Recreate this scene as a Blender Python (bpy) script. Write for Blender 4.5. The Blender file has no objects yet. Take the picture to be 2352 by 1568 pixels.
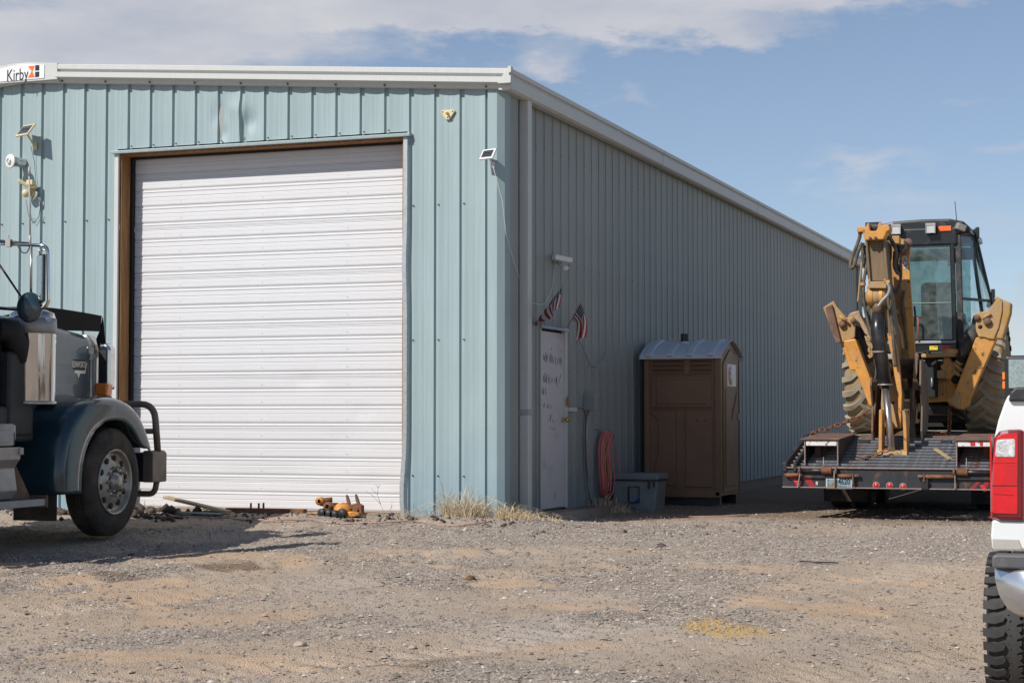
import bpy, bmesh, math, random
import numpy as np
from mathutils import Vector, Matrix
random.seed(7); rng = np.random.default_rng(11)
R = math.radians
scene = bpy.context.scene
COL = scene.collection

# ------------------------------------------------------------------ camera
CAM = Vector((6.766, -17.919, 1.205)); PIT = .0427; YAW = .3542; FPX = 5258.2
cd = bpy.data.cameras.new('camera'); cam = bpy.data.objects.new('camera', cd); COL.objects.link(cam)
cd.sensor_width = 36; cd.lens = FPX/3072*36; cd.clip_start = .1; cd.clip_end = 8000
cam.location = CAM; cam.rotation_euler = (math.pi/2+PIT, 0, YAW)
scene.camera = cam

# ------------------------------------------------------------------ light
SUN_AZ = R(29)      # measured from the front wall's normal towards -X
SUN_EL = R(40.5)
sd = Vector((-math.sin(SUN_AZ)*math.cos(SUN_EL), -math.cos(SUN_AZ)*math.cos(SUN_EL), math.sin(SUN_EL)))
sl = bpy.data.lights.new('sun', 'SUN'); sl.energy = 4.3; sl.angle = R(.53); sl.color = (1, .955, .89)
so = bpy.data.objects.new('sun', sl); COL.objects.link(so)
so.rotation_euler = (-sd).to_track_quat('-Z', 'Y').to_euler()
world = bpy.data.worlds.new('World'); scene.world = world; world.use_nodes = True
def build_world():
    nt = world.node_tree; N = nt.nodes; L = nt.links; N.clear()
    out = N.new('ShaderNodeOutputWorld'); bg = N.new('ShaderNodeBackground'); bg.inputs[1].default_value = .09
    L.new(bg.outputs[0], out.inputs[0])
    sky = N.new('ShaderNodeTexSky'); sky.sky_type = 'NISHITA'; sky.sun_disc = False
    sky.sun_elevation = SUN_EL; sky.sun_rotation = math.atan2(sd.x, sd.y)
    sky.air_density = 1.0; sky.dust_density = 1.1; sky.ozone_density = 2.2; sky.altitude = 1900
    tc = N.new('ShaderNodeTexCoord'); sep = N.new('ShaderNodeSeparateXYZ'); L.new(tc.outputs['Generated'], sep.inputs[0])
    def m(op, a, b=None, c=None, clamp=False):
        n = N.new('ShaderNodeMath'); n.operation = op; n.use_clamp = clamp
        for i, v in enumerate((a, b, c)):
            if v is None: continue
            if isinstance(v, (int, float)): n.inputs[i].default_value = v
            else: L.new(v, n.inputs[i])
        return n.outputs[0]
    az = m('ARCTAN2', sep.outputs[0], sep.outputs[1])     # 0 = +Y, positive to +X
    az = m('ADD', az, YAW)
    el = m('ARCSINE', sep.outputs[2])
    comb = N.new('ShaderNodeCombineXYZ'); L.new(az, comb.inputs[0]); L.new(m('MULTIPLY', el, 2.6), comb.inputs[1])
    def noise(scale, det, rough, off):
        mp = N.new('ShaderNodeMapping'); L.new(comb.outputs[0], mp.inputs[0]); mp.inputs['Location'].default_value = (off, off*.7, off*1.3)
        n = N.new('ShaderNodeTexNoise'); n.inputs['Scale'].default_value = scale; n.inputs['Detail'].default_value = det
        n.inputs['Roughness'].default_value = rough; L.new(mp.outputs[0], n.inputs['Vector']); return n.outputs[0]
    n1 = noise(9, 8, .58, 2.3); n2 = noise(26, 8, .6, 7.1); n3 = noise(3.2, 4, .5, 4.4)
    wu = m('ADD', az, m('MULTIPLY', m('SUBTRACT', n1, .5), .10)); wv = m('ADD', el, m('MULTIPLY', m('SUBTRACT', n2, .5), .05))
    def blob(px, py, sx, sy, amp):
        u0 = (px-1176)/4026; v0 = (784-py)/4026+PIT
        a = m('POWER', m('ABSOLUTE', m('DIVIDE', m('SUBTRACT', wu, u0), sx/4026)), 2.0)
        b = m('POWER', m('ABSOLUTE', m('DIVIDE', m('SUBTRACT', wv, v0), sy/4026)), 2.0)
        return m('MULTIPLY', m('EXPONENT', m('MULTIPLY', m('ADD', a, b), -1.0)), amp)
    tot = None
    for b in [(430, 100, 380, 110, 1.1), (0, 150, 240, 80, .95), (80, 0, 300, 40, .7), (180, 170, 260, 50, .6), (1000, 15, 460, 60, 1.0), (1500, 20, 420, 75, 1.15),
              (1650, 95, 120, 22, .5), (1920, 0, 330, 34, .55), (1270, 155, 70, 34, .62), (1450, 240, 60, 34, .42), (1350, 225, 50, 16, .3),
              (1990, 380, 150, 36, .42), (2180, 262, 170, 16, .3), (2330, 350, 110, 26, .4), (2330, 650, 80, 50, .6), (2150, 500, 320, 46, .3), (2300, 760, 260, 80, .5), (2320, 560, 160, 40, .3),
              (700, -150, 1800, 120, .9)]:
        v = blob(*b); tot = v if tot is None else m('ADD', tot, v)
    # elsewhere in the sky: broken cloud from the same noise
    away = m('MULTIPLY', m('SUBTRACT', n3, .50), 2.4, clamp=True)
    far = m('MULTIPLY', m('SUBTRACT', m('ABSOLUTE', az), .30), 4.0, clamp=True)
    up = m('MULTIPLY', m('SUBTRACT', el, .24), 6.0, clamp=True)
    tot = m('ADD', tot, m('MULTIPLY', away, m('MAXIMUM', far, up)))
    tex = m('ADD', m('MULTIPLY', m('SUBTRACT', n1, .5), 1.1), m('MULTIPLY', m('SUBTRACT', n2, .5), .55))
    mask = m('MULTIPLY', m('SUBTRACT', m('ADD', tot, m('MULTIPLY', tex, .8)), .16), 1.45, clamp=True)
    mask = m('MULTIPLY', mask, .9)
    cr = N.new('ShaderNodeMix'); cr.data_type = 'RGBA'
    L.new(m('MULTIPLY', m('SUBTRACT', n1, .36), 3.2, clamp=True), cr.inputs[0])
    cr.inputs[6].default_value = (5.1, 5.4, 6.2, 1); cr.inputs[7].default_value = (7.2, 7.1, 7.3, 1)
    # thin haze near the horizon
    hz = m('MULTIPLY', m('EXPONENT', m('MULTIPLY', m('ABSOLUTE', el), -3.0)), .34)
    mh = N.new('ShaderNodeMix'); mh.data_type = 'RGBA'; L.new(hz, mh.inputs[0]); L.new(sky.outputs[0], mh.inputs[6]); mh.inputs[7].default_value = (6.0, 6.9, 8.4, 1)
    mx = N.new('ShaderNodeMix'); mx.data_type = 'RGBA'; L.new(mask, mx.inputs[0]); L.new(mh.outputs[2], mx.inputs[6]); L.new(cr.outputs[2], mx.inputs[7])
    L.new(mx.outputs[2], bg.inputs[0])
build_world()
scene.view_settings.view_transform = 'Standard'; scene.view_settings.look = 'None'
scene.view_settings.exposure = .08; scene.view_settings.gamma = 1; scene.view_settings.use_curve_mapping = False
scene.render.engine = 'CYCLES'

# ------------------------------------------------------------------ measuring aid: a point of the photograph at a known depth plane
_s, _c = math.sin(YAW), math.cos(YAW)
_r = Vector((_c, _s, 0)); _f = Vector((-_s*math.cos(PIT), _c*math.cos(PIT), math.sin(PIT))); _u = _r.cross(_f); _F = FPX/3072*2352
def W(px, py, Y):
    d = _f + _r*((px-1176)/_F) + _u*((784-py)/_F); t = (Y-CAM.y)/d.y
    p = CAM+d*t; return (p.x, p.z)
DD = 3072/2352
def crop(ox, oy, sc): return lambda x, y: ((ox+x/sc)/DD, (oy+y/sc)/DD)
A = crop(2400, 600, 3.1354); B = crop(2300, 1000, 2.6127); T = crop(2330, 1280, 6.357); U = crop(2700, 1280, 5.226)
def PW(f, pts, Y): return [W(*f(x, y), Y) for x, y in pts]
def P3(f, x, y, Y): p = W(*f(x, y), Y); return (p[0], Y, p[1])

# ------------------------------------------------------------------ materials
def mat(name, col, rough=.6, metal=0, var=.12, vscale=6, bump=0, bscale=40, dust=0, dustcol=(.36, .27, .18), dscale=4, spec=.5, streak=0, coat=0, rust=0, rscale=5, stretch=(1, 1, 1), vary=0, foot=None):
    m = bpy.data.materials.new(name); m.use_nodes = True; nt = m.node_tree; N = nt.nodes; L = nt.links
    b = N['Principled BSDF']; b.inputs['Roughness'].default_value = rough; b.inputs['Metallic'].default_value = metal
    b.inputs['Specular IOR Level'].default_value = spec; b.inputs['Coat Weight'].default_value = coat
    tc = N.new('ShaderNodeTexCoord'); mp = N.new('ShaderNodeMapping'); L.new(tc.outputs['Object'], mp.inputs[0]); mp.inputs['Scale'].default_value = stretch
    def noise(sc, det=5, src=mp.outputs[0], r=.6):
        n = N.new('ShaderNodeTexNoise'); n.inputs['Scale'].default_value = sc; n.inputs['Detail'].default_value = det; n.inputs['Roughness'].default_value = r
        L.new(src, n.inputs['Vector']); return n.outputs[0]
    def ramp(src, a, z):
        n = N.new('ShaderNodeMapRange'); n.inputs[1].default_value = a; n.inputs[2].default_value = z; L.new(src, n.inputs[0]); return n.outputs[0]
    def mix(f, a, c):
        n = N.new('ShaderNodeMix'); n.data_type = 'RGBA'
        if isinstance(f, (int, float)): n.inputs[0].default_value = f
        else: L.new(f, n.inputs[0])
        for i, v in ((6, a), (7, c)):
            if isinstance(v, tuple): n.inputs[i].default_value = (*v[:3], 1)
            else: L.new(v, n.inputs[i])
        return n.outputs[2]
    c = tuple(col)
    lo = tuple(max(0, v*(1-var)) for v in c); hi = tuple(min(1, v*(1+var)) for v in c)
    cur = mix(ramp(noise(vscale), .3, .7), lo, hi)
    if streak:
        ms = N.new('ShaderNodeMapping'); L.new(tc.outputs['Object'], ms.inputs[0]); ms.inputs['Scale'].default_value = (1, 1, .03)
        cur = mix(ramp(noise(38, 3, ms.outputs[0]), .35, .75), cur, tuple(v*(1-streak) for v in c))
    if rust:
        cur = mix(ramp(noise(rscale, 8, tc.outputs['Object'], .7), .62-rust*.3, .68-rust*.25), cur, (.13, .055, .03))
    if dust:
        f = ramp(noise(dscale, 8, tc.outputs['Object'], .65), .62-dust*.35, .78-dust*.2)
        mm = N.new('ShaderNodeMath'); mm.operation = 'MULTIPLY'; L.new(f, mm.inputs[0]); mm.inputs[1].default_value = min(.95, .4+dust*.6)
        cur = mix(mm.outputs[0], cur, dustcol)
        rr = N.new('ShaderNodeMix'); L.new(mm.outputs[0], rr.inputs[0]); rr.inputs[2].default_value = rough; rr.inputs[3].default_value = .95; L.new(rr.outputs[0], b.inputs['Roughness'])
    if foot:   # splash and fading low on the sheets, broken up by noise
        sp = N.new('ShaderNodeSeparateXYZ'); L.new(tc.outputs['Object'], sp.inputs[0]); a = N.new('ShaderNodeMath'); a.operation = 'MULTIPLY_ADD'
        L.new(noise(2.2, 6, tc.outputs['Object'], .65), a.inputs[0]); a.inputs[1].default_value = -1.6; L.new(sp.outputs[2], a.inputs[2])
        cur = mix(ramp(a.outputs[0], .35, -.75), cur, foot)
    if vary:
        oi = N.new('ShaderNodeObjectInfo'); v = N.new('ShaderNodeMapRange'); v.inputs[3].default_value = 1-vary; v.inputs[4].default_value = 1+vary; L.new(oi.outputs['Random'], v.inputs[0])
        mm = N.new('ShaderNodeVectorMath'); mm.operation = 'SCALE'; L.new(cur, mm.inputs[0]); L.new(v.outputs[0], mm.inputs['Scale']); cur = mm.outputs[0]
    L.new(cur, b.inputs['Base Color'])
    if bump:
        bp = N.new('ShaderNodeBump'); bp.inputs['Strength'].default_value = min(1, bump); bp.inputs['Distance'].default_value = .01*max(1, bump)
        L.new(noise(bscale, 6, tc.outputs['Object']), bp.inputs['Height']); L.new(bp.outputs[0], b.inputs['Normal'])
    return m
def glass(name, tint, gloss=.12, dirt=.15, dirtcol=(.35, .38, .36)):
    m = bpy.data.materials.new(name); m.use_nodes = True; nt = m.node_tree; N = nt.nodes; L = nt.links; N.clear()
    out = N.new('ShaderNodeOutputMaterial'); tr = N.new('ShaderNodeBsdfTransparent'); tr.inputs[0].default_value = (*tint, 1)
    gl = N.new('ShaderNodeBsdfGlossy'); gl.inputs['Roughness'].default_value = .03
    df = N.new('ShaderNodeBsdfDiffuse'); df.inputs[0].default_value = (*dirtcol, 1)
    fr = N.new('ShaderNodeFresnel'); fr.inputs[0].default_value = 1.5
    ad = N.new('ShaderNodeMath'); ad.operation = 'ADD'; ad.inputs[1].default_value = gloss*.4; L.new(fr.outputs[0], ad.inputs[0])
    m1 = N.new('ShaderNodeMixShader'); L.new(ad.outputs[0], m1.inputs[0]); L.new(tr.outputs[0], m1.inputs[1]); L.new(gl.outputs[0], m1.inputs[2])
    tc = N.new('ShaderNodeTexCoord'); n = N.new('ShaderNodeTexNoise'); n.inputs['Scale'].default_value = 9; n.inputs['Detail'].default_value = 9; L.new(tc.outputs['Object'], n.inputs['Vector'])
    mr = N.new('ShaderNodeMapRange'); mr.inputs[1].default_value = .35; mr.inputs[2].default_value = .75; mr.inputs[3].default_value = dirt*.4; mr.inputs[4].default_value = dirt*1.6; L.new(n.outputs[0], mr.inputs[0])
    m2 = N.new('ShaderNodeMixShader'); L.new(mr.outputs[0], m2.inputs[0]); L.new(m1.outputs[0], m2.inputs[1]); L.new(df.outputs[0], m2.inputs[2])
    L.new(m2.outputs[0], out.inputs[0]); return m

M = dict(
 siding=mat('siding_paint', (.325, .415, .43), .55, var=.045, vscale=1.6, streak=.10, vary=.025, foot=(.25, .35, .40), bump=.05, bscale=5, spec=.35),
 siding_side=mat('siding_paint_side_grey', (.33, .355, .335), .6, var=.09, vscale=.9, streak=.16, vary=.04, foot=(.22, .26, .26), bump=.05, bscale=5, spec=.35, dust=.12, dustcol=(.30, .28, .25), dscale=1.5),  # greyer base than the front siding, with dust and streaks
 trim=mat('trim_paint', (.56, .57, .55), .5, var=.04, vscale=3, streak=.06),
 flash=mat('pale_flashing', (.30, .36, .365), .5, metal=.15, var=.12, vscale=20),
 trimgrey=mat('galvanised_trim', (.42, .45, .46), .42, metal=.35, var=.14, vscale=22, bump=.08),
 door=mat('door_slat_paint', (.66, .66, .672), .45, var=.02, vscale=2),
 wood=mat('jamb_wood', (.27, .13, .045), .75, var=.4, vscale=5, stretch=(6, 6, .5), bump=.3),
 black=mat('black_rubber_gap', (.012, .012, .014), .7),
 doorwhite=mat('worn_white_door', (.56, .55, .56), .6, var=.05, vscale=3, dust=.12, dustcol=(.22, .20, .17), dscale=2.2, streak=.05),
 mark=mat('faded_marker', (.04, .04, .05), .8),
 white=mat('white_plastic', (.72, .72, .70), .4, var=.03), beige=mat('yellowed_plastic', (.66, .55, .32), .5, var=.08),
 signwhite=mat('sign_face', (.78, .78, .78), .35, var=.02), signblack=mat('sign_black', (.012, .012, .013), .4), signorange=mat('sign_orange', (.85, .16, .02), .4, var=.04),
 cell=mat('solar_cell', (.012, .014, .03), .15, coat=.6), cellline=mat('cell_line', (.45, .45, .47), .4),
 grey=mat('grey_metal', (.32, .33, .34), .45, metal=.4, var=.1), silver=mat('silver_metal', (.62, .63, .64), .28, metal=.9, var=.06),
 greyplastic=mat('grey_plastic', (.30, .32, .33), .5, var=.08), chest=mat('chest_plastic', (.19, .215, .22), .55, var=.12, dust=.25, dustcol=(.2, .18, .15)),
 brass=mat('brass', (.50, .33, .12), .3, metal=.9),
 potty=mat('brown_polyethylene', (.215, .115, .066), .5, var=.10, vscale=2.5, dust=.18, dustcol=(.22, .14, .09), dscale=2, bump=.06, bscale=12),
 pottydoor=mat('tan_brown_polyethylene', (.26, .165, .09), .5, var=.12, vscale=3, dust=.2, dustcol=(.28, .2, .13)),
 pottyroof=mat('translucent_white_roof', (.55, .58, .62), .5, var=.04),
 darkgrey=mat('dark_grey_plastic', (.035, .035, .037), .5),
 pink=mat('pink_cord', (.72, .20, .19), .5, var=.12), yellowcord=mat('yellow_cord', (.42, .30, .06), .5), hose=mat('faded_red_hose', (.40, .24, .19), .6, var=.15),
 plank=mat('weathered_plank', (.40, .29, .17), .8, var=.3, vscale=8, stretch=(.6, 7, 7), bump=.2), greenboard=mat('faded_green_plank', (.25, .36, .27), .8, var=.2),
 orange=mat('orange_rusty_paint', (.62, .26, .035), .6, var=.15, rust=.5, rscale=7, bump=.15), rust=mat('rust', (.20, .085, .04), .85, var=.4, vscale=14, bump=.3),
 rustbrown=mat('rust_brown', (.16, .09, .065), .8, var=.3, vscale=10, bump=.2, dust=.2),
 # truck
 truckblue=mat('dark_teal_truck_paint', (.014, .040, .055), .2, var=.10, vscale=2, coat=.5, dust=.12, dustcol=(.20, .19, .17), dscale=2.2),
 truckhood=mat('teal_hood_paint', (.052, .094, .108), .4, var=.12, vscale=2.2, coat=.5, dust=.2, dustcol=(.18, .19, .18), dscale=1.6),
 chrome=mat('chrome', (.60, .59, .58), .10, metal=1, var=.06, dust=.15), dullchrome=mat('dull_chrome', (.50, .49, .47), .28, metal=.9, var=.1, dust=.15),
 alu=mat('oxidised_aluminium', (.40, .385, .36), .5, metal=.6, var=.15, dust=.35, dustcol=(.22, .19, .15)), aluwheel=mat('alloy_wheel', (.40, .37, .32), .42, metal=.7, var=.15, dust=.35, dustcol=(.20, .17, .13)),
 rubber=mat('tyre_rubber', (.032, .028, .025), .85, var=.2, dust=.45, dustcol=(.12, .085, .06), dscale=3, bump=.1), amber=mat('amber_lens', (.95, .22, .02), .2, coat=.6, var=.05),
 darkmetal=mat('black_metal', (.028, .029, .031), .5, metal=.2, var=.2, dust=.25, dustcol=(.11, .09, .075)), bumper=mat('dusty_brown_black_steel', (.19, .155, .125), .5, metal=.3, var=.2, dust=.4, dustcol=(.16, .12, .09)),
 badge=mat('badge_silver', (.62, .60, .54), .35, metal=.5), scuff=mat('scuff_mark', (.28, .31, .32), .7), shield=mat('smoked_shield', (.005, .005, .0055), .85, spec=.08),
 # trailer
 trail=mat('black_steel_deck', (.035, .038, .044), .5, metal=.35, var=.25, vscale=9, rust=.22, rscale=4, dust=.15, dustcol=(.13, .11, .09)),
 tread=mat('worn_blue_black_steel', (.075, .085, .105), .42, metal=.4, var=.3, vscale=8, rust=.22, rscale=5, dust=.15, dustcol=(.16, .13, .11)),
 lip=mat('worn_sunlit_lip', (.16, .165, .175), .5, metal=.3, var=.35, vscale=25, rust=.3, rscale=6),  # worn edge made pale to paint in sunlit tread lines
 edge=mat('worn_rusty_edge', (.26, .19, .17), .6, var=.25, vscale=20), deckwood=mat('dusty_deck_boards', (.30, .25, .19), .9, var=.3, vscale=7, bump=.2),
 redlens=mat('red_lens', (.55, .02, .03), .25, coat=.5), redtape=mat('red_tape', (.30, .012, .016), .5), whitetape=mat('chipped_white_tape', (.72, .69, .66), .5, rust=.25, rscale=24),
 plate=mat('plate_blue', (.20, .30, .36), .4, var=.2, vscale=20), platew=mat('plate_white', (.65, .66, .66), .4), plated=mat('plate_ink', (.012, .014, .02), .5), platebrown=mat('plate_mountain', (.22, .17, .09), .5, var=.3, vscale=30),
 # backhoe
 yel=mat('machine_yellow', (.60, .275, .050), .42, var=.16, vscale=5, dust=.48, dustcol=(.34, .22, .115), dscale=4, rust=.16, rscale=9, bump=.08),
 boomdark=mat('grimy_boom_yellow', (.40, .20, .06), .5, var=.35, vscale=4, dust=.5, dustcol=(.16, .105, .06), dscale=5, stretch=(3, 3, .6)),
 yeldusty=mat('machine_yellow_muddy', (.46, .26, .075), .7, var=.2, vscale=6, dust=.75, dustcol=(.37, .26, .155), dscale=5, bump=.5, bscale=30),
 mud=mat('dried_mud', (.40, .28, .17), .95, var=.25, vscale=18, bump=1, bscale=40),
 olive=mat('dirty_stick_face', (.17, .115, .06), .6, var=.3, vscale=4, dust=.3, dustcol=(.22, .16, .10), stretch=(3, 3, .4)),
 blackpaint=mat('cab_black', (.012, .013, .014), .35, var=.15, coat=.2, dust=.15, dustcol=(.10, .09, .075)), dustyblack=mat('dusty_black_post', (.03, .03, .032), .7, var=.4, vscale=16, dust=.45, dustcol=(.17, .15, .125), dscale=9),
 btyre=mat('dusty_loader_tyre', (.27, .205, .13), .95, var=.25, vscale=8, dust=.8, dustcol=(.34, .25, .15), dscale=6, bump=.4), blug=mat('loader_tyre_lug', (.30, .255, .19), .9, var=.2, vscale=10, dust=.35, dustcol=(.33, .26, .17), dscale=6, bump=.2),
 hosegrey=mat('dusty_hydraulic_hose', (.07, .062, .05), .75, var=.2, dust=.5, dustcol=(.24, .18, .11), dscale=9), seat=mat('seat_vinyl', (.03, .04, .042), .7), curtain=mat('cab_trim', (.25, .34, .30), .8),
 cylblack=mat('cylinder_black', (.022, .022, .024), .3, var=.3, vscale=12, dust=.15, dustcol=(.12, .10, .08), coat=.2), bucket=mat('worn_bucket_steel', (.13, .105, .075), .6, metal=.3, var=.35, vscale=7, rust=.4, dust=.35, dustcol=(.25, .19, .12)),
 lens=mat('lamp_lens', (.55, .56, .54), .15, var=.1, coat=.5), orangelens=mat('orange_reflector', (.80, .15, .03), .35), red=mat('red_reflector', (.62, .02, .05), .3), warn=mat('warning_yellow', (.75, .60, .04), .5), pinkrail=mat('faded_red_handrail', (.42, .13, .11), .6),
 decal=mat('grey_decal', (.32, .31, .30), .5),
 # pickup
 pwhite=mat('white_car_paint', (.74, .76, .76), .22, var=.02, coat=.7, dust=.10, dustcol=(.45, .40, .32), dscale=5), pglass=None,
 lred=mat('tail_lamp_red', (.62, .008, .016), .12, coat=.8, var=.10, vscale=20), ldark=mat('tail_lamp_dark_red', (.14, .006, .010), .2, coat=.8), lclear=mat('reverse_lamp_lens', (.62, .62, .62), .15, metal=.4, coat=.8, var=.3, vscale=60, bump=.6, bscale=90),
 pgrey=mat('grey_bumper_plastic', (.09, .092, .10), .5, var=.1, dust=.15), ptan=mat('pale_trim', (.42, .40, .36), .5), bchrome=mat('bumper_chrome', (.66, .67, .68), .2, metal=.85, var=.05, dust=.05, dustcol=(.32, .29, .25)),
 mirrorglass=mat('mirror_glass', (.40, .46, .47), .12, metal=.7, var=.25, vscale=60), mtyre=mat('mud_tyre_rubber', (.035, .034, .034), .75, var=.25, vscale=14, dust=.3, dustcol=(.12, .105, .09), bump=.15),
 rock=mat('pale_rock', (.42, .35, .29), .9, var=.25, vscale=20, bump=.6, bscale=40), clod=mat('brown_clod', (.15, .075, .04), .95, var=.3, bump=.8), darkclod=mat('dark_soil_clod', (.085, .068, .062), .95, var=.35, vscale=12, bump=.8),
 straw=mat('dry_straw', (.56, .44, .27), .85, var=.35, vscale=30), greystraw=mat('grey_dry_stalk', (.38, .33, .25), .9, var=.3, vscale=30), concrete=mat('stained_sill', (.30, .20, .13), .9, var=.25, vscale=8),
)
M['cabglass'] = glass('tinted_cab_glass', (.72, .87, .86), .10, .22, (.30, .37, .36))
M['truckglass'] = glass('dark_cab_glass', (.25, .32, .33), .15, .05)

# ------------------------------------------------------------------ mesh builder
class MB:
    def __init__(s): s.v = []; s.f = []; s.sm = []
    def add(s, vs, fs, smooth=False):
        o = len(s.v); s.v += [tuple(v) for v in vs]; s.f += [tuple(i+o for i in f) for f in fs]; s.sm += [smooth]*len(fs); return s
    def box(s, c, d, rot=None):
        x, y, z = d[0]/2, d[1]/2, d[2]/2
        vs = [Vector((a*x, b*y, e*z)) for a in (-1, 1) for b in (-1, 1) for e in (-1, 1)]
        if rot is not None: vs = [rot @ v for v in vs]
        vs = [v+Vector(c) for v in vs]
        return s.add(vs, [(0, 1, 3, 2), (4, 6, 7, 5), (0, 4, 5, 1), (2, 3, 7, 6), (0, 2, 6, 4), (1, 5, 7, 3)])
    def bb(s, x0, x1, y0, y1, z0, z1): return s.box(((x0+x1)/2, (y0+y1)/2, (z0+z1)/2), (x1-x0, y1-y0, z1-z0))
    def bar(s, a, b, w, h, up=(0, 0, 1)):
        a, b = Vector(a), Vector(b); d = (b-a).normalized(); up = Vector(up); sx = d.cross(up)
        if sx.length < 1e-3: sx = d.cross(Vector((1, 0, 0)))
        sx.normalize(); uz = sx.cross(d)
        rot = Matrix((sx, d, uz)).transposed()
        return s.box((a+b)/2, (w, (b-a).length, h), rot)
    def prism(s, poly, axis, a, b):
        """poly = list of 2D points; axis 'x': (y,z), 'y': (x,z), 'z': (x,y)"""
        n = len(poly)
        def mk(p, t): return {'x': (t, p[0], p[1]), 'y': (p[0], t, p[1]), 'z': (p[0], p[1], t)}[axis]
        ar = sum(poly[i][0]*poly[(i+1) % n][1]-poly[(i+1) % n][0]*poly[i][1] for i in range(n))
        if ar < 0: poly = poly[::-1]
        vs = [mk(p, a) for p in poly]+[mk(p, b) for p in poly]
        fs = [tuple(range(n))[::-1], tuple(range(n, 2*n))]+[(i, (i+1) % n, (i+1) % n+n, i+n) for i in range(n)]
        if (axis == 'y') == (b > a): fs = [f[::-1] for f in fs]
        return s.add(vs, fs)
    def tube(s, pts, r, n=8, caps=True, smooth=True, closed=False):
        P = [Vector(p) for p in pts]; m = len(P); rr = r if isinstance(r, (list, tuple)) else [r]*m
        ns = []; prev = None; vs = []
        for i, p in enumerate(P):
            if closed: t = (P[(i+1) % m]-P[i-1])
            else: t = (P[min(i+1, m-1)]-P[max(i-1, 0)])
            t = t.normalized() if t.length > 1e-9 else Vector((0, 0, 1))
            if prev is None:
                u = t.orthogonal().normalized()
            else:
                u = (prev-t*prev.dot(t)); u = u.normalized() if u.length > 1e-6 else t.orthogonal().normalized()
            prev = u; w = t.cross(u)
            for k in range(n):
                a = 2*math.pi*k/n; vs.append(p+(u*math.cos(a)+w*math.sin(a))*rr[i])
        fs = []
        for i in range(m if closed else m-1):
            j = (i+1) % m
            for k in range(n):
                l = (k+1) % n; fs.append((i*n+k, i*n+l, j*n+l, j*n+k))
        s.add(vs, fs, smooth)
        if caps and not closed:
            o = len(s.v)-len(vs); s.f += [tuple(o+k for k in range(n))[::-1], tuple(o+(m-1)*n+k for k in range(n))]; s.sm += [False, False]
        return s
    def cyl(s, a, b, r, n=16, r2=None): return s.tube([a, b], [r, r if r2 is None else r2], n)
    def lathe(s, prof, c, axis='x', n=40, smooth=True, closed=False):
        """prof = [(along, radius)...]"""
        vs = []; m = len(prof); c = Vector(c)
        for t, rad in prof:
            for k in range(n):
                a = 2*math.pi*k/n; ca, sa = rad*math.cos(a), rad*math.sin(a)
                vs.append(c+Vector({'x': (t, ca, sa), 'y': (ca, t, sa), 'z': (ca, sa, t)}[axis]))
        fs = []
        for i in range(m if closed else m-1):
            j = (i+1) % m
            for k in range(n):
                l = (k+1) % n
                f = (i*n+k, i*n+l, j*n+l, j*n+k); fs.append(f if axis == 'y' else f[::-1])
        return s.add(vs, fs, smooth)
    def grid(s, rows, smooth=True):
        n = len(rows[0]); vs = [p for r in rows for p in r]
        return s.add(vs, [(i*n+j, i*n+j+1, (i+1)*n+j+1, (i+1)*n+j) for i in range(len(rows)-1) for j in range(n-1)], smooth)
    def mesh(s, name, off=(0, 0, 0)):
        me = bpy.data.meshes.new(name); o = Vector(off)
        me.from_pydata([(v[0]-o.x, v[1]-o.y, v[2]-o.z) for v in s.v], [], s.f)
        me.polygons.foreach_set('use_smooth', s.sm); me.update(); return me

def root_of(o):
    while o.parent: o = o.parent
    return o
LOCAL = set()
def obj(name, mb, material, parent=None, bevel=0, fix=True, solid=0, label=None, kind=None):
    off = (0, 0, 0)
    if parent is not None:
        r = root_of(parent)
        if r.name not in LOCAL and r.type == 'EMPTY': off = r.location
        elif r.type != 'EMPTY': off = (0, 0, 0)
    me = mb.mesh(name, off) if isinstance(mb, MB) else mb
    if fix and isinstance(mb, MB):
        b = bmesh.new(); b.from_mesh(me); bmesh.ops.recalc_face_normals(b, faces=b.faces); b.to_mesh(me); b.free()
    if not me.materials: me.materials.append(M[material] if isinstance(material, str) else material)
    o = bpy.data.objects.new(name, me); COL.objects.link(o)
    if parent is not None: o.parent = parent
    if solid:
        md = o.modifiers.new('s', 'SOLIDIFY'); md.thickness = solid; md.offset = 0
    if bevel:
        md = o.modifiers.new('b', 'BEVEL'); md.width = bevel; md.segments = 2; md.limit_method = 'ANGLE'; md.angle_limit = R(40)
    if label: o['label'] = label
    if kind: o['kind'] = kind
    return o
def thing(name, label, cat, loc=(0, 0, 0), rotz=0, group=None, local=False):
    o = bpy.data.objects.new(name, None); COL.objects.link(o); o.location = loc; o.rotation_euler = (0, 0, rotz)
    o.empty_display_size = .2; o['label'] = label; o['category'] = cat
    if group: o['group'] = group
    if local: LOCAL.add(o.name)
    return o
def tag(o, label, cat, group=None):
    o['label'] = label; o['category'] = cat
    if group: o['group'] = group
    return o
def inst(name, src, parent, loc, rot=(0, 0, 0), scale=None):
    """a piece that shares its mesh; loc in the root's own frame"""
    o = src.copy(); o.name = name; COL.objects.link(o); o.parent = parent; o.location = loc; o.rotation_euler = rot
    if scale: o.scale = scale
    return o
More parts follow.
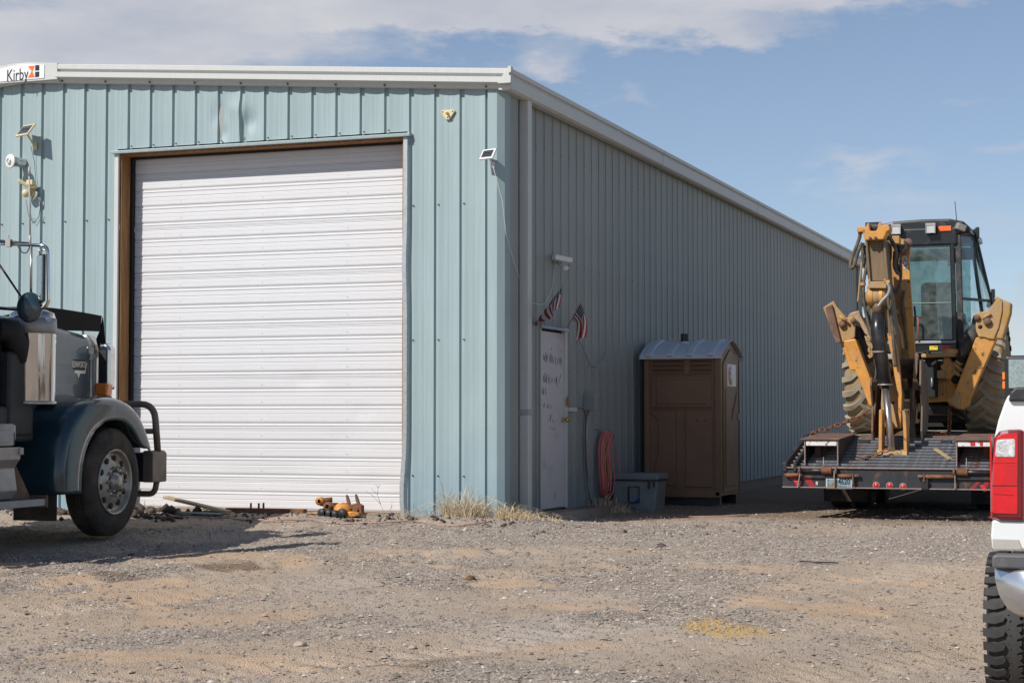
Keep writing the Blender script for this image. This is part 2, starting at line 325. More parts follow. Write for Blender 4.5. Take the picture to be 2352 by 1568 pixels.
def textmb(txt, size, frame, depth=.002, sx=1, shear=0, bold=0):
    """frame = (origin, right, up) vectors; centred text"""
    cu = bpy.data.curves.new('t', 'FONT'); cu.body = txt; cu.size = size; cu.align_x = 'CENTER'; cu.align_y = 'CENTER'; cu.extrude = depth/2; cu.shear = shear; cu.offset = bold
    cu.resolution_u = 3
    to = bpy.data.objects.new('t', cu); COL.objects.link(to)
    dg = bpy.context.evaluated_depsgraph_get(); me = bpy.data.meshes.new_from_object(to.evaluated_get(dg))
    bpy.data.objects.remove(to); o, r, u = (Vector(v) for v in frame); n = r.cross(u)
    mb = MB(); mb.add([o+r*(v.co.x*sx)+u*v.co.y+n*v.co.z for v in me.vertices], [tuple(p.vertices) for p in me.polygons])
    bpy.data.meshes.remove(me); bpy.data.curves.remove(cu); return mb

# ================================================================== GROUND
def _hash(ix, iy, s):
    h = (ix.astype(np.int64)*374761393+iy.astype(np.int64)*668265263+s*1442695041) & 0xffffffff
    h = ((h ^ (h >> 13))*1274126177) & 0xffffffff
    return ((h ^ (h >> 16)) & 0xffff)/65535.
def vnoise(x, y, s=0):
    ix, iy = np.floor(x), np.floor(y); fx, fy = x-ix, y-iy; fx = fx*fx*(3-2*fx); fy = fy*fy*(3-2*fy)
    a, b, c, d = _hash(ix, iy, s), _hash(ix+1, iy, s), _hash(ix, iy+1, s), _hash(ix+1, iy+1, s)
    return (a*(1-fx)+b*fx)*(1-fy)+(c*(1-fx)+d*fx)*fy
def fbm(x, y, s=0, o=4, g=.5):
    t = 0; a = 1; n = 0
    for k in range(o): t = t+a*vnoise(x*2**k, y*2**k, s+k*17); n += a; a *= g
    return t/n
def sstep(a, b, x): t = np.clip((x-a)/(b-a), 0, 1); return t*t*(3-2*t)
def gbase(x, y):
    x = np.asarray(x, float); y = np.asarray(y, float)
    z = np.where(x < .3, .095*np.exp(-(np.minimum(y+.25, 0)/1.3)**2), .095*np.exp(-(np.minimum(y+.25, 0)/1.3)**2)*np.exp(-((x-.3)/.5)**2)*np.exp(-(np.maximum(y, 0)/.8)**2))
    z = z-.024*np.maximum(0, -2.5-y)*np.exp(-np.maximum(0, -y-25)/60)
    z = z-.31*sstep(4.0, 6.4, x)*sstep(3.5, 7.6, -y)*(1-sstep(14, 20, -y))
    z = z+.03*(fbm(x*.35+5, y*.35, 3, 3)-.5)*sstep(0, 2, np.maximum(-y, 0)+np.maximum(x-1.5, 0))
    return z
def tracks(x, y):
    # wheel ruts fanning out from the yard towards the big door, and across to the right
    t = 0
    for (x0, y0, x1, y1, w, d) in [(-3.5, -9, 1.8, -2.6, .20, .022), (-1.6, -9.5, 3.0, -3.2, .20, .018), (1.0, -11.5, 6.0, -2.0, .22, .014), (3.0, -12.5, 6.6, -5.0, .22, .014), (-6, -5.6, 1.5, -4.0, .18, .012)]:
        dx, dy = x1-x0, y1-y0; l = math.hypot(dx, dy); u = ((x-x0)*dx+(y-y0)*dy)/l; v = ((x-x0)*dy-(y-y0)*dx)/l+.25*np.sin(u*.9+x0)
        m = sstep(-1, 1, u)*(1-sstep(l-1, l+1, u))
        t = t+m*1.9*d*(-np.exp(-(v/w)**2)*(1+.30*np.sin(u*38+4*np.abs(v)/w))+.6*np.exp(-((np.abs(v)-w*1.7)/(w*.5))**2))*(.5+fbm(x*1.3, y*1.3, 77, 2))
    return t
SAND = [(-2.4, -8.2, 1.3, .5), (-1.0, -6.2, 1.2, .35), (-2.6, -5.6, .9, .3), (2.1, -5.4, .75, .28), (2.35, -4.0, .9, .22), (-.9, -4.2, 1.1, .35), (4.2, -5.7, .8, .30), (.3, -3.3, .6, .2), (2.9, -6.4, .7, .2), (-1.9, -7.6, .9, .45), (.9, -7.6, .8, .4), (1.6, -9.2, 1.1, .25), (3.6, -3.9, .8, .2), (-.4, -6.9, .8, .3), (4.9, -4.3, .7, .25), (.7, -4.4, .5, .12), (3.2, -8.2, .6, .25), (1.2, -3.2, .5, .15)]
HAY = [(4.24, -7.04, .50, .26)]
STAIN = [(-.7, -4.75, .75, .22), (-1.4, -5.7, .8, .2), (1.9, -7.37, .13, .05), (2.75, -9.05, .4, .07), (4.2, -9.45, .22, .05), (-2.1, -4.9, .2, .08), (.2, -2.6, .6, .08), (1.2, -5.9, .15, .06)]
def zones(x, y):
    wx = x+(fbm(x*1.6, y*1.6, 31, 3)-.5)*.9; wy = y+(fbm(x*1.6, y*1.6, 57, 3)-.5)*.9
    def bl(L, k=1.0):
        t = 0*x
        for (a, b, sx, sy) in L: t = np.maximum(t, np.exp(-(((wx-a)/sx)**2+((wy-b)/sy)**2)*k))
        return t
    sand = sstep(.32, .75, bl(SAND)+.75*(fbm(x*3.5, y*3.5, 91, 6, .65)-.5)+.3*(fbm(x*22, y*22, 92, 2)-.5))
    hay = sstep(.3, .8, bl(HAY)+.4*(fbm(x*5, y*5, 5, 3)-.5)); stain_shade = np.maximum(sstep(.3, .8, bl(STAIN)+.4*(fbm(x*5, y*5, 15, 3)-.5)), sstep(1.6, 3.2, y+.8*(fbm(x, y, 45, 3)-.5))*sstep(-.5, .1, x)*(1-sstep(7, 10, x))*(1-sstep(15, 25, y)))  # real stains; the second term paints shade under trailer and along wall
    grav = sstep(.40, .62, fbm(x*.55+3, y*.75, 7, 4)+.22*(fbm(x*4, y*4, 17, 5, .65)-.5)+.14*(fbm(x*20, y*20, 19, 2)-.5)+.22*np.exp(-((y+1.7)/1.3)**2)*sstep(-2.5, -.5, x)+.10*sstep(-7.5, -10, y)-.02)
    grav = np.maximum(grav, .85*sstep(.5, .9, np.exp(-((y+1.5)/1.4)**2)*sstep(-1.5, .3, x)))*(1-.85*sand)
    return grav, sand, hay, stain_shade
def build_ground():
    def axis(lo, hi, d, far):
        c = list(np.arange(lo, hi+d/2, d)); g = d; a = lo; left = []
        while a > -far: g *= 1.35; a -= g; left.append(a)
        g = d; b = hi; right = []
        while b < far: g *= 1.35; b += g; right.append(b)
        return np.array(left[::-1]+c+right)
    xs = axis(-7.6, 8.2, .036, 3000); ys = axis(-11.5, 7, .036, 3000)
    X, Y = np.meshgrid(xs, ys, indexing='ij'); Z = gbase(X, Y)
    near = (sstep(-14, -11.5, Y)*(1-sstep(7, 10, Y))*sstep(-9, -7.5, X)*(1-sstep(8, 9.5, X)))
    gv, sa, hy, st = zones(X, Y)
    Z = Z+near*(.030*(fbm(X*1.4, Y*1.4, 21, 3)-.5)+.016*(fbm(X*6, Y*6, 41, 3)-.5)+.015*(fbm(X*13, Y*13, 61, 2)-.5)*(1+gv)+.006*(fbm(X*24, Y*24, 63, 1)-.5)+tracks(X, Y))
    Z = Z+near*.05*np.exp(-((Y+.55)/.35)**2)*sstep(-4.9, -4.4, X)*(1-sstep(-.6, .3, X))*fbm(X*5, Y*5, 8, 3)
    Z = np.where((X < -.1) & (X > -12.2) & (Y > .3) & (Y < 24), -.3, Z)
    nx, ny = X.shape; co = np.stack([X, Y, Z], -1).reshape(-1, 3)
    i = np.arange(nx*ny).reshape(nx, ny); q = np.stack([i[:-1, :-1], i[1:, :-1], i[1:, 1:], i[:-1, 1:]], -1).reshape(-1, 4)
    me = bpy.data.meshes.new('ground'); me.vertices.add(len(co)); me.vertices.foreach_set('co', co.ravel().astype(np.float32))
    me.loops.add(q.size); me.loops.foreach_set('vertex_index', q.ravel().astype(np.int32)); me.polygons.add(len(q))
    me.polygons.foreach_set('loop_start', (np.arange(len(q))*4).astype(np.int32)); me.polygons.foreach_set('use_smooth', np.ones(len(q), bool))
    me.update(calc_edges=True)
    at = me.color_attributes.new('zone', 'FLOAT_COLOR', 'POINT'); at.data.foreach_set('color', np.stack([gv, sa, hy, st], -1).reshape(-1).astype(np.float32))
    m = bpy.data.materials.new('gravel_yard'); m.use_nodes = True; nt = m.node_tree; N = nt.nodes; L = nt.links; b = N['Principled BSDF']
    b.inputs['Roughness'].default_value = .95; b.inputs['Specular IOR Level'].default_value = .2
    tc = N.new('ShaderNodeTexCoord'); va = N.new('ShaderNodeAttribute'); va.attribute_name = 'zone'
    sp = N.new('ShaderNodeSeparateColor'); L.new(va.outputs['Color'], sp.inputs[0])
    def noise(s, d=6, r=.6):
        n = N.new('ShaderNodeTexNoise'); n.inputs['Scale'].default_value = s; n.inputs['Detail'].default_value = d; n.inputs['Roughness'].default_value = r; L.new(tc.outputs['Object'], n.inputs['Vector']); return n.outputs[0]
    def mr(s, a, z, lo=0, hi=1):
        n = N.new('ShaderNodeMapRange'); n.inputs[1].default_value = a; n.inputs[2].default_value = z; n.inputs[3].default_value = lo; n.inputs[4].default_value = hi; L.new(s, n.inputs[0]); return n.outputs[0]
    def mix(f, a, c, mode='MIX'):
        n = N.new('ShaderNodeMix'); n.data_type = 'RGBA'; n.blend_type = mode
        if isinstance(f, (int, float)): n.inputs[0].default_value = f
        else: L.new(f, n.inputs[0])
        for k, v in ((6, a), (7, c)):
            if isinstance(v, tuple): n.inputs[k].default_value = (*v, 1)
            else: L.new(v, n.inputs[k])
        return n.outputs[2]
    dirt = mix(mr(noise(1.1, 8), .35, .68), (.42, .325, .24), (.53, .415, .31))
    dirt = mix(mr(noise(.35, 5), .45, .7), dirt, (.47, .405, .345))
    gr = mix(mr(noise(2.2, 6), .35, .65), (.32, .27, .225), (.45, .385, .325))
    vo = N.new('ShaderNodeTexVoronoi'); vo.inputs['Scale'].default_value = 75; L.new(tc.outputs['Object'], vo.inputs['Vector'])
    vs = N.new('ShaderNodeSeparateColor'); L.new(vo.outputs['Color'], vs.inputs[0])
    gr = mix(.85, gr, mix(vs.outputs[0], (.55, .55, .55), (1.5, 1.47, 1.44)), 'MULTIPLY')
    cur = mix(sp.outputs[0], dirt, gr)
    cur = mix(mr(noise(90, 3), .35, .75), cur, mix(1.0, cur, (.78, .77, .76), 'MULTIPLY'))
    cur = mix(mr(sp.outputs[1], 0, 1, 0, .62), cur, mix(mr(noise(14, 4), .3, .7), (.49, .325, .20), (.55, .40, .275)))
    cur = mix(sp.outputs[2], cur, mix(mr(noise(60, 3), .4, .6), (.64, .43, .17), (.46, .30, .11)))
    cur = mix(mr(va.outputs['Alpha'], 0, 1, 0, .8), cur, (.19, .13, .085))  # brown of the stains and of the painted shade
    L.new(cur, b.inputs['Base Color'])
    bp = N.new('ShaderNodeBump'); bp.inputs['Strength'].default_value = .55; bp.inputs['Distance'].default_value = .010
    vb = N.new('ShaderNodeTexVoronoi'); vb.inputs['Scale'].default_value = 95; L.new(tc.outputs['Object'], vb.inputs['Vector'])
    mm = N.new('ShaderNodeMath'); mm.operation = 'MULTIPLY_ADD'; L.new(vb.outputs['Distance'], mm.inputs[0]); mm.inputs[1].default_value = -1.2; L.new(noise(45, 6, .7), mm.inputs[2])
    L.new(mm.outputs[0], bp.inputs['Height']); L.new(bp.outputs[0], b.inputs['Normal'])
    me.materials.append(m); o = bpy.data.objects.new('ground', me); COL.objects.link(o); o['kind'] = 'structure'
    # surface height lookup for everything laid on it
    xi, yi = xs, ys
    def gz(x, y):
        a = int(np.clip(np.searchsorted(xi, x)-1, 0, nx-2)); c = int(np.clip(np.searchsorted(yi, y)-1, 0, ny-2))
        u = (x-xi[a])/(xi[a+1]-xi[a]); v = (y-yi[c])/(yi[c+1]-yi[c])
        return float((Z[a, c]*(1-u)+Z[a+1, c]*u)*(1-v)+(Z[a, c+1]*(1-u)+Z[a+1, c+1]*u)*v)
    def gzv(x, y):
        a = np.clip(np.searchsorted(xi, x)-1, 0, nx-2); c = np.clip(np.searchsorted(yi, y)-1, 0, ny-2)
        u = (x-xi[a])/(xi[a+1]-xi[a]); v = (y-yi[c])/(yi[c+1]-yi[c])
        return (Z[a, c]*(1-u)+Z[a+1, c]*u)*(1-v)+(Z[a, c+1]*(1-u)+Z[a+1, c+1]*u)*v
    return gz, gzv
gz, gzv = build_ground()

def pebbles(name, x, y, size, material, flat=.65, sink=.25, kind='stuff', small=False):
    n = len(x); z = gzv(x, y)
    base = np.array([(1, 0, 0), (-1, 0, 0), (0, 1, 0), (0, -1, 0), (0, 0, 1), (0, 0, -1)], float)
    tri = np.array([(0, 2, 4), (2, 1, 4), (1, 3, 4), (3, 0, 4)] if small else [(0, 2, 4), (2, 1, 4), (1, 3, 4), (3, 0, 4), (2, 0, 5), (1, 2, 5), (3, 1, 5), (0, 3, 5)])
    v = base[None]*(1+.35*(rng.random((n, 6, 1))-.5)) + .28*(rng.random((n, 6, 3))-.5)
    v = v*size[:, None, None]*np.stack([rng.uniform(.75, 1.3, n), rng.uniform(.75, 1.3, n), np.full(n, flat)], -1)[:, None]
    a = rng.random(n)*2*np.pi; c, s = np.cos(a)[:, None], np.sin(a)[:, None]
    v = np.stack([v[..., 0]*c-v[..., 1]*s, v[..., 0]*s+v[..., 1]*c, v[..., 2]], -1)
    v += np.stack([x, y, z+size*flat*(1-2*sink)*.7], -1)[:, None]
    f = (tri[None]+(np.arange(n)*6)[:, None, None]).reshape(-1, 3)
    me = bpy.data.meshes.new(name); me.vertices.add(n*6); me.vertices.foreach_set('co', v.ravel().astype(np.float32))
    me.loops.add(f.size); me.loops.foreach_set('vertex_index', f.ravel().astype(np.int32)); me.polygons.add(len(f)); me.polygons.foreach_set('loop_start', (np.arange(len(f))*3).astype(np.int32))
    me.update(calc_edges=True)
    cc = np.repeat(rng.random((n, 3)), 6, 0); at = me.color_attributes.new('tint', 'FLOAT_COLOR', 'POINT'); at.data.foreach_set('color', np.concatenate([cc, np.ones((n*6, 1))], 1).ravel().astype(np.float32))
    me.materials.append(material); o = bpy.data.objects.new(name, me); COL.objects.link(o)
    if kind: o['kind'] = kind
    return o
def pebmat(name, a, b, c):
    m = bpy.data.materials.new(name); m.use_nodes = True; nt = m.node_tree; N = nt.nodes; L = nt.links; p = N['Principled BSDF']; p.inputs['Roughness'].default_value = .9; p.inputs['Specular IOR Level'].default_value = .25
    va = N.new('ShaderNodeAttribute'); va.attribute_name = 'tint'; sp = N.new('ShaderNodeSeparateColor'); L.new(va.outputs['Color'], sp.inputs[0])
    m1 = N.new('ShaderNodeMix'); m1.data_type = 'RGBA'; L.new(sp.outputs[0], m1.inputs[0]); m1.inputs[6].default_value = (*a, 1); m1.inputs[7].default_value = (*b, 1)
    g = N.new('ShaderNodeMath'); g.operation = 'GREATER_THAN'; L.new(sp.outputs[1], g.inputs[0]); g.inputs[1].default_value = .96
    m2 = N.new('ShaderNodeMix'); m2.data_type = 'RGBA'; L.new(g.outputs[0], m2.inputs[0]); L.new(m1.outputs[2], m2.inputs[6]); m2.inputs[7].default_value = (*c, 1); L.new(m2.outputs[2], p.inputs['Base Color']); return m
def scatter(n, x0, x1, y0, y1, w):
    x = rng.uniform(x0, x1, n); y = rng.uniform(y0, y1, n); k = rng.random(n) < w(x, y); return x[k], y[k]
def outside(x, y): return ((x > .05) | (y < -.06))
pm = pebmat('gravel_stones', (.20, .165, .135), (.45, .385, .325), (.62, .57, .50))
gx, gy = scatter(1150000, -7.2, 7.6, -11.0, 6.0, lambda x, y: (.22+.78*zones(x, y)[0])*(1-.65*zones(x, y)[1])*outside(x, y)*np.where(y > 1, .2, np.where(y > -4, .75, 1))*np.where((x < -6.5) & (y < -7), 0, 1))
pebbles('gravel', gx, gy, np.clip(rng.lognormal(-5.34, .52, len(gx)), .0025, .026), pm, small=True)
pm2 = pebmat('dark_soil_lumps', (.06, .048, .042), (.13, .105, .09), (.36, .32, .28))
cx, cy = scatter(7000, -6.3, .4, -1.5, -.1, lambda x, y: np.exp(-((y+.5)/.38)**2)*(.25+.75*sstep(.42, .62, fbm(x*1.6, y*2, 99, 3)))*np.where((x > -5) & (x < -3.4), 1.0, .55))
pebbles('dirt_clods', cx, cy, np.clip(rng.lognormal(-3.85, .5, len(cx))*np.where((cx > -5.1) & (cx < -3.3), 1.3, .6), .008, .10), pm2, flat=.8, sink=.15)
c3x, c3y = scatter(9000, -4, 6, -10, -2.8, lambda x, y: .55*np.exp(-((zones(x, y)[1]-.5)/.3)**2)*(fbm(x*2.2, y*2.2, 12, 3) > .52))
pebbles('dirt_crumbs', c3x, c3y, np.clip(rng.lognormal(-4.75, .5, len(c3x)), .005, .03), pebmat('tan_crumbs', (.22, .14, .085), (.42, .29, .185), (.5, .4, .3)), flat=.7)
c2x, c2y = scatter(2600, -.2, 5.5, -1.5, 4.0, lambda x, y: outside(x, y)*np.exp(-((y-.9*x+1.3)/1.1)**2)*.8)
pebbles('scattered_gravel_lumps', c2x, c2y, np.clip(rng.lognormal(-4.4, .4, len(c2x)), .006, .04), pebmat('brown_lumps', (.13, .105, .085), (.26, .22, .19), (.5, .46, .42)), flat=.7)

def lump(name, material, c, r, seed, lab, cat, group=None, flat=.65):
    bm = bmesh.new(); bmesh.ops.create_icosphere(bm, subdivisions=3, radius=1); rr = random.Random(seed); ph = [rr.uniform(0, 9) for _ in range(6)]
    for v in bm.verts:
        p = v.co; k = 1+.16*math.sin(2.3*p.x+ph[0])+.13*math.sin(3.1*p.y+ph[1])+.10*math.sin(4.7*p.z+ph[2]+2*p.x)+.05*math.sin(9*p.x+ph[3]+7*p.y)+.04*math.sin(13*p.z+11*p.y+ph[4])
        v.co = Vector((p.x*r*k*1.25, p.y*r*k, p.z*r*k*flat))
    me = bpy.data.meshes.new(name); bm.to_mesh(me); bm.free(); me.polygons.foreach_set('use_smooth', [True]*len(me.polygons)); me.materials.append(M[material])
    o = bpy.data.objects.new(name, me); COL.objects.link(o); o.location = (c[0], c[1], gz(*c)+r*flat*.45); o.rotation_euler = (0, 0, rr.uniform(0, 6)); return tag(o, lab, cat, group)
lump('rock', 'rock', (1.977, -8.574), .032, 1, 'smooth tan pebble rock lying alone in the left foreground gravel', 'rock')
lump('rock', 'rock', (2.63, -8.42), .022, 2, 'small pale rock right of the bigger tan rock in the foreground', 'rock')
lump('dirt_clod', 'clod', (1.614, -4.94), .038, 3, 'reddish brown clod standing alone on the middle of the yard', 'dirt clod')
lump('rock', 'darkclod', (2.45, -2.3), .05, 4, 'dark lump of soil on the gravel right of the building corner', 'rock')
lump('rock', 'rock', (-.234, -2.34), .035, 5, 'flat white stone on the gravel in front of the door corner', 'rock', flat=.3)
lump('dirt_clod', 'clod', (-1.9, -4.3), .03, 6, 'small dark clod near the left foreground stained patch', 'dirt clod', flat=.5)
so_ = MB().tube([(3.93, -3.35, gz(3.93, -3.35)+.012), (4.08, -3.39, gz(4.08, -3.39)+.014), (4.24, -3.33, gz(4.24, -3.33)+.012)], .006, 6)
tag(obj('stick', so_, 'darkgrey'), 'thin dark stick lying on the gravel towards the trailer', 'stick')
for c in [(2.36, -4.1, .03), (2.5, -4.2, .022), (-.1, -4.5, .025), (1.1, -4.3, .02), (-1.1, -3.9, .028)]: pass

# ================================================================== METAL BUILDING
FT = .3048
RX = -6.17; ZE = 4.90; SL = .078          # ridge position, panel top at the corner, roof slope
def ztop(x): return ZE+SL*(min(-x, 12.34+x) if x < 0 else 0)
bld = thing('metal_building', 'long pale blue ribbed metal shop building with a white roll-up door', 'building', (0, 0, 0))
GR, GD = .062, .030     # groove width and depth between the broad pans
def panel_prof(w, flip=1):
    """across the panel: (along, depth) ; depth 0 = outer face, positive = into the wall"""
    p = [(0, 0), (.012, GD), (.050, GD), (GR, 0)]
    for k in range(1, 12):
        u = k/12; x = GR+(w-GR)*u; d = .013*math.sin(math.pi*u)
        if k in (4, 5, 7): d -= .0022
        p.append((x, d))
    p.append((w, 0)); return p
def front_panel(x0, zb, zf, dent=0):
    w = FT; prof = panel_prof(w); ns = 10 if not dent else 40; mb = MB(); rows = []
    for i in range(ns+1):
        t = i/ns; row = []
        for (a, d) in prof:
            x = x0+a; zt = zf(x); z = zb+(zt-zb)*t; y = -.03+d; xx = x
            if dent:
                for (dx, dz, amp, rx, rz) in DENTS:
                    e = math.exp(-((x-dx)/rx)**2-((z-dz)/rz)**2); y += amp*e; xx += .5*amp*e*(1 if x > dx else -1)
            row.append((xx, y, z))
        rows.append(row)
    mb.grid(rows, smooth=False); return mb
# k-th groove of the front wall: its dark left edge stands at -(.153)-k*FT (measured)
DOORX0, DOORX1, DOORZ, DOORB = -4.84, -1.13, 4.33, .124
DENTS = [(-3.50, 4.72, .035, .10, .16), (-3.22, 4.66, -.022, .07, .25), (-3.10, 4.62, .04, .09, .12), (-3.45, 4.50, .03, .06, .10), (-3.16, 4.42, .03, .05, .16), (-3.32, 4.78, -.015, .12, .10)]
fo = -.153
k = 0
while True:
    x0 = fo-FT*k-.012
    if x0 < -12.2: break
    x1 = x0+FT; dent = 1 if -3.9 < x0 < -2.9 else 0
    zf = lambda x: ztop(x)+.0
    if k == 0: x1 = .03
    def part(a, b, zb, ddent=0):
        mb = front_panel(a, zb, zf, ddent)
        if k == 0:   # the last strip runs under the corner trim
            mb.v = [(min(v[0], -.02), v[1], v[2]) for v in mb.v]
        o = obj('wall_panel', mb, 'siding', bld, fix=False)
        if ddent: o['label'] = 'dented siding panel above the roll-up door'
    if x1 <= DOORX0+.02 or x0 >= DOORX1-.02: part(x0, x1, .03)
    elif x0 >= DOORX0-.01 and x1 <= DOORX1+.01: part(x0, x1, DOORZ+.06, dent)
    else:   # cut by the door jamb: narrow strip beside it and short strip above
        mb = front_panel(x0, .03, lambda x: DOORZ+.0605)
        lo, hi = (x0, DOORX0-.03) if x0 < DOORX0 else (DOORX1+.03, x1)
        mb.v = [(min(max(v[0], lo), hi), v[1], v[2]) for v in mb.v]
        obj('wall_panel', mb, 'siding', bld, fix=False)
        part(x0, x1, DOORZ+.06)
    k += 1
# side wall: all strips alike, one shared mesh
sg = MB(); rows = []
for z in (0.03, 1.3, 2.6, 3.9, 4.86): rows.append([(-d, a, z) for (a, d) in panel_prof(FT)])
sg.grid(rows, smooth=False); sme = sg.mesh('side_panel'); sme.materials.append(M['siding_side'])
SY0 = 1.147-.012
n0 = int(math.floor((SY0-.25)/FT)); y = SY0-n0*FT; Lb = 24.38
sides = []
src = None
DY0, DY1, DZ0, DZ1 = 1.335, 2.24, .11, 2.235     # personnel door opening
def side_copy(mesh=None, y=0):
    o = bpy.data.objects.new('wall_panel', mesh); COL.objects.link(o); o.parent = bld; o.location = (0, y, 0); return o
while y < Lb-.05:
    if y+FT > DY0+.03 and y < DY1-.03:
        g = MB(); g.grid([[(-d, a, z) for (a, d) in panel_prof(FT)] for z in (DZ1+.03, 3.5, 4.86)], smooth=False)
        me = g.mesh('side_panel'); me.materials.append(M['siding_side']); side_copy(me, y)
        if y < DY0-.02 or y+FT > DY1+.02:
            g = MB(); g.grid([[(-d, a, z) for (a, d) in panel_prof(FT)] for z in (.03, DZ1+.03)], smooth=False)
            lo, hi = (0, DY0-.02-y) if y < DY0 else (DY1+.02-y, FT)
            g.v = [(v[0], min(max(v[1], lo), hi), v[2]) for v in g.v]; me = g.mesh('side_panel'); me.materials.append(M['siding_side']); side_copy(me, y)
    else: side_copy(sme, y)
    y += FT
# backing, far walls, roof
bk = MB(); bk.bb(-12.3, -.045, 24.2, 24.3, 0, 4.85).bb(-12.33, -12.28, .02, 24.3, 0, 4.85)
bk.bb(DOORX1+.10, -.045, .02, .06, 0, 4.86).bb(-12.28, DOORX0-.10, .02, .06, 0, 4.86).bb(DOORX0-.10, DOORX1+.10, .02, .06, DOORZ+.12, 4.86)
bk.prism([(-12.3, 4.85), (-.045, 4.85), (RX, 4.85-SL*RX)], 'y', 24.24, 24.3).prism([(-12.28, 4.862), (-.05, 4.862), (RX, 4.862-SL*RX)], 'y', .02, .06)
bk.bb(-.10, -.045, .03, DY0, 0, 4.85).bb(-.10, -.045, DY1, 24.2, 0, 4.85).bb(-.10, -.045, DY0, DY1, DZ1, 4.85).bb(-.10, -.045, DY0, DY1, 0, DZ0)
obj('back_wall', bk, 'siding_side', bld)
rf = MB()
for s in (0, 1):
    xe = .06 if s == 0 else -12.40; n = 40
    rf.prism([(RX, 4.965-SL*RX+.02), (xe, 4.985), (xe, 4.962), (RX, 4.965-SL*RX-.005)], 'y', -.08, 24.45)
obj('roof', rf, 'grey', bld)
rr_ = MB()
rr_.prism([(0, 0), (.03, .035), (.06, .035), (.09, 0)], 'x', 0, 6.2)
ridge_mesh = None
for s in (0, 1):
    yy = .2
    while yy < 24.3:
        mb = MB(); sg_ = -1 if s == 0 else 1
        x_e = .05 if s == 0 else -12.39
        p = [(x_e, yy, 4.986), (x_e, yy+.03, 5.02), (x_e, yy+.06, 5.02), (x_e, yy+.09, 4.986)]; q = [(RX, v[1], v[2]-SL*RX) for v in p]
        if ridge_mesh is None or s == 1 and not isinstance(ridge_mesh, tuple):
            mb.add(p+q, [(0, 1, 5, 4), (1, 2, 6, 5), (2, 3, 7, 6), (0, 3, 2, 1)]); me = mb.mesh('roof_rib', (0, yy, 0)); me.materials.append(M['grey']); cur_ = me
            ridge_mesh = (me,) if s == 1 else me
        o = bpy.data.objects.new('roof_rib', cur_); COL.objects.link(o); o.parent = bld; o.location = (0, yy, 0); yy += .61
# corner trim: front leg, lit 45 degree edge, side leg
ct = MB().prism([(-.125, -.052), (-.018, -.052), (.052, .010), (.052, .175), (.028, .20), (0.0, .20), (0.0, -.0), (-.125, -.0)], 'z', .04, 4.80)
obj('corner_trim', ct, 'siding', bld)
ct2 = MB().prism([(.03, .235), (.03, .50), (-.01, .50), (-.01, .235)], 'z', .04, 4.80); obj('corner_filler_panel', ct2, 'siding_side', bld)
# rake trim on the gable, profile swept along the slope
def rake(xa, za, xb, zb, prof, name, material):
    mb = MB(); pr = [(p[0], p[1]) for p in prof]; n = len(pr)
    vs = [(xa, p[0], za+p[1]) for p in pr]+[(xb, p[0], zb+p[1]) for p in pr]
    mb.add(vs, [tuple(range(n)), tuple(range(n, 2*n))[::-1]]+[(i, (i+1) % n, (i+1) % n+n, i+n) for i in range(n)]); return obj(name, mb, material, bld)
prof = [(-.02, .175), (-.140, .175), (-.145, .168), (-.145, .118), (-.112, .104), (-.112, .088), (-.160, .078), (-.160, .018), (-.150, .010), (-.098, -.004), (-.085, -.040), (-.045, -.045), (-.02, -.045)]
zr = lambda x: 4.832+SL*(-x if x > RX else (12.34+x))
rake(-5.67, zr(-5.67), .16, zr(.16), prof, 'rake_trim', 'trim'); rake(-12.5, zr(-12.5), -6.67, zr(-6.67), prof, 'rake_trim', 'trim')
pc = MB(); capf = lambda x, o: zr(x)+o
pc.prism([(-6.69, capf(-6.69, -.01)), (-5.65, capf(-5.65, -.01)), (-5.65, capf(-5.65, .185)), (RX+.12, capf(RX+.12, .19)), (RX-.12, capf(RX-.12, .19)), (-6.69, capf(-6.69, .185))], 'y', -.150, -.03)
obj('peak_box', pc, 'trim', bld, bevel=.004)
pc = MB().prism([(-6.69, capf(-6.69, -.045)), (RX, capf(RX, -.045)), (-5.65, capf(-5.65, -.045)), (-5.65, capf(-5.65, -.012)), (RX, capf(RX, -.012)), (-6.69, capf(-6.69, -.012))], 'y', -.11, -.03); obj('peak_flange', pc, 'trim', bld)
# eave gutter
gp = [(.02, 4.775), (.125, 4.765), (.158, 4.785), (.168, 4.905), (.150, 4.918), (.150, 4.935), (.178, 4.948), (.182, 4.992), (.170, 5.0), (.14, 5.0), (.02, 4.99)]
gsec = [(-.10, 6.15), (6.156, 12.4), (12.406, 18.6), (18.606, 24.5)]
for a, b in gsec: obj('gutter', MB().prism(gp, 'y', a, b), 'trim', bld)
for a, b in gsec[:-1]: obj('gutter_seam', MB().prism([(p[0]*1.02+.001, p[1]*1.0+(.002 if p[1] > 4.9 else -.002)) for p in gp], 'y', b-.012, b+.018), 'trimgrey', bld)
ec = MB().prism([(.03, 4.83), (.185, 4.83), (.188, 4.905), (.165, 4.916), (.165, 4.936), (.19, 4.95), (.19, 5.01), (.16, 5.015)], 'y', -.168, -.105); obj('gutter_end_cap', ec, 'trim', bld, bevel=.003)
ds = obj('downspout', MB().bb(.008, .118, .585, .715, .10, 4.775), 'trim', bld, bevel=.008)
obj('strap', MB().bb(.0, .123, .580, .720, 1.215, 1.285), 'trimgrey', ds, bevel=.003)
ds2 = MB().bb(.008, .105, 24.2, 24.3, .10, 4.775); obj('downspout', ds2, 'trim', bld)
